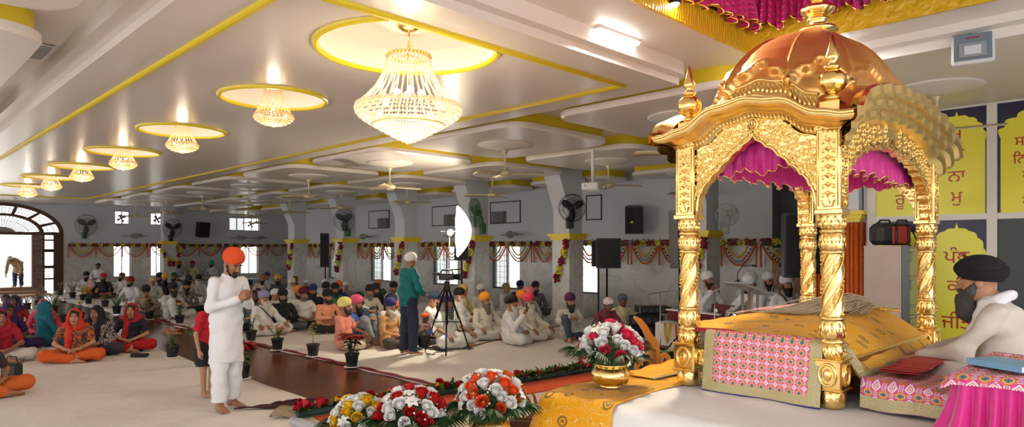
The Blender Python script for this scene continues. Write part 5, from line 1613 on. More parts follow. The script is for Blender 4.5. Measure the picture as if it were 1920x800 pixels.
b = MB(); b.b2((-.27, -.028, -.03), (.27, .028, .0), bev=.01); b.build('diffuser', mat('tube_glow', (1, 1, 1), .5, emit=((.95, .98, 1.0), 9)), t)
t2 = dup(t, (6.34, 2.35, ZB-.02), PI/2, 'glowing tube light on the ceiling step behind the golden dome')
vp = (1.05, 4.75)
t = thing('ceiling_vent', 'square grey grille on the ceiling near the left side panels', 'vent', (1.17, 7.5, ZB-.006))
MB().b2((-.17, -.3, -.012), (.17, .3, 0)).build('frame', PAINT2, t)
b = MB()
for k in range(14): b.b2((-.15, -.28+.04*k, -.018), (.15, -.26+.04*k, -.011))
b.build('slats', mat('vent_grey', srgb(176, 176, 178), .5), t)
# ---------------------------------------------------------------- flower garlands on the walls
def blobs(b, c, ext, n, r, mi, rr):
    for k in range(n):
        p = [c[i]+rr.uniform(-1, 1)*ext[i] for i in range(3)]
        b.sph(p, r*rr.uniform(.8, 1.2), 6, 4, mi=mi, sc=(1, 1, .8))
rg = random.Random(21)
MARY2 = mat('lime_yellow_petal', srgb(236, 220, 62), .7, bump=('voronoi', 70, .8, .01))
def garland_bay(O, ux, length, label, pitch=.86, detail=1.0):
    """flower bar with marigold swags along unit vector ux from O"""
    t = thing('flower_garland', label, 'garland', O, math.atan2(ux[1], ux[0]), 'wall garlands')
    b = MB(); s = 0; k = 0
    while s < length-.02:
        L = min(.24 if k % 2 == 0 else .17, length-s)
        blobs(b, (s+L/2, -.035, .0), (L*.47, .022, .062), int(34*detail), .027, k % 2, rg)
        for q in range(14):
            leafblade(b, (s+rg.random()*L, -.07, rg.uniform(-.07, .07)), (rg.uniform(-1, 1), -.3, rg.choice((-1, 1))), (0, -1, 0), .05, .012, 2)
        s += L; k += 1
    b.build('flower_bar', [MAROON, MARY2, LEAF], t)
    n = max(1, round(length/pitch)); w = length/n
    for i in range(n+1):
        MB().tube([(i*w, -.03, -.02), (i*w, -.035, -.30), (i*w, -.03, -.52)], .018, 6).build('marigold_string', MARI, t)
    for i in range(n):
        def sw(drop, f, dy=0): return [(i*w+w*(.5+(q/14-.5)*f), -.04-dy, -.05-drop*(1-(2*q/14-1)**2)) for q in range(15)]
        MB().tube(sw(.44, .96), .020, 6).build('marigold_swag', MARI, t)
        MB().tube(sw(.26, .58, .01), .020, 6).build('yellow_swag', MARY, t)
        b = MB(); P = sw(.36, .80, .006)
        for q in range(14):
            for f in (0, .5):
                c = Vector(P[q]).lerp(Vector(P[q+1]), f); j = int(2*q+2*f)
                b.sph(c, .021, 6, 4, mi=j % 2)
        b.build('bead_swag', [CHARC, ROSEW], t)
    return t
ys = [3.1, 6.1, 9.3, 12.5, 15.5, 18.8, 22.2, 26.7]
nm = ['wall garland behind the musicians at the stage end', 'wall garland behind the pole speaker and the golden pillar', 'wall garland above the men leaning on the wall', 'wall garland right of the lit umbrella', 'wall garland behind the cameraman', 'wall garland left of the cameraman', 'wall garland beside the tall narrow speaker']
for k in range(7):
    garland_bay((XW-.06, ys[k+1]-.05, 1.87), (0, -1), ys[k+1]-ys[k]-.1, nm[k])
xs = [6.35, 9.4, 12.6, 15.9]
nm = ['far wall garland beside the arched doorway', 'far wall garland right of the far pillar', 'far wall garland under the green paned window']
for k in range(3): garland_bay((xs[k], YE-.05, 1.90), (1, 0), xs[k+1]-xs[k]-.1, nm[k], .95)
def column_string(p, q, label):
    t = thing('flower_string', label, 'garland', p, 0, 'slanting flower strings on pillars')
    d = Vector(q)-Vector(p); L = d.length; n = max(4, int(L/.19)); b = MB()
    for k in range(n):
        c = d*((k+.5)/n); blobs(b, c, (.055, .055, L/n*.5), 34, .030, k % 2, rg)
        for j in range(12): leafblade(b, tuple(Vector(c)+Vector((0, 0, rg.uniform(-.09, .09)))), (rg.uniform(-1, 1), rg.uniform(-1, 1), rg.uniform(-.3, .3)), (0, 0, 1), .09, .014, 2)
    b.build('flowers', [MAROON, MARY2, LEAF], t)
cl = ['on the pillar seen through the throne', 'on the pillar beside the seated man in purple turban', 'on the pillar behind the lit umbrella', 'on the pillar left of the umbrella light', 'on the pillar with the green boxed wall fan', 'on the pillar beyond the tall narrow speaker']
for (cx, cy), l_ in zip(COLS[:6], cl):
    column_string((cx-.32, cy-.26, 1.93), (cx-.32, cy+.10, .98), 'slanting maroon and yellow flower string '+l_)
column_string((9.42, 30.9, 1.95), (9.9, 30.85, 1.0), 'left strand of the flower string on the far pillar between the windows')
column_string((10.5, 30.9, 1.95), (9.95, 30.85, 1.0), 'right strand of the flower string on the far pillar between the windows')
# ---------------------------------------------------------------- arched doorway of the end wall
fan = struct(MB().b2((AX-ARX-.02, YE-.03, 0), (AX-ARX+.10, YE+.14, AZ)).b2((AX+ARX-.10, YE-.03, 0), (AX+ARX+.02, YE+.14, AZ)).b2((AX-ARX, YE-.05, AZ-.06), (AX+ARX, YE+.14, AZ+.06)).build('door_1', WOOD))
def arc_band(r0, r1, z0, z1, d, mi=0):
    b = MB(); N = 48
    f = lambda r, z, k: (AX+r*math.cos(PI*k/N), AZ+z*math.sin(PI*k/N))
    i_ = [f(r0, z0, k) for k in range(N+1)]; o_ = [f(r1, z1, k) for k in range(N+1)]
    y0, y1 = YE-d, YE+.12
    b.strip([(x, y0, z) for x, z in o_], [(x, y0, z) for x, z in i_], smooth=False)
    b.strip([(x, y0, z) for x, z in i_], [(x, y1, z) for x, z in i_])
    b.strip([(x, y1, z) for x, z in o_], [(x, y0, z) for x, z in o_])
    return b
arc_band(1.86, 1.99, 1.06, 1.19, .04).build('outer_arch', WOOD, fan)
arc_band(1.20, 1.34, .68, .78, .04).build('inner_arch', WOOD, fan)
for a in (24, 50, 76, 104, 130, 156):
    c, s = math.cos(math.radians(a)), math.sin(math.radians(a))
    MB().tube([(AX+1.27*c, YE+.02, AZ+.73*s), (AX+1.92*c, YE+.02, AZ+1.12*s)], .055, 6).build('arch_spoke', WOOD, fan)
b = MB()
for k in range(1, 30):
    a = PI*k/30; b.tube([(AX+.42*math.cos(a), YE+.06, AZ+.24*math.sin(a)), (AX+1.22*math.cos(a), YE+.06, AZ+.70*math.sin(a))], .010, 5)
for r, z in ((.42, .24), (.85, .49), (1.5, .87), (1.7, .98)): b.tube([(AX+r*math.cos(PI*k/40), YE+.06, AZ+z*math.sin(PI*k/40)) for k in range(41)], .009, 5)
for k in range(1, 44):
    a = PI*k/44; b.tube([(AX+1.3*math.cos(a), YE+.07, AZ+.74*math.sin(a)), (AX+1.9*math.cos(a), YE+.07, AZ+1.1*math.sin(a))], .007, 4)
b.build('fanlight_bars', BLACKM, fan)
b = MB(); n = 40
b.add([(AX, YE+.08, AZ)]+[(AX+1.9*math.cos(PI*k/n), YE+.08, AZ+1.10*math.sin(PI*k/n)) for k in range(n+1)], [(0, k+1, k+2) for k in range(n)])
b.build('tinted_glass', mat('lime_tinted_glass', srgb(220, 235, 170), .1, alpha=.55), fan)
b = MB(); b.add([(AX, YE+.05, AZ)]+[(AX+.42*math.cos(PI*k/n), YE+.05, AZ+.24*math.sin(PI*k/n)) for k in range(n+1)], [(0, k+1, k+2) for k in range(n)]); b.build('half_moon_panel', mat('grey_panel', srgb(140, 140, 140), .5), fan)
# jambs and barred side light
b = MB(); b.b2((5.42, YE-.04, 0), (5.56, YE+.12, AZ)); b.b2((5.86, YE-.02, 0), (6.1, YE+.12, AZ))
for z in (.5, .95, 1.0, 1.6, 1.65, 2.05): b.b2((5.56, YE+.0, z), (5.9, YE+.08, z+.07))
for z in np.arange(.1, 2.3, .09): b.cyl((5.56, YE+.04, z), (5.9, YE+.04, z), .008, n=5)
b.build('side_light', WOOD, fan)
def leaf_door(x, y, w, h, ang, name, label):
    t = thing(name, label, 'door', (x, y, .26), ang)
    b = MB(); fr = .09
    b.b2((0, -.025, 0), (fr, .025, h)); b.b2((w-fr, -.025, 0), (w, .025, h))
    for z in (0, h*.46, h-fr): b.b2((fr, -.025, z), (w-fr, .025, z+fr))
    b.build('frame', mat('polished_brown_wood', srgb(140, 82, 46), .35), t)
    b = MB(); rr = random.Random(8)
    for z0, z1 in ((fr, h*.46), (h*.46+fr, h-fr)):
        nz = int((z1-z0)/.16)
        for i in range(nz):
            for j in range(3):
                c = (fr+(w-2*fr)*(j+.5)/3, z0+(z1-z0)*(i+.5)/nz); R = .085; sg = 1 if (i+j) % 2 else -1
                b.tube([(c[0]+sg*R*(1-q/18)*math.cos(q*.5), 0, c[1]+R*(1-q/18)*math.sin(q*.5)) for q in range(16)], .014, 5)
                b.tube([(c[0]-R, 0, c[1]-R), (c[0], 0, c[1]+R*.2), (c[0]+R, 0, c[1]+R)], .010, 5)
    b.build('carved_lattice', mat('pale_carving', srgb(190, 176, 160), .4), t)
    MB().b2((fr, -.006, fr), (w-fr, .006, h-fr)).build('back_panel', mat('brown_door_panel', srgb(110, 62, 36), .4), t)
    return t
leaf_door(5.40, 31.7, .78, 2.02, -2.12, 'door_leaf', 'open carved wooden door leaf at the bright arched doorway')
struct(MB().b2((2.9, 30.9, 0), (5.45, 32.3, .12)).b2((2.9, 31.4, .12), (5.45, 32.3, .26)).build('floor_threshold', mat('brown_threshold', srgb(150, 120, 96), .7)))
tag(MB().b2((3.0, 29.6, .006), (5.5, 31.0, .03)).build('door_mat', mat('sandy_mat', srgb(176, 150, 120), .9)), 'sandy brown mat lying before the bright arched doorway', 'mat')
# ---------------------------------------------------------------- potted plants along the aisle
POTMESH = None
def pot(t, s=1.0):
    b = MB(); b.lathe([(.070, 0), (.072, .005), (.095, .165), (.105, .17), (.107, .195), (.096, .197), (.090, .17)], 24); b.lathe([(.0, .175), (.092, .175)], 16, cap=False, mi=1)
    b.build('pot', [POTM, mat('potting_soil', srgb(60, 44, 34), .9)], t)
    b = MB(); b.lathe([(.0, .001), (.115, .001), (.118, .008), (.08, .01)], 24); b.build('saucer', WHITEC, t)
def plant(kind, loc, label, s=1.0, seed=0):
    rr = random.Random(seed); t = thing('potted_plant', label, 'potted plant', loc, rr.uniform(0, 6), 'potted plants along the aisle'); t.scale = (s, s, s)
    pot(t)
    st = MB(); lf = MB(); top = MB(); nst = {'poinsettia': 7, 'marigold': 6, 'croton': 1, 'shrub': 7, 'fern': 14, 'tree': 1}[kind]
    flowers = []
    for k in range(nst):
        a = 2*PI*k/nst+rr.uniform(-.3, .3)
        H = {'poinsettia': .30, 'marigold': .30, 'croton': .40, 'shrub': .24, 'fern': .34, 'tree': .42}[kind]*rr.uniform(.75, 1.05)
        R = {'poinsettia': .16, 'marigold': .09, 'croton': .02, 'shrub': .15, 'fern': .18, 'tree': .02}[kind]*rr.uniform(.5, 1.1)
        P = [Vector((.02*math.cos(a), .02*math.sin(a), .17)), Vector((R*.45*math.cos(a), R*.45*math.sin(a), .17+H*.55)), Vector((R*math.cos(a), R*math.sin(a), .17+H))]
        st.tube(P, [.007, .005, .003], 5)
        nl = {'poinsettia': 7, 'marigold': 16, 'croton': 34, 'shrub': 12, 'fern': 14, 'tree': 26}[kind]
        for q in range(nl):
            f = rr.uniform(.15, 1) if kind not in ('croton', 'tree') else rr.uniform(.35, 1)
            c = P[0].lerp(P[1], f*2) if f < .5 else P[1].lerp(P[2], f*2-1)
            b_ = rr.uniform(0, 2*PI)
            L, w = {'poinsettia': (.12, .032), 'marigold': (.065, .010), 'croton': (.15, .014), 'shrub': (.075, .020), 'fern': (.09, .008), 'tree': (.14, .035)}[kind]
            leafblade(lf, c, (math.cos(b_), math.sin(b_), rr.uniform(.0, .8)), (0, 0, 1), L*rr.uniform(.7, 1.2), w, 0, .45)
        tip = P[2]
        if kind == 'poinsettia':
            for lv, nb, L in ((0, 7, .15), (.015, 5, .10)):
                for q in range(nb): 
                    b_ = 2*PI*q/nb+rr.uniform(-.2, .2)+lv*30
                    leafblade(top, tip+Vector((0, 0, lv)), (math.cos(b_), math.sin(b_), rr.uniform(.05, .45)), (0, 0, 1), L*rr.uniform(.8, 1.15), .036, 0, .35)
        elif kind == 'marigold' and k % 2 == 0: flowers.append(tip)
        elif kind == 'shrub': 
            for q in range(5): flowers.append(tip+Vector((rr.gauss(0, .03), rr.gauss(0, .03), rr.gauss(0, .015))))
    gm = {'poinsettia': LEAF, 'marigold': LEAF, 'croton': mat('yellow_green_leaf', srgb(150, 156, 50), .5, var=(9, .3)), 'shrub': LEAF2, 'fern': mat('fresh_green_leaf', srgb(92, 128, 40), .5, var=(8, .3)), 'tree': mat('bronze_leaf', srgb(92, 62, 40), .5, var=(8, .4))}[kind]
    st.build('stem', mat('stem_green', srgb(76, 92, 44), .6), t); lf.build('leaves', gm, t)
    if kind == 'poinsettia': top.build('red_bracts', mat('poinsettia_red', srgb(168, 18, 30), .5, var=(8, .2)), t)
    for p in flowers:
        MB().sph(p, .026 if kind == 'marigold' else .014, 8, 5, sc=(1, 1, .7)).build('flower', MARY if kind == 'marigold' else mat('salmon_flower', srgb(214, 110, 70), .6), t)
    return t
def onf(px, py): v = flr(px, py); v.z = .022; return v
PL = [('poinsettia', (660, 690), 'red poinsettia in a black pot at the near end of the aisle'), ('croton', (587, 670), 'yellow green leafy plant in a black pot right of the flowering shrub'),
 ('shrub', (520, 658), 'small flowering shrub in a black pot between two taller plants'), ('marigold', (471, 641), 'yellow marigold plant in a black pot beside the lavender turbaned man'),
 ('poinsettia', (455, 712), 'red poinsettia in a black pot behind the standing man in white'), ('fern', (376, 686), 'light green plant in a black pot behind the barefoot child'),
 ('shrub', (323, 672), 'salmon flowered plant in a black pot beside the woman in black and red'), ('marigold', (337, 608), 'marigold plant in a black pot across the aisle behind the woman in black and red'),
 ('tree', (280, 600), 'bronze leaved plant in a black pot before the man with folded knee'), ('fern', (219, 590), 'bushy fresh green plant in the aisle behind the black haired women'),
 ('shrub', (197, 577), 'dark red leaved plant in a black pot in the far row along the aisle'), ('marigold', (166, 571), 'marigold in a black pot third in the far row along the aisle'),
 ('croton', (155, 564), 'narrow plant in a black pot second in the far row along the aisle'), ('fern', (136, 560), 'feathery plant in a black pot beside the white donation box'),
 ('marigold', (113, 555), 'yellow flowered plant in a black pot nearest the arched doorway'), ('tree', (120, 607), 'bronze leaved plant in a black pot behind the woman in orange and brown'),
 ('shrub', (51, 582), 'red flowered plant in a black pot at the left aisle edge near the door'), ('shrub', (73, 576), 'pale flowered plant in a black pot right of the red flowered one near the door'), ('fern', (100, 590), 'tall light plant at the left aisle edge behind the teal shawl'), ('marigold', (150, 603), 'marigold plant behind the woman in the dark printed shawl')]
for k, (kd, (x, y), l_) in enumerate(PL): plant(kd, onf(x, y), l_, 1.0 if kd != 'fern' else 1.1, k)
# ---------------------------------------------------------------- people
A3 = lambda *p: np.array(p, float)
SKINS = {k: mat('skin_'+k, srgb(*c), .5, sub=.06) for k, c in {'light': (186, 138, 106), 'mid': (164, 114, 84), 'dark': (104, 68, 48)}.items()}
HAIRB = mat('black_hair', srgb(22, 19, 18), .6, bump=('noise', 90, .6, .004))
LIPM = mat('lip', srgb(142, 78, 66), .5); EYEW = mat('eye_white', srgb(225, 220, 212), .3)
BEARDS = {'black': mat('black_beard', srgb(28, 25, 24), .75, bump=('noise', 70, .9, .006)), 'grey': mat('grey_beard', srgb(104, 100, 96), .75, bump=('noise', 70, .9, .006)), 'white': mat('white_beard', srgb(205, 198, 186), .75, bump=('noise', 70, .9, .006))}
def cl(c, k=.85): return mat('cloth_%d_%d_%d' % c, srgb(*c), k, bump=('noise', 13, .6, .018))
def slots(o, mats):
    for i, m in enumerate(mats):
        o.material_slots[i].link = 'OBJECT'; o.material_slots[i].material = m
def mesh_of(name, b, nslots):
    me = b.mesh(name)
    for k in range(nslots): me.materials.append(None)
    return me
def hand_sdf(curl, spread=1.0):
    """right hand, wrist at the origin, fingers along +Y, palm facing -Z, thumb on -X"""
    s = SDF()
    s.cone((0, -.03, 0), (0, .02, 0), .026, .027, .02)
    s.ell((-.016, .055, 0), (.026, .050, .014), .015); s.ell((.018, .055, 0), (.024, .046, .013), .015)
    for i, (x, L, r) in enumerate(((-.034, .070, .0088), (-.012, .080, .0090), (.011, .074, .0086), (.032, .058, .0076))):
        p = A3(x*.95, .085, 0); a = 0; P = [A3(x*.8, .06, 0), p]; R = [r*1.1, r*1.08]
        for q, f in enumerate((.44, .32, .24)):
            a += curl*(.9+.25*q)
            p = p+L*f*A3(x*.9*spread*(.35 if q == 0 else .2), math.cos(a), -math.sin(a)); P.append(p); R.append(r*(1-.1*(q+1)))
        s.chain(P, R, .004)
    a = curl*.5
    s.chain([A3(-.022, .018, -.004), A3(-.046, .045, -.012), A3(-.056, .072, -.014-.02*a), A3(-.052, .098, -.016-.035*a)], [.014, .012, .0105, .0085], .008)
    return s.mesh(.0042)
HANDS = {'relaxed': hand_sdf(.32), 'flat': hand_sdf(.04, .3), 'grip': hand_sdf(.85)}
def foot_sdf():
    """right foot, ankle at the origin, toes along +Y, sole at z=-0.075; big toe on -X"""
    s = SDF()
    s.cone((0, 0, .05), (0, 0, 0), .038, .036, .02); s.ell((0, -.035, -.045), (.032, .042, .030), .02)
    s.cone((0, .01, -.025), (-.006, .12, -.052), .034, .022, .03); s.cone((.018, .03, -.045), (.024, .12, -.058), .022, .017, .02); s.cone((-.022, .06, -.048), (-.026, .125, -.056), .02, .019, .02)
    for x, y, r in ((-.030, .172, .0125), (-.010, .172, .0092), (.007, .165, .0088), (.022, .155, .0084), (.035, .143, .008)):
        s.cone((x*.9, y-.05, -.056), (x, y, -.064), r*1.05, r, .006)
    return s.mesh(.0055)
FOOT = foot_sdf()
def frame(o, y, z):
    """matrix with origin o, +Y along y, +Z near z"""
    y = Vector(y).normalized(); z = Vector(z); x = y.cross(z).normalized(); z = x.cross(y)
    M = Matrix.Identity(4)
    for i in range(3): M[i][0], M[i][1], M[i][2], M[i][3] = x[i], y[i], z[i], o[i]
    return M
MIR = Matrix.Diagonal((-1, 1, 1, 1))
def addtmpl(b, tm, M, mirror, mi=0):
    V, Q = tm
    if mirror: Q = Q[:, ::-1]; M = M @ MIR
    b.addarr(V, Q, True, mi, M)
def HM(J):
    """head matrix"""
    return tr(*J['head']) @ rz(J.get('turn', 0)) @ rx(-J.get('nod', 0))
def head_prims(s, J, female=False):
    M = HM(J); R = np.array(M.to_3x3())
    T = lambda x, y, z: np.array(M @ Vector((x, y, z)))
    s.ell(T(0, -.012, .030), (.076, .096, .088), .02, R); s.ell(T(0, .024, -.035), (.059, .068, .086), .02, R)
    s.ell(T(0, .038, -.088), (.040 if female else .046, .042, .030), .02, R)
    for q in (-1, 1):
        s.ell(T(q*.036, .062, -.028), (.022, .02, .024), .02, R)
        s.ell(T(q*.034, .104, .010), (.020, .018, .011), .012, R, True)
        s.ell(T(q*.033, .078, .008), (.0145, .0135, .0115), .003, R)
        s.ell(T(q*.031, .088, .032), (.026, .012, .008), .008, R)
        s.ell(T(q*.076, -.008, -.012), (.010, .022, .031), .006, R)
    s.cone(T(0, .090, .014), T(0, .116, -.026), .0085, .013, .012)
    for q in (-1, 1): s.ell(T(q*.013, .104, -.030), (.010, .011, .008), .008, R)
    s.ell(T(0, .092, -.056), (.024, .013, .0062), .004, R); s.ell(T(0, .090, -.068), (.021, .013, .0066), .004, R)
    s.cone(T(0, -.02, -.06), J['neck'], .050, .056, .03)
def axes_for(lo, hi, J, h, hf):
    hc = J['head']; out = []
    for i in range(3):
        a, b_ = hc[i]-.13, hc[i]+.15
        seg = [np.arange(lo[i], a, h), np.arange(a, b_, hf), np.arange(b_, hi[i]+h, h)]
        v = np.concatenate(seg); v = v[np.concatenate([[True], np.diff(v) > 1e-5])]; out.append(v)
    return out
def body_mesh(name, J, h=.016, hf=.008, handpose='relaxed', female=False, feet=True):
    s = SDF(); k = .035
    s.ell(J['pelvis']+A3(0, 0, .02), (.14, .10, .10), k); s.cone(J['pelvis'], J['chest'], .098, .098, .05)
    s.cone(J['chest']+A3(-.06, 0, .0), J['chest']+A3(.06, 0, 0), .088, .088, .04)
    s.cone(J['shR'], J['shL'], .043, .043, .03); s.cone(J['chest'], J['neck'], .085, .05, .04)
    for q in 'RL':
        s.chain([J['sh'+q], J['el'+q], J['wr'+q]], [.042, .036, .026], .02)
        s.chain([J['hip'+q], J['kn'+q], J['an'+q]], [.080, .054, .037], .03)
    head_prims(s, J, female)
    lo, hi = s.bounds(); lo = lo-.05; hi = hi+.05
    V, Q = s.mesh(h, axes=axes_for(lo, hi, J, h, hf))
    b = MB(); b.addarr(V, Q)
    c = V[Q].mean(1); Mi = np.array(HM(J).inverted()); L = c @ Mi[:3, :3].T+Mi[:3, 3]
    mi = np.zeros(len(Q), int); x = np.abs(L[:, 0])
    e = np.sqrt((x-.033)**2+((L[:, 2]-.008)*1.9)**2)
    fr = L[:, 1] > .072
    mi[fr & (e < .0125)] = 3; mi[fr & (x > .026) & (x < .040) & (e < .012)] = 1
    mi[fr & (x > .012) & (x < .052) & (np.abs(L[:, 2]-.034+4.8*(x-.03)**2) < .0046)] = 1
    mi[fr & (x < .025) & (np.abs(L[:, 2]+.062) < .0115)] = 2
    b.mi = mi.tolist()
    for q, mir in (('R', False), ('L', True)):
        w, e_ = Vector(J['wr'+q]), Vector(J['el'+q])
        d = Vector(J.get('hd'+q, w-e_)); n = Vector(J.get('hn'+q, (0, 0, 1)))
        addtmpl(b, HANDS[J.get('hp'+q, handpose)], frame(w, d, n), mir)
        if feet:
            a = Vector(J['an'+q]); d = Vector(J['ft'+q])
            addtmpl(b, FOOT, frame(a, d, J.get('fn'+q, (0, 0, 1))), mir)
    return mesh_of(name, b, 4)
def wrk(a=.006, f=1.0, sd=0.0):
    return lambda x, y, z: a*(np.sin(31*f*x+17*f*y*1.3+sd)*np.sin(23*f*z+9*f*x)+.7*np.sin(53*f*z+21*f*y+11*f*x+sd))
def pat(kind, c1, c2, sc=30.0):
    nm_ = 'print_%s_%d_%d_%d' % (kind, *c1)
    if nm_ in MATS: return MATS[nm_]
    m = mat(nm_, srgb(*c1), .85); b = NB(m); n, l = b.n, b.l
    if kind == 'check':
        o = b.obj(); f = lambda k: b.lt(b.m_('FRACT', b.m_('MULTIPLY', o[k], sc)), .35)
        fac = b.m_('MULTIPLY', b.m_('ADD', f(0), b.m_('ADD', f(2), f(1))), .34)
    else:
        t = n.new('ShaderNodeTexCoord'); v = n.new('ShaderNodeTexVoronoi' if kind == 'dots' else 'ShaderNodeTexNoise'); v.inputs['Scale'].default_value = sc
        l.new(t.outputs['Object'], v.inputs['Vector'])
        fac = b.lt(v.outputs['Distance'], .28) if kind == 'dots' else b.lt(b.m_('ABSOLUTE', b.m_('SUBTRACT', v.outputs['Fac'], .5)), .05)
    l.new(b.mix(fac, srgb(*c1), srgb(*c2)), b.bsdf().inputs['Base Color'])
    return m
def lerp(a, b, t): return a+(b-a)*t
def shirt_mesh(name, J, sleeve, h=.014, loose=0.0, lap=True, sd=0.0, belly=0.0, skirt=None, collar=False, cut=None, na=.0075):
    s = SDF(); L = loose
    mid = lerp(J['pelvis'], J['chest'], .45)
    s.ell(J['pelvis']+A3(0, 0, .07), (.178+L, .14+L, .13), .05); s.ell(mid+A3(0, .01+belly*.5, 0), (.165+L, .125+L+belly, .17), .05)
    s.ell(J['chest']+A3(0, 0, .02), (.172+L, .122+L, .15), .05)
    s.cone(J['pelvis']+A3(0, 0, .06), J['chest'], .128+L, .122+L, .05)
    s.cone(lerp(J['shR'], J['shL'], .04), lerp(J['shR'], J['shL'], .96), .048, .048, .04)
    s.cone(J['chest']+A3(0, 0, .08), lerp(J['chest'], J['neck'], .85), .09, .060, .04)
    if sleeve == 'long' or collar:
        nk = J['neck']+A3(0, .008, .008); n_ = 14
        ring = [nk+A3(.058*math.sin(2*PI*i/n_), .058*math.cos(2*PI*i/n_)+.006, .012-.030*max(0, math.cos(2*PI*i/n_))) for i in range(n_+1)]
        for i in range(n_): s.cone(ring[i], ring[i+1], .013, .013, .008)
    for q in 'RL':
        if sleeve == 'long': s.chain([J['sh'+q], J['el'+q], lerp(J['el'+q], J['wr'+q], .92)], [.056+max(L, 0)*.6, .049+max(L, 0)*.8, .039+max(L, 0)*.5], .03)
        else: s.cone(J['sh'+q], lerp(J['sh'+q], J['el'+q], .66), .070+L*.5, .066+L*.6, .03)
        if lap: s.cone(J['hip'+q], lerp(J['hip'+q], J['kn'+q], .62), .112, .098, .05)
    if collar:
        for q in 'RL': s.cone(lerp(J['el'+q], J['wr'+q], .80), lerp(J['el'+q], J['wr'+q], .93), .044, .043, .004)
    if skirt:
        for a, b_, ra, rb in skirt: s.cone(a, b_, ra, rb, .05)
    # open neck
    s.cone(lerp(J['chest'], J['neck'], .78), J['neck']+A3(0, .02, .12), .050, .056, .006, True)
    if cut: s.cut(*cut)
    V, Q = s.mesh(h, noise=wrk(na, 1, sd))
    b = MB(); b.addarr(V, Q)
    return mesh_of(name, b, 1)
def trouser_mesh(name, J, h=.015, L=0.0, sd=1.0, end=.90):
    s = SDF(); s.ell(J['pelvis']+A3(0, 0, .0), (.18, .145, .10), .05)
    for q in 'RL': s.chain([J['hip'+q], J['kn'+q], lerp(J['kn'+q], J['an'+q], end)], [.105+L, .080+L, .056+L], .04)
    V, Q = s.mesh(h, noise=wrk(.005, 1.1, sd)); b = MB(); b.addarr(V, Q)
    return mesh_of(name, b, 1)
def turban_mesh(name, s=(.112, .132, .100), peak=.8, n=3.4, full=0.0, nu=72, nv=40):
    b = MB(); V = []; lo = -.62
    def fn(u, v):
        a = 2*PI*u; zz = lo+(1-lo)*v; r = math.sqrt(max(0, 1-zz*zz)) if v < 1 else 0
        x, y = r*math.cos(a), r*math.sin(a)
        w = zz+peak*abs(x)*(.45+.55*(y > -.2)*min(1, y+.5)) if y > -.5 else zz+peak*abs(x)*.45
        f = (w*n) % 1.0
        dp = .055*(f**.8)*(1-sst((f-.9)/.1))+.01*math.sin(w*n*12)
        k = 1+dp+full*.12*math.exp(-((zz-.1)/.4)**2)
        fr = max(0, y)
        z = zz+(.20*fr*fr*(1-abs(x))*(zz < 0)*(-zz)/.6)
        if v == 0: k *= .86
        return (x*s[0]*k, y*s[1]*k, z*s[2]*(1+.05*dp))
    b.grid(fn, nu, nv); return mesh_of(name, b, 1)
def beard_mesh(name, L, w=1.0, h=.0065):
    s = SDF()
    for q in (-1, 1):
        s.chain([A3(q*.066, .015, -.012), A3(q*.060, .048, -.065), A3(q*.026, .082, -.105)], [.014, .024*w, .030*w], .025)
        s.cone((q*.032, .094, -.054), (q*.004, .106, -.046), .008, .010, .008)
        s.cone((q*.034, .090, -.060), (q*.034, .080, -.09), .010, .018, .012)
    s.ell((0, .078, -.105), (.046*w, .038, .032), .02)
    if L > .02:
        s.cone((0, .082, -.11), (0, .088-.25*L*.3, -.115-L*.55), .046*w, .050*w, .03); s.cone((0, .088-.25*L*.3, -.115-L*.55), (0, .085-.3*L, -.115-L), .048*w, .020*w, .03)
    s.ell((0, .112, -.064), (.024, .030, .0085), .004, None, True)
    V, Q = s.mesh(h, noise=lambda x, y, z: .0030*np.sin(160*x+20*z)*np.sin(60*z+90*y)+.002*np.sin(300*x+40*np.sin(30*z)))
    b = MB(); b.addarr(V, Q); return mesh_of(name, b, 1)
TURB = {'std': turban_mesh('turban', (.101, .121, .104)), 'big': turban_mesh('turban', (.112, .130, .108), .9, 4.2, .5), 'tall': turban_mesh('turban', (.112, .125, .125), 1.0, 4.0), 'patka': turban_mesh('patka', (.094, .113, .085), .1, 2.0), 'round': turban_mesh('turban', (.124, .148, .116), .55, 5.2, .6)}
def goatee():
    s = SDF()
    for q in (-1, 1): s.cone((q*.034, .090, -.058), (q*.003, .107, -.046), .0065, .009, .006)
    s.ell((0, .092, -.098), (.026, .022, .022), .01); s.cone((-.03, .085, -.075), (-.016, .09, -.095), .006, .012, .01); s.cone((.03, .085, -.075), (.016, .09, -.095), .006, .012, .01)
    for q in (-1, 1): s.chain([A3(q*.070, .012, -.005), A3(q*.066, .040, -.062), A3(q*.035, .072, -.100)], [.007, .009, .010], .01)
    V, Q = s.mesh(.005, noise=lambda x, y, z: .002*np.sin(200*x+20*z)*np.sin(90*z)); b = MB(); b.addarr(V, Q); return mesh_of('beard', b, 1)
BRD = {'goatee': goatee(), 'short': beard_mesh('beard', .0), 'mid': beard_mesh('beard', .07), 'long': beard_mesh('beard', .20, 1.1)}
def hair_mesh(name, female):
    s = SDF(); s.ell((0, -.020, .036), (.085, .100, .092), .02)
    if female: s.ell((0, -.085, -.02), (.06, .05, .07), .04); s.cone((0, -.09, -.05), (0, -.10, -.16), .045, .03, .03)
    s.ell((0, .104, -.030), (.072, .085, .116 if female else .082), .012, None, True)
    V, Q = s.mesh(.008, noise=lambda x, y, z: .0015*np.sin(200*x)*np.sin(40*z)); b = MB(); b.addarr(V, Q); return mesh_of(name, b, 1)
HAIRM, HAIRF = hair_mesh('hair', False), hair_mesh('hair', True)
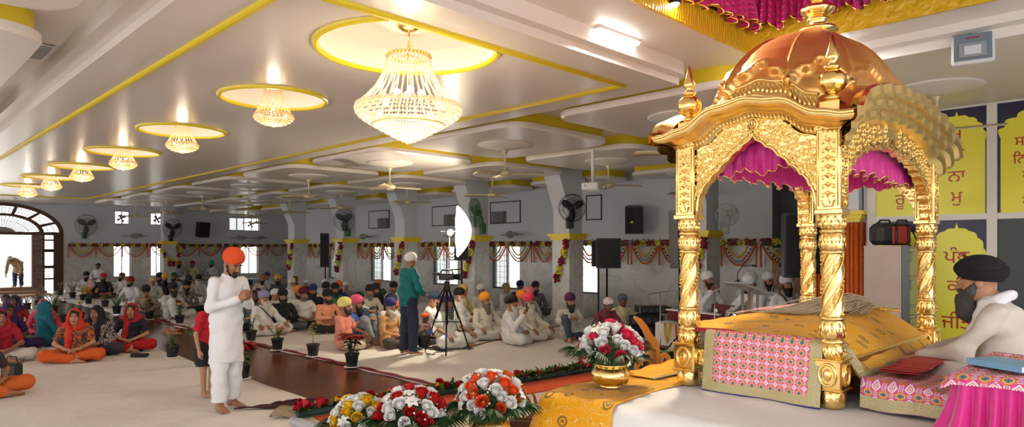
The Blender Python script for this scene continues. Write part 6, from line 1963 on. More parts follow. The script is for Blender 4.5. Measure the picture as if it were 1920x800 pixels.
# ---- joints
def sit(arms='lap', legs='cross', lean=0.0, turn=0.0, nod=0.12, twist=0.0):
    J = {'pelvis': A3(0, -.02, .10)}
    up = A3(0, math.sin(lean), math.cos(lean)); 
    J['chest'] = J['pelvis']+up*.31; J['neck'] = J['pelvis']+up*.475; J['head'] = J['pelvis']+up*.612+A3(0, .028, 0); J['turn'] = turn; J['nod'] = nod
    sc_ = J['pelvis']+up*.415; ct, st_ = math.cos(twist), math.sin(twist)
    J['shR'] = sc_+A3(.175*ct, .175*st_-.01, 0); J['shL'] = sc_+A3(-.175*ct, -.175*st_-.01, 0)
    for q, s in (('R', 1), ('L', -1)):
        J['hip'+q] = A3(s*.10, .0, .10)
        J['kn'+q] = A3(s*.37, .25, .125)
        J['an'+q] = A3(-s*.06, .34 if q == 'R' else .24, .062 if q == 'R' else .085); J['ft'+q] = (-s*.9, .12, -.05); J['fn'+q] = (0, -.75, .65)
        if arms == 'lap': J['el'+q] = A3(s*.27, .05+lean*.25, .29); J['wr'+q] = A3(s*.085, .25+lean*.2, .215); J['hd'+q] = (-s*.85, .35, -.1); J['hn'+q] = (0, .2, 1)
        elif arms == 'knees': J['el'+q] = A3(s*.29, .08, .30); J['wr'+q] = A3(s*.29, .27, .235); J['hd'+q] = (s*.1, .8, -.45); J['hn'+q] = (0, .35, 1)
        elif arms == 'phone': J['el'+q] = A3(s*.25, .10, .31); J['wr'+q] = A3(s*.17, .27, .53) if s > 0 else A3(-.13, .26, .22); J['hd'+q] = (-.25, .15, .9) if s > 0 else (.8, .35, -.1); J['hn'+q] = (.2, -1, .1) if s > 0 else (0, .2, 1)
        elif arms == 'cheek': J['el'+q] = A3(s*.25, .20, .34) if s > 0 else A3(-.27, .05, .29); J['wr'+q] = A3(.115, .13, .56) if s > 0 else A3(-.10, .25, .215); J['hd'+q] = (-.15, -.1, .9) if s > 0 else (.85, .35, -.1); J['hn'+q] = (1, .2, 0) if s > 0 else (0, .2, 1)
        elif arms == 'akimbo': J['el'+q] = A3(s*.36, -.05, .33); J['wr'+q] = A3(s*.20, .08, .17) if s > 0 else A3(-.24, .24, .22); J['hd'+q] = (-.5, .6, -.4) if s > 0 else (.5, .7, -.2)
        elif arms == 'reach': J['el'+q] = A3(s*.25, .24, .30); J['wr'+q] = A3(s*.17, .46, .19); J['hd'+q] = (-s*.2, .9, -.25)
        elif arms == 'clasp': J['el'+q] = A3(s*.27, .10, .30); J['wr'+q] = A3(s*.075, .30, .33); J['hd'+q] = (-s*.8, .35, .1); J['hn'+q] = (0, .6, .7)
    if legs == 'kneeup':
        J['knR'] = A3(.20, .30, .42); J['anR'] = A3(.16, .36, .075); J['ftR'] = (.25, 1, 0); J['fnR'] = (0, 0, 1)
        if arms in ('lap', 'clasp'): J['elR'] = A3(.30, .18, .38); J['wrR'] = A3(.15, .37, .46); J['elL'] = A3(-.26, .14, .30); J['wrL'] = A3(0, .37, .42); J['hdR'] = (-.8, .3, -.1); J['hdL'] = (.8, .2, .1)
    if legs == 'kneesup':
        for q, s in (('R', 1), ('L', -1)):
            J['kn'+q] = A3(s*.16, .30, .44); J['an'+q] = A3(s*.12, .44, .075); J['ft'+q] = (s*.15, 1, 0); J['fn'+q] = (0, 0, 1)
            J['el'+q] = A3(s*.30, .16, .38); J['wr'+q] = A3(s*.09, .38, .46); J['hd'+q] = (-s*.8, .3, -.1); J['hn'+q] = (0, .3, 1)
    if legs == 'side':
        J['knL'] = A3(-.30, .30, .12); J['anL'] = A3(-.05, .42, .06)
    return J
POSES = {}
def pose(name, **k):
    fem = k.pop('fem', False); J = sit(**k)
    P = {'J': J, 'body': body_mesh('body', J, female=fem), 'fem': fem, 'cl': {}}
    POSES[name] = P
for nm_, k in {'lap': dict(), 'lapT': dict(turn=.5, nod=.05, lean=.05), 'knees': dict(arms='knees', nod=.05), 'kneeup': dict(legs='kneeup', lean=.06), 'kneesup': dict(legs='kneesup', lean=.10), 'phone': dict(arms='phone', nod=.02), 'cheek': dict(arms='cheek', lean=.12, nod=.2), 'akimbo': dict(arms='akimbo'), 'bow': dict(lean=.42, nod=.45), 'reach': dict(arms='reach', lean=.30, nod=.30), 'fem': dict(fem=True, nod=.06), 'femT': dict(fem=True, turn=-.35, nod=.05), 'clasp': dict(arms='clasp')}.items():
    pose(nm_, **k)
def garment(P, kind):
    if kind not in P['cl']:
        J = P['J']
        if kind in ('long', 'short'): P['cl'][kind] = shirt_mesh('shirt', J, kind)
        elif kind == 'kurta': P['cl'][kind] = shirt_mesh('kurta', J, 'long', loose=.014, skirt=[(J['pelvis']+A3(0, .1, .0), J['pelvis']+A3(0, .22, -.01), .10, .07)])
        elif kind == 'kameez': P['cl'][kind] = shirt_mesh('kameez', J, 'short', loose=-.008, lap=False)
        elif kind == 'loose': P['cl'][kind] = trouser_mesh('trousers', J, L=.012)
        elif kind == 'trousers': P['cl'][kind] = trouser_mesh('trousers', J)
        elif kind == 'scarf' or kind == 'scarf2':
            s = SDF(); M = HM(J); R = np.array(M.to_3x3()); T = lambda *p: np.array(M @ Vector(p))
            s.ell(T(0, -.034, .030), (.104, .118, .108), .03, R); s.ell(T(0, -.06, -.09), (.105, .085, .14), .05, R)
            for q in (-1, 1): s.cone(T(q*.088, -.0, .02), T(q*.098, .02, -.15), .030, .042, .03)
            s.cone(J['shR']+A3(-.04, -.02, .03), J['shL']+A3(.04, -.02, .03), .075, .075, .05)
            s.chain([J['neck']+A3(.085, .0, -.005), J['neck']+A3(.05, .07, -.045), J['neck']+A3(-.05, .07, -.045), J['neck']+A3(-.085, .0, -.005)], [.04, .036, .036, .04], .03)
            a = J['neck']+A3(.05 if kind == 'scarf' else -.05, .09, -.03)
            s.cone(a, a+A3(.02, .055, -.20), .045, .050, .03); s.cone(a+A3(.02, .055, -.20), a+A3(.03, .09, -.34), .048, .040, .03)
            s.ell(T(0, .128, -.030), (.082, .138, .160), .012, R, True)
            V, Q = s.mesh(.012, noise=wrk(.006, 1.2, 2)); b = MB(); b.addarr(V, Q); P['cl'][kind] = mesh_of('scarf', b, 1)
    return P['cl'][kind]
def hang(root, name, me, mats, M=None):
    o = bpy.data.objects.new(name, me); COL.objects.link(o); o.parent = root
    if M is not None: o.matrix_local = M
    slots(o, mats); return o
FWD = Vector((1, 1, 0))/S2; RGT = Vector((1, -1, 0))/S2
def heading(phi):
    a = math.radians(phi); d = -FWD*math.cos(a)+RGT*math.sin(a)
    return math.atan2(d.y, d.x)-PI/2
HTOP = {'bow': .80, 'reach': .86}
def headgear(root, J, tur, beard, z=.078):
    M = HM(J)
    if tur:
        kind, col = tur
        if kind == 'hair': hang(root, 'hair', HAIRM, [HAIRB], M)
        elif kind == 'cap': hang(root, 'cap', TURB['patka'], [cl(col) if isinstance(col, tuple) else col], M @ tr(0, -.012, .045) @ rx(.22))
        else: hang(root, 'turban' if kind != 'patka' else 'patka', TURB[kind], [cl(col)], M @ tr(0, -.016, z if kind != 'patka' else .05) @ rx(.20))
    if beard: hang(root, 'beard', BRD[beard[0]], [BEARDS[beard[1]]], M)
SEATED = []
def seated(px, top, phi, pose_, tur, beard, shirt, trous, label, skin='mid', d=None, z=0.0, s=1.0, group=None, scarf=None, name='person', flip=False):
    P = POSES[pose_]; J = P['J']
    zt = z+s*(J['head'][2]+(.175 if tur and tur[0] not in ('cap', 'hair', 'patka') else .135))+.016
    if d is None: d = (EYE-zt)*FPX/(top-HZ)
    q = pt(px, HZ, d)
    root = tag(empty(name, (q.x, q.y, z+.018), heading(phi)), label, 'person', group); SEATED.append([root, (px-960)/FPX, d, d, z, .62*s]); root.scale = (-s if flip else s, s, s)
    hang(root, 'body', P['body'], [SKINS[skin], HAIRB, LIPM, EYEW])
    headgear(root, J, tur, beard)
    if shirt: hang(root, {'kurta': 'kurta', 'kameez': 'kameez'}.get(shirt[0], 'shirt'), garment(P, shirt[0]), [shirt[1] if not isinstance(shirt[1], tuple) else cl(shirt[1])])
    if trous: hang(root, 'trousers', garment(P, trous[0]), [cl(trous[1])])
    if scarf: hang(root, 'scarf', garment(P, scarf[0]), [cl(scarf[1])]); hang(root, 'hair', HAIRF, [HAIRB], HM(J) @ tr(0, .010, .002))
    return root
WH = (232, 230, 226); WK = ('kurta', WH); WT = ('loose', (228, 226, 222)); BK = (26, 26, 30); CR = (222, 212, 188)
PEOPLE = [
 # px, top, phi, pose, turban, beard, shirt, trousers, label, extras
 (495, 542, 55, 'knees', ('std', (150, 146, 190)), ('long', 'white'), WK, WT, 'white bearded man in lavender turban and white kurta with a black strap', {}),
 (530, 542, 30, 'lap', ('std', (24, 24, 28)), ('mid', 'black'), ('long', (22, 22, 26)), ('trousers', (86, 98, 98)), 'man in black turban and black shirt between the lavender and maroon turbans', {}),
 (569, 541, 40, 'lap', ('std', (92, 16, 34)), ('short', 'grey'), ('short', (226, 220, 212)), ('trousers', BK), 'grey bearded man in maroon turban, white polo shirt and black trousers', {'skin': 'mid'}),
 (587, 535, 15, 'lap', ('std', (28, 50, 100)), ('long', 'black'), ('long', (26, 26, 34)), ('trousers', BK), 'long black bearded man in blue turban behind the white polo shirt', {}),
 (614, 541, 45, 'clasp', ('std', (22, 20, 22)), ('short', 'black'), ('long', (226, 152, 116)), ('trousers', BK), 'man in black turban and peach long sleeved shirt', {}),
 (646, 556, 82, 'knees', ('std', (240, 226, 130)), ('short', 'black'), ('short', (226, 140, 122)), ('trousers', (206, 196, 174)), 'man in pale yellow turban and salmon polo shirt near the poinsettia', {}),
 (662, 553, 78, 'kneesup', ('std', (232, 96, 140)), ('mid', 'black'), ('short', (70, 100, 170)), ('trousers', (140, 148, 156)), 'man in pink turban and blue shirt behind the salmon polo shirt', {}),
 (668, 546, 70, 'kneesup', ('cap', (24, 24, 26)), ('short', 'black'), ('short', (214, 212, 208)), ('trousers', (60, 70, 90)), 'man in black cap and white tee behind the pink turban', {'d': 13.6}),
 (731, 562, 62, 'lap', ('std', (52, 40, 110)), ('long', 'white'), ('long', (186, 136, 88)), ('trousers', (72, 68, 58)), 'white bearded man in purple turban and brown shirt beside the standing cameraman', {'d': 11.75, 's': .97}),
 (742, 556, 60, 'lap', ('std', (232, 110, 50)), None, ('long', (60, 130, 90)), ('trousers', BK), 'child in orange turban and green top behind the brown shirted man', {'s': .8, 'd': 12.6}),
 (704, 532, 40, 'lap', ('std', (30, 40, 44)), ('mid', 'black'), ('long', (20, 20, 22)), ('trousers', (40, 56, 80)), 'man in dark teal turban and black shirt under the green framed window', {}),
 (733, 551, 60, 'lap', ('std', (30, 28, 50)), ('short', 'black'), ('long', WH), ('trousers', BK), 'man in navy turban and white shirt behind the purple turban', {}),
 (738, 527, -5, 'lap', ('std', (26, 26, 28)), ('short', 'grey'), ('long', (220, 218, 214)), WT, 'grey bearded man in black turban and white shirt against the wall behind the cameraman', {}),
 (709, 520, 30, 'lap', ('patka', (200, 130, 60)), None, ('long', (70, 90, 50)), ('trousers', BK), 'man in tan head cloth and olive shirt at the window sill', {'d': 19}),
 (693, 531, 25, 'lap', ('std', (26, 24, 26)), ('mid', 'grey'), ('long', (200, 186, 160)), WT, 'man in black turban and cream shirt left of the dark teal turban', {'d': 15.6}),
 (547, 520, 35, 'lap', ('std', (224, 218, 210)), ('long', 'white'), WK, WT, 'white bearded man in white turban behind the black shirted man', {}),
 (553, 515, 20, 'lap', ('std', (120, 96, 30)), ('mid', 'black'), ('long', (214, 208, 200)), ('trousers', BK), 'man in mustard and black turban behind the white turban', {'d': 20.2}),
 (521, 514, 20, 'lap', ('std', (230, 172, 30)), ('mid', 'black'), ('long', (86, 86, 90)), ('trousers', BK), 'black bearded man in bright yellow turban left of the mustard turban', {}),
 (492, 513, 15, 'lap', ('std', (176, 106, 40)), ('mid', 'black'), ('long', (196, 182, 164)), ('trousers', BK), 'black bearded man in orange brown turban below the far window', {}),
 (501, 508, 20, 'lap', ('std', (40, 60, 120)), None, ('long', (190, 200, 220)), ('trousers', BK), 'man in royal blue turban and pale blue shirt at the far window', {'d': 24}),
 (574, 517, -10, 'lap', ('cap', (226, 226, 230)), None, ('short', (50, 54, 70)), ('trousers', BK), 'boy in white cap and dark shirt against the wall left of the tall speaker', {'d': 21.5, 's': .85}),
 (611, 524, 35, 'lap', ('std', (30, 28, 30)), ('short', 'black'), ('long', (214, 206, 140)), WT, 'man in black turban and pale yellow shirt behind the peach shirt', {'d': 16.6}),
 (609, 520, 15, 'lap', ('cap', (222, 222, 222)), None, ('long', (210, 210, 210)), WT, 'man in white cap at the wall behind the pale yellow shirt', {'d': 19.5}),
 (635, 524, 35, 'lap', ('std', (226, 104, 36)), ('short', 'black'), ('long', (40, 50, 120)), ('trousers', BK), 'man in vivid orange turban and blue shirt below the left window', {'d': 16.8}),
 (648, 529, 30, 'lap', ('cap', (214, 212, 208)), None, ('long', (120, 124, 130)), ('trousers', BK), 'man in white cap and grey shirt right of the vivid orange turban', {'d': 17.3}),
 (628, 531, 30, 'lap', ('std', (28, 28, 30)), ('mid', 'black'), ('long', (70, 120, 80)), ('trousers', BK), 'man in black turban and green shirt between the peach shirt and the orange turban', {'d': 15.4}),
 (516, 541, 60, 'lap', ('cap', (226, 224, 218)), None, ('long', (224, 222, 218)), WT, 'man in white cap and white shirt behind the lavender turban', {'d': 14.4}),
 (559, 538, 45, 'lap', ('std', (226, 130, 44)), ('short', 'black'), ('long', WH), WT, 'man in orange turban mostly hidden behind the maroon turban', {'d': 14.6}),
 (484, 530, 20, 'lap', ('hair', None), None, ('long', (216, 110, 60)), ('trousers', BK), 'black haired boy in an orange top behind the lavender turbaned man', {'d': 16, 's': .92}),
 (475, 541, 40, 'lap', ('hair', None), ('short', 'black'), ('long', (110, 112, 120)), ('trousers', BK), 'black haired man in grey shirt close behind the standing man in white', {'d': 14.2, 'skin': 'dark'}),
 (466, 521, 25, 'lap', ('std', (30, 30, 34)), ('mid', 'black'), ('long', (60, 62, 70)), ('trousers', BK), 'man in black turban and dark shirt just right of the orange turbaned standing man', {'d': 18}),
 # left group
 (322, 529, 60, 'kneeup', ('std', (34, 34, 44)), ('mid', 'black'), ('kurta', (212, 206, 200)), ('loose', (216, 212, 204)), 'man in dark turban and white kurta with one knee raised beside the aisle', {'skin': 'dark'}),
 (349, 524, 35, 'lap', ('std', (28, 28, 32)), ('long', 'black'), ('long', pat('check', (58, 44, 50), (190, 176, 176), 22)), ('trousers', BK), 'black bearded man in black turban and checked maroon shirt', {}),
 (372, 515, 25, 'lap', ('std', (30, 32, 38)), ('long', 'white'), ('kurta', (214, 212, 208)), WT, 'long white bearded man in dark turban behind the checked shirt', {}),
 (299, 512, 12, 'lap', ('tall', (24, 28, 40)), ('mid', 'black'), ('long', (178, 194, 204)), ('trousers', (120, 136, 148)), 'man in tall dark turban and pale blue shirt', {}),
 (275, 530, 25, 'bow', ('std', (26, 24, 30)), None, ('long', (150, 132, 116)), ('trousers', (130, 116, 104)), 'man in dark turban bowing forward in a tan shirt', {'d': 16.5}),
 (245, 515, 0, 'lap', ('std', (150, 30, 44)), ('short', 'black'), ('kurta', (214, 214, 218)), WT, 'man in crimson turban and white kurta right of the bright low window', {'d': 20}),
 (194, 511, 15, 'knees', ('std', (186, 28, 56)), ('short', 'black'), ('long', (30, 30, 36)), ('trousers', BK), 'man in bright red turban and black shirt near the yellow box', {'d': 23}),
 (229, 511, -20, 'knees', ('patka', (110, 64, 44)), ('mid', 'black'), ('long', (214, 208, 204)), WT, 'man in brown head cloth and white shirt before the bright low window', {'d': 24.5}),
 (162, 506, 15, 'lap', ('std', (28, 26, 30)), ('mid', 'black'), ('long', (188, 184, 180)), WT, 'black bearded man in black turban behind the white donation box', {'d': 24.5}),
 (309, 510, 10, 'lap', ('std', (226, 160, 40)), ('mid', 'black'), ('long', (36, 32, 36)), ('trousers', BK), 'man in golden yellow turban and black shirt right of the tall dark turban', {'d': 22.5}),
 (326, 510, 10, 'lap', ('std', (46, 90, 44)), ('mid', 'black'), ('long', (190, 196, 204)), WT, 'man in green turban and pale shirt on the floor in the far left group', {'d': 23.5}),
 (354, 514, 20, 'lap', ('std', (32, 30, 36)), ('short', 'black'), ('long', (170, 160, 150)), WT, 'man in dark turban half hidden behind the checked shirt man, on his left', {'d': 21}),
 (287, 517, 15, 'lap', ('cap', (196, 176, 140)), None, ('long', (180, 174, 164)), WT, 'man in tan cap right beside the narrow bright window', {'d': 20.5}),
 # on the ledge at the far wall
 (184, 490, 5, 'lap', ('hair', None), None, ('long', (206, 204, 206)), WT, 'bare headed black haired man in white sitting on the far ledge', {'d': 27.2, 'z': .30, 'skin': 'dark'}),
 (336, 491, 10, 'lap', ('std', (206, 120, 36)), ('short', 'black'), ('long', (190, 188, 190)), WT, 'man in orange turban sitting on the far ledge under the flower strings', {'d': 29.5, 'z': .30, 'skin': 'dark'}),
 (361, 489, 5, 'knees', ('std', (134, 20, 34)), ('short', 'grey'), ('long', (196, 186, 150)), WT, 'man in dark red turban and cream shirt sitting on the far ledge', {'d': 30.4, 'z': .30}),
 (397, 491, -5, 'lap', ('std', (52, 170, 140)), ('short', 'black'), ('long', (206, 206, 206)), WT, 'man in turquoise turban sitting on the far ledge', {'d': 31.6, 'z': .30}),
 # right group
 (805, 545, 85, 'cheek', ('std', (44, 54, 76)), ('mid', 'black'), ('long', (226, 224, 220)), WT, 'man in slate blue turban and white shirt holding his hand to his face', {}),
 (797, 588, 70, 'lap', ('patka', (232, 92, 34)), None, ('short', (120, 92, 92)), ('trousers', (60, 56, 60)), 'small child in orange head cloth between the cameraman and the tripod', {'s': .66, 'skin': 'dark'}),
 (838, 548, 55, 'knees', ('std', (50, 44, 100)), ('long', 'grey'), ('short', (232, 230, 228)), WT, 'heavy man with long grey beard in indigo turban and white tee behind the tripod', {'s': 1.06}),
 (861, 543, 70, 'lap', ('std', (22, 22, 24)), ('long', 'white'), WK, WT, 'white bearded man in black turban right of the tripod', {'d': 14.2}),
 (868, 540, 60, 'lap', ('std', (206, 180, 96)), None, ('long', (214, 200, 120)), WT, 'man in mustard turban and pale yellow shirt at the pillar behind the black turban', {'d': 15.6}),
 (909, 547, 42, 'knees', ('std', (244, 160, 30)), ('long', 'grey'), ('kurta', (226, 218, 204)), WT, 'grey bearded man in bright saffron turban and off white kurta', {}),
 (902, 536, 35, 'lap', ('std', (226, 224, 226)), ('mid', 'grey'), WK, WT, 'man in white turban behind the saffron turban at the pillar', {'d': 15.8}),
 (958, 551, 78, 'phone', ('std', (20, 20, 20)), ('mid', 'white'), ('kurta', (236, 232, 228)), WT, 'man in black turban and white kurta holding up a phone', {}),
 (991, 549, 58, 'knees', ('std', (222, 60, 84)), ('long', 'white'), ('kurta', (230, 220, 196)), ('loose', (228, 222, 208)), 'long white bearded man in coral red turban and cream kurta', {}),
 (978, 555, 58, 'lap', ('std', (234, 134, 40)), ('mid', 'grey'), WK, WT, 'man in orange turban hidden behind the coral red turban', {'d': 13.4}),
 (992, 539, 40, 'lap', ('std', (232, 130, 140)), ('mid', 'black'), ('long', (176, 182, 200)), ('trousers', (170, 174, 184)), 'man in light pink turban and pale grey shirt behind the coral red turban', {'d': 14.6}),
 (949, 534, 60, 'knees', ('patka', (140, 130, 84)), None, ('long', (222, 222, 226)), WT, 'man in olive head cloth and white shirt leaning under the window', {'d': 17.0}),
 (975, 527, 5, 'lap', ('std', (34, 34, 50)), None, ('long', (96, 20, 34)), ('trousers', BK), 'man in navy turban and maroon shirt against the wall by the window', {'d': 17.3, 'skin': 'dark'}),
 (1004, 528, 5, 'lap', ('std', (26, 24, 26)), ('mid', 'black'), ('long', (92, 94, 100)), ('trousers', (70, 72, 80)), 'black bearded man in black turban and grey shirt against the wall', {'d': 17.1}),
 (1067, 548, 20, 'kneeup', ('std', (74, 22, 60)), ('mid', 'black'), ('long', (206, 200, 190)), ('trousers', (52, 62, 78)), 'man in purple turban, pale shirt and jeans in front of the pillar', {}),
 (1045, 553, 60, 'bow', ('hair', None), None, ('short', (214, 216, 222)), WT, 'man in white shirt bending down half hidden left of the pillar', {'d': 15.4}),
 (1130, 555, 25, 'reach', ('cap', pat('dots', (234, 226, 220), (214, 90, 60), 30)), None, ('long', (122, 50, 60)), ('loose', (222, 216, 202)), 'man in white dotted cap and maroon shirt leaning forward', {'skin': 'dark'}),
 (1167, 550, 20, 'akimbo', ('cap', (88, 94, 104)), None, ('long', (214, 204, 160)), ('trousers', BK), 'man in grey cap and cream shirt with hand on hip beside the audio cases', {'skin': 'dark', 'flip': True}),
 # musicians on the side stage
 (1326, 505, 30, 'phone', ('std', (232, 230, 230)), ('mid', 'black'), WK, WT, 'musician in white turban with a hand at his mouth, nearest the flower pillar', {'d': 12.0, 'z': .43, 'group': 'musicians in white'}),
 (1386, 507, 70, 'reach', ('std', (236, 232, 232)), ('mid', 'black'), WK, WT, 'musician in white turban leaning over the harmonium behind the drum', {'d': 11.3, 'z': .43, 'group': 'musicians in white'}),
 (1419, 513, -60, 'reach', ('std', (234, 232, 232)), ('short', 'black'), WK, WT, 'musician in white turban facing left behind the lectern', {'d': 11.1, 'z': .43, 'group': 'musicians in white'}),
 (1440, 524, 10, 'lap', ('std', (226, 224, 226)), ('mid', 'black'), WK, WT, 'musician in white turban half hidden right of the lectern', {'d': 11.3, 'z': .43, 'group': 'musicians in white'}),
 (1474, 518, 5, 'lap', ('std', (234, 230, 230)), ('mid', 'black'), ('kurta', (226, 222, 220)), WT, 'black bearded musician in white turban with a patterned strap', {'d': 11.0, 'z': .43, 'group': 'musicians in white'}),
]
ROOTS = {}
for q in PEOPLE:
    ROOTS[q[8]] = seated(*q[:9], **q[9])
struct(MB().b2((6.4, 31.2, 0), (16, 32, .30)).build('wall_ledge', mat('pale_ledge', srgb(196, 194, 190), .5)))
# women and girls at the left
WOMEN = [
 (246, 570, 18, 'fem', ('kameez', (34, 34, 44)), ('loose', (186, 20, 34)), ('scarf', (176, 26, 36)), 'woman in dark blouse, red trousers and red scarf, rightmost of the seated women', {'skin': 'light'}),
 (180, 572, 22, 'femT', ('long', pat('swirl', (52, 40, 64), (200, 188, 180), 26)), ('loose', (60, 52, 66)), ('scarf2', (34, 30, 40)), 'woman wrapped in a dark printed shawl between the red and the orange scarves', {}),
 (140, 579, 25, 'fem', ('kameez', pat('swirl', (96, 72, 58), (206, 96, 50), 12)), ('loose', (216, 92, 34)), ('scarf', (206, 50, 36)), 'woman in brown blouse, orange trousers and orange red scarf', {'skin': 'light'}),
 (82, 565, 42, 'fem', ('long', (206, 74, 92)), ('loose', (150, 142, 112)), ('scarf', (200, 90, 104)), 'woman in coral pink kameez and pink scarf', {'skin': 'light'}),
 (86, 559, 150, 'fem', ('long', (16, 106, 122)), ('loose', (20, 90, 104)), ('scarf2', (18, 112, 128)), 'woman in teal shawl behind the pink scarf', {'d': 11.6}),
 (2, 580, 45, 'fem', ('kameez', (170, 24, 46)), ('loose', (214, 204, 192)), ('scarf', (176, 28, 50)), 'woman in red blouse and white skirt cut by the left picture edge', {}),
 (16, 566, 60, 'lap', ('kameez', (58, 34, 92)), ('loose', (50, 30, 84)), ('scarf2', (60, 34, 90)), 'woman in deep purple behind the red bloused woman at the left edge', {'d': 11.3, 'skin': 'dark'}),
 (11, 541, 35, 'fem', ('long', (40, 30, 62)), ('loose', (36, 28, 60)), None, 'black haired woman in dark violet in the back row at the left', {'d': 13.6, 'skin': 'dark'}),
 (27, 545, 40, 'femT', ('long', (150, 30, 40)), ('loose', (50, 34, 100)), ('scarf', (52, 40, 96)), 'woman in red sleeves and violet scarf beside the black haired woman', {'d': 13.2, 'skin': 'dark'}),
 (-34, 600, 75, 'fem', ('kameez', (60, 40, 40)), ('loose', (214, 104, 40)), ('scarf', (140, 40, 50)), 'nearest woman at the left picture edge, in orange trousers with a black bag', {'d': 7.7}),
]
for px, top, phi, ps, sh, trs, sf, lb, ex in WOMEN:
    r = seated(px, top, phi, ps, None, None, sh, trs, lb, scarf=sf, s=.93, **ex)
    if sf is None: hang(r, 'hair', HAIRF, [HAIRB], HM(POSES[ps]['J']))

# seat everybody with room for the knees: slide people along their line of sight until nobody overlaps a neighbour, pillar or wall
def at_(q): return np.array(((1+q[1])*q[3]/S2, (1-q[1])*q[3]/S2))
for it in range(220):
    for i, a in enumerate(SEATED):
        for b_ in SEATED[i+1:]:
            if abs(a[4]-b_[4]) > .2: continue
            if np.linalg.norm(at_(a)-at_(b_)) < (a[5]+b_[5])/2:
                f, n_ = (a, b_) if a[3] > b_[3] else (b_, a)
                f[3] += .03; n_[3] -= .012
    for a in SEATED:
        lim = .9
        for c in COLS:
            p = at_(a)
            if np.abs(p-np.array(c)).max() < .60: a[3] += (-.05 if np.dot(p, p) < c[0]**2+c[1]**2 else .05); lim = 1.6
        a[3] = min(max(a[3], a[2]-lim), a[2]+lim)
        p = at_(a)
        if p[0] > 12.95: a[3] -= .05
        ymax = 31.5 if a[4] == .30 else 30.7
        if p[1] > ymax: a[3] *= ymax/p[1]
        if a[4] > .4 and p[0] < 10.55: a[3] += .03
for a in SEATED:
    p = at_(a); a[0].location.x, a[0].location.y = float(p[0]), float(p[1])
# ---------------------------------------------------------------- standing people and the reader
def stand(lean=.08, nod=.1, turn=0.0, step=.0, arms='down'):
    J = {'pelvis': A3(0, 0, .92), 'turn': turn, 'nod': nod}
    up = A3(0, math.sin(lean), math.cos(lean))
    J['chest'] = J['pelvis']+up*.33; J['neck'] = J['pelvis']+up*.50; J['head'] = J['pelvis']+up*.635+A3(0, .03+.04*nod, -.01*nod)
    sc_ = J['pelvis']+up*.44
    for q, s in (('R', 1), ('L', -1)):
        f = step*s
        J['sh'+q] = sc_+A3(s*.165, 0, 0); J['hip'+q] = A3(s*.09, 0, .90); J['kn'+q] = A3(s*.10, .02+f*.5, .49); J['an'+q] = A3(s*.10, f, .085); J['ft'+q] = (s*.22, 1, 0); J['fn'+q] = (0, 0, 1)
        if arms == 'pray':
            J['el'+q] = A3(s*.225, sc_[1]+.02, 1.10); J['wr'+q] = A3(s*.040, sc_[1]+.25, 1.19); J['hd'+q] = (-s*.13, .85, .45); J['hn'+q] = (s, .10, 0); J['hp'+q] = 'flat'
        elif arms == 'front': J['el'+q] = A3(s*.27, .04, 1.10); J['wr'+q] = A3(s*.10, .24, .98); J['hd'+q] = (-s*.6, .7, -.1); J['hn'+q] = (0, .3, 1)
        elif arms == 'hang': J['el'+q] = A3(s*.26, sc_[1]*.8, sc_[2]-.30); J['wr'+q] = A3(s*.25, sc_[1]*.9+.05, sc_[2]-.56); J['hd'+q] = (0, .15, -1); J['hn'+q] = (s, 0, 0)
    return J
def standing(J, px, d, phi, label, skin, z=.018, h=.013, hf=.006, s=1.0, clothes=(), tur=None, beard=None, zt_=.078):
    q = pt(px, HZ, d)
    r = tag(empty('person', (q.x, q.y, z), heading(phi)), label, 'person'); r.scale = (s, s, s)
    hang(r, 'body', body_mesh('body', J, h, hf), [SKINS[skin], HAIRB, LIPM, EYEW])
    headgear(r, J, tur, beard, zt_)
    for nm_, me, m in clothes: hang(r, nm_, me, [m])
    return r
HWHITE = mat('crisp_white_cotton', srgb(238, 238, 242), .8, bump=('noise', 11, .6, .018))
J = stand(.10, .50, .10, .04, 'pray')
kb = SDF()
kurta = shirt_mesh('kurta', J, 'long', .010, -.012, lap=False, sd=3, collar=True, belly=.0, na=.0045,
    skirt=[(J['pelvis']+A3(-.045, 0, .05), A3(-.045, .0, .44), .118, .142), (J['pelvis']+A3(.045, 0, .05), A3(.045, .01, .44), .118, .142)], cut=(A3(0, 0, .50), A3(0, -.05, 1)))
def pants(J, r0, r1, zc, name='trousers', h=.012):
    s = SDF(); s.ell(J['pelvis']+A3(0, 0, -.02), (.16, .12, .12), .05)
    for q in 'RL': s.chain([J['hip'+q], J['kn'+q], J['an'+q]], [r0, lerp(r0, r1, .5), r1], .04)
    s.cut(A3(0, 0, zc), A3(0, 0, 1)); V, Q = s.mesh(h, noise=wrk(.006, .9, 5)); b = MB(); b.addarr(V, Q); return mesh_of(name, b, 1)
hero = standing(J, 424, 7.07, 56, 'standing man in orange turban and white kurta, barefoot, with folded hands', 'mid', h=.011, hf=.005, s=1.0,
    clothes=[('kurta', kurta, HWHITE), ('trousers', pants(J, .085, .082, .10), HWHITE)], tur=('std', (232, 84, 36)), beard=('goatee', 'black'))
J = stand(.02, .02, .35, .03, 'front')
standing(J, 766, 10.75, 128, 'cameraman standing in teal shirt, dark jeans and white cap beside the tripod', 'mid', s=.985,
    clothes=[('shirt', shirt_mesh('shirt', J, 'long', .012, .010, lap=False, sd=1, skirt=[(J['pelvis']+A3(0, 0, .1), J['pelvis']+A3(0, 0, -.06), .15, .155)], cut=(A3(0, 0, .80), A3(0, 0, 1))), cl((14, 110, 112))), ('jeans', pants(J, .098, .075, .06, 'jeans'), cl((36, 42, 66)))], tur=('cap', (232, 228, 226)))
J = stand(.25, .3, 0, .05, 'hang')
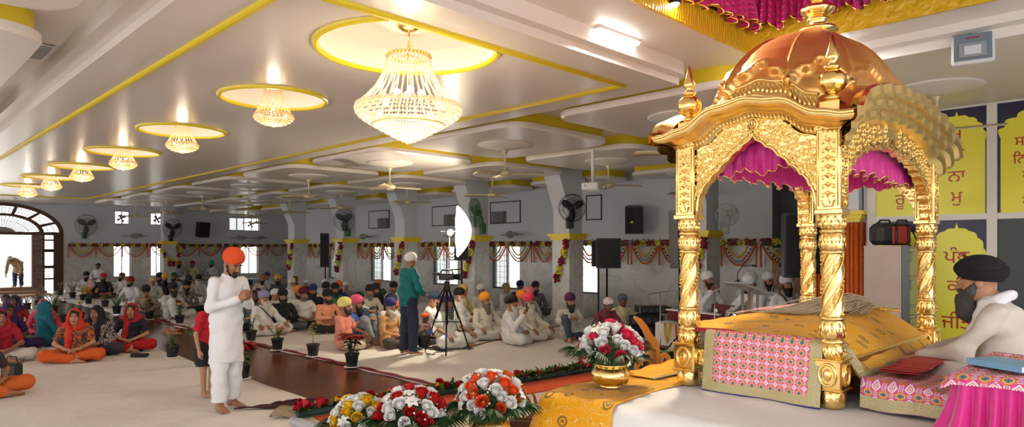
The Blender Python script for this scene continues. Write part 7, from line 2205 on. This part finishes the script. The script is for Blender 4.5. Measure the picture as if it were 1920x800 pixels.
standing(J, 388, 7.75, 60, 'child in red top and black shorts standing barefoot behind the man in white', 'light', s=.70,
    clothes=[('shirt', shirt_mesh('shirt', J, 'short', .013, .012, lap=False, sd=2, skirt=[(J['pelvis']+A3(0, 0, .1), J['pelvis']+A3(0, 0, -.02), .15, .15)], cut=(A3(0, 0, .84), A3(0, 0, 1))), cl((196, 28, 44))), ('shorts', pants(J, .105, .10, .50, 'shorts'), cl((26, 26, 30)))], tur=('hair', None))
J = stand(1.15, .6, 0, .05, 'hang')
standing(J, 34, 25.7, 12, 'bowing man in beige kurta and white cap in the bright doorway', 'mid', z=.26, s=.93,
    clothes=[('kurta', shirt_mesh('kurta', J, 'long', .016, .02, lap=False, sd=2, skirt=[(J['pelvis'], A3(0, 0, .55), .16, .17)], cut=(A3(0, 0, .58), A3(0, 0, 1))), cl((176, 150, 112))), ('jeans', pants(J, .10, .075, .06, 'jeans'), cl((60, 70, 96)))], tur=('cap', (226, 222, 216)))
# the reader behind the holy book
J = sit(lean=.16, nod=.10); J['head'] = J['head']+A3(0, .03, -.018)
for q, s_ in (('R', 1), ('L', -1)):
    J['el'+q] = A3(s_*.25, .20, .27); J['wr'+q] = A3(s_*.16, .43, .20); J['hd'+q] = (-s_*.1, .95, -.1); J['hn'+q] = (0, .1, 1)
g = tag(empty('person', (5.02, .74, ZT+.012), .10), 'seated reader in black turban and off white kurta beside the golden throne', 'person')
hang(g, 'body', body_mesh('body', J, .011, .0045), [SKINS['light'], HAIRB, LIPM, EYEW])
OFFW = mat('off_white_linen', srgb(214, 206, 194), .85, bump=('noise', 12, .6, .02))
hang(g, 'kurta', shirt_mesh('kurta', J, 'long', .010, .006, sd=4, belly=.015, skirt=[(J['pelvis']+A3(0, .1, 0), J['pelvis']+A3(0, .22, -.01), .10, .07)]), [OFFW])
hang(g, 'trousers', trouser_mesh('trousers', J, .012, .012), [OFFW])
HMg = HM(J)
hang(g, 'turban', turban_mesh('turban', (.112, .136, .102), .75, 4.6, .4, 120, 70), [cl((17, 18, 24))], HMg @ tr(0, -.022, .066) @ rx(.16))
gb = beard_mesh('beard', .13, 1.12, .005); hang(g, 'beard', gb, [mat('salt_pepper_beard', srgb(74, 70, 68), .8, bump=('noise', 55, 1, .008), var=(30, .5))], HMg)
s = SDF(); nk = J['neck']
ring = [nk+A3(.075*math.sin(a), .072*math.cos(a)-.012, .040*(-math.cos(a))+.0) for a in np.linspace(0, 2*PI, 17)]
for i in range(16): s.cone(ring[i], ring[i+1], .026, .026, .02)
s.cone(nk+A3(.05, .05, -.02), nk+A3(.09, .12, -.24), .026, .03, .02); s.cone(nk+A3(-.05, .05, -.02), nk+A3(-.09, .12, -.22), .026, .03, .02)
V, Q = s.mesh(.009, noise=wrk(.004, 1.5)); b = MB(); b.addarr(V, Q); hang(g, 'neck_cloth', mesh_of('neck_cloth', b, 1), [HWHITE])
# small things held or worn
r = ROOTS['man in black turban and white kurta holding up a phone']
P = r.matrix_basis @ Vector((.150, .300, .66)) if False else Matrix.LocRotScale(r.location, r.rotation_euler, r.scale) @ Vector((.135, .32, .66))
t = tag(MB().box((0, 0, 0), (.075, .012, .15), bev=.005).build('phone', BLACK), 'black phone held up by the man in white kurta', 'phone'); t.location = P; t.rotation_euler = (.1, 0, r.rotation_euler.z)
r = ROOTS['white bearded man in lavender turban and white kurta with a black strap']
MB().tube([(.12, -.02, .565), (.10, .09, .53), (.03, .155, .42), (-.06, .17, .32), (-.15, .13, .22)], .012, 6).build('strap', BLACK, r)
r = ROOTS['black bearded musician in white turban with a patterned strap']
MB().tube([(.12, -.02, .57), (.10, .10, .53), (.04, .165, .42), (-.05, .185, .32), (-.16, .15, .22)], .024, 6, flat=.4).build('patterned_strap', mat('strap_pattern', srgb(110, 90, 50), .7, bump=('voronoi', 60, .8, .01)), r)
b = MB(); b.lathe([(.0, -.04), (.13, -.04), (.16, 0), (.13, .04), (0, .04)], 24)
t = tag(b.build('black_bag', BLACK), 'round black instrument bag before the strap wearing musician', 'bag'); q = pt(1466, HZ, 10.45); t.location = (q.x, q.y, .60); t.rotation_euler = (1.3, 0, -.7)
# handbag at the left edge
q = flr(22, 716)
t = thing('handbag', 'black square handbag on the floor sheet at the left edge', 'bag', (q.x, q.y, .02), -.9)
MB().box((0, 0, .12), (.26, .12, .22), bev=.03).build('bag_body', BLACK, t); MB().tube([(-.09, 0, .22), (-.06, 0, .31), (.06, 0, .31), (.09, 0, .22)], .008, 6).build('handle', BLACKM, t)
for (px, py, c, lb) in ((262, 671, (24, 22, 26), 'black purse before the woman in red trousers'), (150, 672, (150, 92, 50), 'brown clutch before the orange trousered woman')):
    q = flr(px, py); b = MB(); b.box((0, 0, .03), (.26, .12, .05), bev=.018); t = tag(b.build('purse', cl(c, .4)), lb, 'purse'); t.location = (q.x, q.y, .02); t.rotation_euler = (0, 0, -.8)
# ---------------------------------------------------------------- camera gear
q = pt(838, HZ, 11.0)
t = thing('tripod', 'black tripod under the video camera beside the cameraman', 'tripod', (q.x, q.y, .02), -.4)
MB().cyl((0, 0, .45), (0, 0, 1.08), .022, n=12).build('centre_column', BLACKM, t)
MB().lathe([(.05, 1.02), (.06, 1.06), (.04, 1.10), (.05, 1.15), (.03, 1.17)], 16).build('fluid_head', BLACK, t)
MB().tube([(0, .02, 1.12), (-.18, -.25, .98), (-.24, -.36, .93)], [.010, .010, .018], 8).build('pan_handle', BLACKM, t)
for k in range(3):
    a = 2*PI*k/3+.2; c, s_ = math.cos(a), math.sin(a)
    l = MB().tube([(.04*c, .04*s_, 1.02), (.22*c, .22*s_, .55)], .020, 8).tube([(.22*c, .22*s_, .58), (.43*c, .43*s_, 0)], .013, 8).build('leg', BLACKM, t)
    MB().tube([(.02*c, .02*s_, .50), (.25*c, .25*s_, .48)], .009, 6).build('spreader', BLACKM, t)
    if k: MB().tube([(.30*c, .30*s_, .36), (.34*c, .34*s_, .26)], .018, 8).build('blue_grip', cl((40, 90, 200)), l)
t = thing('video_camera', 'black video camera mounted on the tripod', 'camera', (q.x, q.y, 1.19), .785)
b = MB(); b.box((0, 0, .075), (.12, .26, .11), bev=.02); b.build('camera_body', BLACK, t)
b = MB(); b.M = tr(0, -.13, .075) @ rx(PI/2); b.lathe([(.05, 0), (.05, .06), (.058, .07), (.058, .10), (.045, .10)], 18); b.build('lens', BLACKM, t)
b = MB(); b.tube([(0, -.10, .13), (0, -.08, .185), (0, .08, .185), (0, .11, .13)], .014, 8); b.build('top_handle', BLACK, t)
b = MB(); b.box((.0, .18, .12), (.06, .12, .05), bev=.01); b.build('viewfinder', BLACK, t)
MB().tube([(.03, -.05, .19), (.03, -.22, .20)], .012, 8).build('microphone', BLACK, t)
# lamp with umbrella
q = pt(842, HZ, 11.9)
t = thing('umbrella_lamp', 'photo lamp on a stand shining into a white umbrella', 'studio lamp', (q.x, q.y, .02), -PI/4)
MB().cyl((0, 0, .0), (0, 0, 1.95), .014, n=8).build('stand_pole', STEEL, t)
for k in range(3):
    a = 2*PI*k/3+.9; MB().tube([(0, 0, .60), (.40*math.cos(a), .40*math.sin(a), .0)], .010, 6).build('leg', BLACKM, t)
b = MB(); b.box((0, -.02, 1.99), (.10, .08, .12), bev=.01); b.build('lamp_head', BLACK, t)
MB().sph((.03, -.06, 2.0), .052, 12, 8).build('bulb', mat('studio_bulb_glow', (1, .92, .75), .5, emit=((1, .86, .6), 120)), t)
MB().tube([(-.15, 0, 2.02), (.42, 0, 2.02)], .006, 6).build('shaft', STEEL, t)
def umbm():
    m = mat('white_umbrella_fabric', srgb(246, 244, 240), .6); b = NB(m); n, l = b.n, b.l
    t_ = n.new('ShaderNodeBsdfTranslucent'); t_.inputs[0].default_value = (.95, .94, .9, 1); mx = n.new('ShaderNodeMixShader'); mx.inputs[0].default_value = .6
    l.new(b.bsdf().outputs[0], mx.inputs[1]); l.new(t_.outputs[0], mx.inputs[2]); l.new(mx.outputs[0], n['Material Output'].inputs[0])
    return m
def umb(u, v):
    a = 2*PI*u; r = .46*v; return (.40-.24*v*v-.012*abs(math.sin(4*a))*v, r*math.cos(a), 2.02+r*math.sin(a))
MB().grid(umb, 48, 12).build('umbrella_canopy', umbm(), t)
for k in range(8):
    a = 2*PI*k/8; MB().tube([(.395-.24*v*v, .46*v*math.cos(a), 2.02+.46*v*math.sin(a)) for v in (0, .3, .6, 1)], .004, 4).build('rib', STEEL, t)
UMBL = Matrix.LocRotScale(t.location, t.rotation_euler, None) @ Vector((.16, -.05, 2.03))
b = MB(); rr = random.Random(9); q = flr(845, 655)
for k in range(7):
    x, y = q.x+rr.uniform(-.5, .4), q.y+rr.uniform(-.3, .5); P = []
    for i in range(9): x += rr.uniform(-.16, .16); y += rr.uniform(-.16, .16); P.append((x, y, .032))
    b.tube(P, .007, 5)
cb = b.build('cable_tangle', BLACK); tag(cb, 'tangle of black cables on the sheet under the tripod', 'cables', kind='stuff')
q1, q2, q3, q4 = flr(870, 655), flr(960, 632), flr(1050, 612), flr(1100, 596)
tag(MB().tube([(p.x, p.y, .028) for p in (q1, q2, q3, q4)], .008, 6).build('floor_cable', BLACK), 'long black cable crossing the white sheet before the men in white', 'cable')
for k, (px, py) in enumerate(((770, 655), (795, 652))):
    q = flr(px, py); t = thing('camera_bag', ['black camera bag standing behind the cameraman\'s legs', 'smaller black camera bag between the cameraman and the tripod'][k], 'bag', (q.x, q.y, .02), .4*k)
    MB().box((0, 0, .13), (.24, .16, .25), bev=.04).build('bag_body', BLACK, t); MB().tube([(-.08, 0, .24), (0, 0, .31), (.08, 0, .24)], .009, 6).build('handle', BLACKM, t)
# ---------------------------------------------------------------- musicians' platform
MX0, MY0, MY1, MZ = 10.2, 3.2, 6.55, .43
struct(MB().b2((MX0, MY0, 0), (11.32, MY1, MZ-.012)).b2((11.32, MY0, 0), (13.35, 6.16, MZ-.012)).build('floor_side_stage', cl((170, 160, 150))))
def mcl(u, v):
    s_ = -.42+u*3.4; x = MX0+max(s_, 0)-.012; z = MZ-.004
    if s_ < 0: z = max(.02, MZ+s_); x = MX0-.012-.03*abs(s_)-.010*math.sin(v*60)*abs(s_)
    yy = MY0+(MY1-MY0+.02)*v
    if x > 11.25: yy = min(yy, 6.17)
    x = min(x, 13.3)
    return (x, yy, z)
tag(MB().grid(mcl, 34, 60).build('side_stage_cloth', SHEET), 'white cloth over the low platform of the musicians', 'cloth')
t = thing('marigold_drape', 'yellow and orange marigold strings hanging on the musicians\' platform cloth', 'garland', (MX0-.05, MY1-.15, MZ))
for k in range(5):
    y = -.05-.22*k
    MB().tube([(0, y, .0), (-.02, y-.02, -.2), (-.02, y-.06, -.34), (-.02, y-.10, -.2), (0, y-.12, 0)], .022, 6).build('marigold_loop', [MARY, MARI][k % 2], t)
def harmonium(loc, rz_, label):
    t = thing('harmonium', label, 'harmonium', loc, rz_)
    M_ = mat('maroon_varnish', srgb(96, 22, 26), .3)
    MB().box((0, 0, .11), (.56, .28, .20), bev=.012).build('case', M_, t)
    b = MB(); b.box((0, -.145, .20), (.50, .10, .025)); b.build('keyboard', ROSEW, t)
    b = MB(); b.box((0, .16, .22), (.52, .05, .24), bev=.01); b.build('bellows_board', M_, t)
    for q in (-.14, .14):
        b = MB(); b.M = tr(q, .13, .22) @ rx(PI/2); b.lathe([(.0, 0), (.05, 0), (.05, .008), (.038, .012)], 16); b.build('sound_disc', STEEL, t)
p = pt(1268, HZ, 12.1); harmonium((10.62, 6.25, MZ), -PI/2-.2, 'maroon harmonium at the platform corner beside the marigold strings')
p = pt(1325, HZ, 11.2); harmonium((10.48, 5.55, MZ), -PI/2-.3, 'maroon harmonium behind the left golden pillar')
t = thing('tabla_drum', 'round metal drum in front of the musicians', 'drum', (*pt(1376, HZ, 10.75)[:2], MZ))
MB().lathe([(.05, 0), (.11, .03), (.155, .10), (.155, .18), (.12, .25), (.118, .265)], 28).build('bowl', STEEL, t)
MB().lathe([(.125, .255), (.128, .28), (.12, .285), (0, .287)], 28).build('drum_head', cl((206, 196, 170)), t)
b = MB()
for k in range(16):
    a = 2*PI*k/16; b.tube([(.126*math.cos(a), .126*math.sin(a), .26), (.159*math.cos(a+.1), .159*math.sin(a+.1), .14), (.10*math.cos(a+.2), .10*math.sin(a+.2), .03)], .004, 4)
b.build('cords', cl((180, 160, 120)), t)
def mic_stand(base, top, tip, label):
    t = thing('microphone_stand', label, 'microphone stand', base, 0, 'microphone stands')
    B, T, P = Vector((0, 0, 0)), Vector(top)-Vector(base), Vector(tip)-Vector(base)
    MB().lathe([(.13, 0), (.13, .015), (.03, .03), (.015, .05)], 20).build('base', BLACKM, t)
    MB().cyl((0, 0, .02), T, .011, n=8).build('pole', STEEL, t)
    d = (P-T).normalized(); MB().tube([T-d*.25, P], .008, 6).build('boom', STEEL, t)
    MB().tube([P, P+d*.10, P+d*.17], [.014, .017, .026], 10).build('microphone', BLACK, t)
    return t
q = flr(1238, 655); mic_stand((q.x, q.y, .0), (q.x, q.y, .98), tuple(pt(1282, 541, 11.6)), 'microphone stand standing on the floor before the musicians\' platform')
def mp_(px, d): v = pt(px, HZ, d); return (v.x, v.y, MZ)
for px, d, (tx, ty), (ex, ey), lb in ((1340, 10.95, (1338, 545), (1368, 533), 'microphone stand between the drum and the left golden pillar'), (1442, 10.6, (1440, 560), (1462, 500), 'microphone stand before the strap wearing musician'), (1400, 10.8, (1400, 565), (1372, 588), 'microphone stand behind the drum')):
    b0 = mp_(px, d); top = (b0[0], b0[1], pt(tx, ty, d).z); mic_stand(b0, top, tuple(pt(ex, ey, d-.15)), lb)
q = pt(1404, HZ, 8.4)
t = thing('lectern', 'steel lectern with slanted grey top and gooseneck microphone', 'lectern', (q.x, q.y, ZL+.005), -PI/4+.35)
b = MB(); b.M = tr(0, 0, .92) @ rx(.0) @ ry(.32); b.box((0, 0, 0), (.50, .36, .03), bev=.008); b.box((.245, 0, .015), (.015, .36, .05)); b.build('reading_board', mat('brushed_grey', srgb(150, 150, 150), .35, .5), t)
for x, y in ((-.03, -.08), (.07, -.08), (-.03, .08), (.07, .08)): MB().cyl((x, y, 0), (x, y, .90), .018, n=10).build('post', STEEL, t)
MB().box((.02, 0, .012), (.42, .32, .024), bev=.008).build('base', STEEL, t)
b = MB(); b.tube([(-.18, 0, .98), (-.17, 0, 1.12), (-.10, 0, 1.20), (.05, 0, 1.21)], .006, 6); b.tube([(.05, 0, 1.21), (.12, 0, 1.205)], .014, 8); b.build('gooseneck_microphone', BLACK, t)
# audio cases
def case(px, py_, d, z, w, h_, dp, label, rz_=-.75):
    q = pt(px, HZ, d); t = thing('audio_case', label, 'audio case', (q.x, q.y, z), rz_, 'audio flight cases')
    MB().box((0, 0, h_/2), (w, dp, h_-.008), bev=.012).build('case_body', BLACK, t)
    b = MB()
    for x in (-w/2, w/2):
        for y in (-dp/2, dp/2): b.b2((x-.014, y-.014, 0), (x+.014, y+.014, h_))
    b.build('metal_edges', mat('grey_edge', srgb(120, 120, 122), .4, .7), t)
    b = MB()
    for k in range(4): b.b2((-w*.4+w*.2*k, -dp/2-.012, h_*.25), (-w*.4+w*.2*k+w*.14, -dp/2, h_*.75))
    b.build('front_panel', mat('rack_grey', srgb(70, 70, 74), .4), t)
case(1208, 0, 13.0, .02, .72, .22, .5, 'wide black audio case lowest of the stack beside the man with hand on hip')
case(1206, 0, 13.0, .245, .70, .20, .46, 'black rack mixer on the lowest audio case')
case(1224, 0, 13.3, .45, .62, .14, .42, 'thin black amplifier on top of the audio cases')
tag(MB().b2((-.5, -.35, 0), (.5, .35, .012)).build('small_mat', mat('rust_mat', srgb(150, 96, 66), .9)), 'rust coloured mat under the microphone stand', 'mat').location = (*flr(1222, 648)[:2], .014)
# screen, poster, stage loudspeaker
t = thing('black_screen', 'tall black screen hung on the side wall behind the musicians', 'screen', (XW-.06, 5.2, 1.75), 0)
MB().b2((-.03, -.62, 0), (.03, .62, 1.6), bev=.01).build('screen_frame', BLACK, t); MB().b2((-.036, -.58, .04), (-.03, .58, 1.56)).build('screen_panel', mat('screen_black', srgb(10, 10, 12), .3), t)
t = thing('arch_poster', 'cream poster with painted arches on the wall behind the musicians', 'poster', (XW-.03, 5.45, .75), 0)
MB().b2((-.008, -.45, 0), (.008, .45, 1.10)).build('paper', cl((226, 214, 196)), t)
b = MB(); Mx = Matrix(((0, 0, -1, 0), (-1, 0, 0, 0), (0, 1, 0, 0), (0, 0, 0, 1)))
for s_, c_ in ((-.22, 0), (.22, 0)): b.prism(arch_poly(.17, .95), .003, M=tr(-.009, s_, .08) @ Mx)
b.build('painted_arches', cl((176, 140, 110)), t)
q = pt(1504, HZ, 10.0)
speaker((q.x, q.y, 1.30), -.9, 'big black stage loudspeaker behind the far golden pillar', .66, .5, .96, 0, 1.29)
t = thing('marigold_curtain', 'orange and yellow marigold strings hanging below the big stage loudspeaker', 'garland', (*pt(1536, HZ, 9.2)[:2], 1.38), -PI/4)
MB().cyl((-.22, 0, 0), (.22, 0, 0), .012, n=8).build('rod', BLACKM, t)
for k in range(9): MB().tube([(-.20+.05*k, 0, 0), (-.20+.05*k, .0, -.95)], .022, 6).build('marigold_string', [MARI, MARI, MARY][k % 3], t)
# marigold wrapped pillar beside the boards
px_, py_ = 9.5, 3.12
b = MB(); b.b2((px_-.2, py_-.2, 0), (px_+.2, py_+.2, 2.08), mi=0)
for z0, z1, e_ in ((2.08, 2.12, .02), (2.12, 2.17, .045), (2.17, 2.22, .08)): b.b2((px_-.2-e_, py_-.2-e_, z0), (px_+.2+e_, py_+.2+e_, z1), mi=2)
b.b2((px_-.2, py_-.2, 2.22), (px_+.2, py_+.2, ZB), mi=1)
struct(b.build('column', [MARBLE, WALLP, YEL]))
t = thing('marigold_wrap', 'dense orange marigold strings covering the pillar beside the painted boards', 'garland', (px_, py_, 0))
for k in range(8): MB().tube([(-.222, -.18+.052*k, .32), (-.222, -.18+.052*k, 2.07)], .027, 6).build('marigold_string', MARI, t)
for k in range(8): MB().tube([(-.18+.052*k, -.222, .32), (-.18+.052*k, -.222, 2.07)], .027, 6).build('marigold_string', MARI, t)
# cabinet and bag
cx, cy = 8.98, 2.44
t = thing('display_cabinet', 'pale wooden cabinet with glass shelves beside the marigold pillar', 'cabinet', (cx, cy, ZL+.003))
PW = mat('pale_grey_wood', srgb(172, 152, 138), .5, var=(5, .1))
H_ = 1.46
MB().b2((-.24, .22, 0), (.24, .245, H_)).b2((-.24, -.16, 0), (-.215, .22, H_)).build('side_panel', PW, t)
for z in (0, .36, .72, 1.08, H_-.03): MB().b2((-.21, -.24, z), (.24, .215, z+.025)).build('shelf', PW, t)
MB().b2((-.235, -.24, .02), (-.222, -.165, H_)).build('door_frame', ALU, t)
MB().b2((-.2, -.245, .02), (.24, -.238, H_-.02)).build('glass_door', mat('cabinet_glass', (.8, .9, .88), .05, alpha=.25), t)
t = thing('sports_bag', 'black and red sports bag on top of the wooden cabinet', 'bag', (cx-.02, cy+.02, ZL+H_+.006), -.62)
MB().box((0, 0, .135), (.46, .24, .26), bev=.055).build('bag_body', cl((30, 28, 32), .6), t)
MB().box((.06, -.118, .125), (.25, .02, .21), bev=.012).build('red_panel', cl((150, 40, 30), .6), t)
b = MB()
for x in (-.02, .14): b.tube([(x, -.132, .02), (x, -.134, .14), (x, -.12, .25)], .014, 6)
b.tube([(-.02, -.12, .25), (.0, -.13, .30), (.12, -.13, .30), (.14, -.12, .25)], .012, 6); b.tube([(-.10, .10, .25), (-.06, .09, .31), (.06, .09, .31), (.10, .10, .25)], .012, 6)
b.tube([(.18, -.12, .22), (.24, -.15, .06), (.20, -.16, -.03), (.10, -.15, .02)], .010, 6)
b.build('straps', BLACK, t)
bq = dup(bpy.data.objects['flower_vase'], (*pt(1480, HZ, 6.35)[:2], ZT+.01), 1.0, 'small pink and white bouquet behind the yellow cover at the throne back', None, .60)
# things at the far end
q = flr(140, 548); t = thing('donation_box', 'white box on the floor by the far black bearded man', 'box', (q.x, q.y, .02), -.2)
MB().box((0, 0, .19), (.62, .42, .38), bev=.015).build('box_body', cl((226, 214, 208)), t); MB().b2((-.1, -.06, .38), (.1, .06, .386)).build('slot_plate', STEEL, t)
q = flr(169, 557); t = thing('offering_box', 'mustard yellow box at the aisle beside the white box', 'box', (q.x, q.y, .02), -.3)
MB().box((0, 0, .17), (.50, .36, .34), bev=.012).build('box_body', cl((206, 150, 60)), t); MB().b2((-.06, -.05, .34), (.06, .05, .60)).build('card_stand', cl((226, 180, 160)), t)
q = flr(116, 541); t = thing('steel_rack', 'low steel rack beside the arched doorway', 'rack', (q.x, q.y, .0), .0)
for x in (-.45, .45):
    for y in (-.18, .18): MB().cyl((x, y, 0), (x, y, .85), .014, n=8).build('post', STEEL, t)
for z in (.12, .48, .83): MB().b2((-.46, -.19, z), (.46, .19, z+.018)).build('shelf', STEEL, t)
q = flr(497, 776); t = thing('folded_mat', 'dark maroon mat crumpled at the man\'s feet before the stage corner', 'mat', (0, 0, 0))
def cm(u, v):
    p0 = flr(438, 772); p1 = flr(536, 760); w = Vector((.34, -.25, 0))
    p = p0.lerp(p1, u)+w*v
    return (p.x, p.y, .030+.035*sst((u-.6)/.3)*abs(math.sin(v*7+u*3))+.012*abs(math.sin(u*9+v*4)))
MB().grid(cm, 40, 16).build('mat_cloth', cl((62, 16, 30)), t, solid=.01)
def cm2(u, v):
    p0 = flr(505, 790); p1 = flr(552, 772); w = Vector((.5, -.45, 0)); p = p0.lerp(p1, u)+w*v
    return (p.x, p.y, .05+.05*math.sin(PI*u)+.015*math.sin(v*12+u*5))
tag(MB().grid(cm2, 20, 24).build('beige_rug', mat('beige_ribbed_rug', srgb(190, 168, 140), .9, bump=('wave', 20, .8, .02)), solid=.02), 'beige ribbed rug folded against the stage corner', 'rug')
# ---------------------------------------------------------------- lights of the place
WARM = (1.0, 0.86, 0.66)
for k, (cx, cy, r) in enumerate(CH):
    if k == 0: lamp('chandelier_light', 'POINT', (cx, cy, 2.80), 17, WARM, 0.10)
    else: lamp('chandelier_light', 'POINT', (cx, cy, 3.12), 6, WARM, 0.06)
# spot lamps on the canopy frame, shining down on the throne
def spot(loc, to, e, col, ang, size=.05):
    d = (Vector(to)-Vector(loc)).normalized()
    lamp('spot_light', 'SPOT', loc, e, col, size, d.to_track_quat('-Z', 'Y').to_euler(), spot_size=ang, spot_blend=.6)
spot(SPOT+Vector((0, -.06, -.03)), (4.6, 1.6, 1.5), 160, (1, .84, .6), 2.2)

lamp('studio_light', 'POINT', UMBL, 120, (1, .88, .68), .05)
lamp('tube_glow_light', 'AREA', (4.68, 3.385, ZB-.06), 10, (.95, .98, 1), .3)
lamp('tube_glow_light', 'AREA', (6.30, 2.35, ZB-.06), 34, (.95, .98, 1), .3)
vs.exposure = 0.5
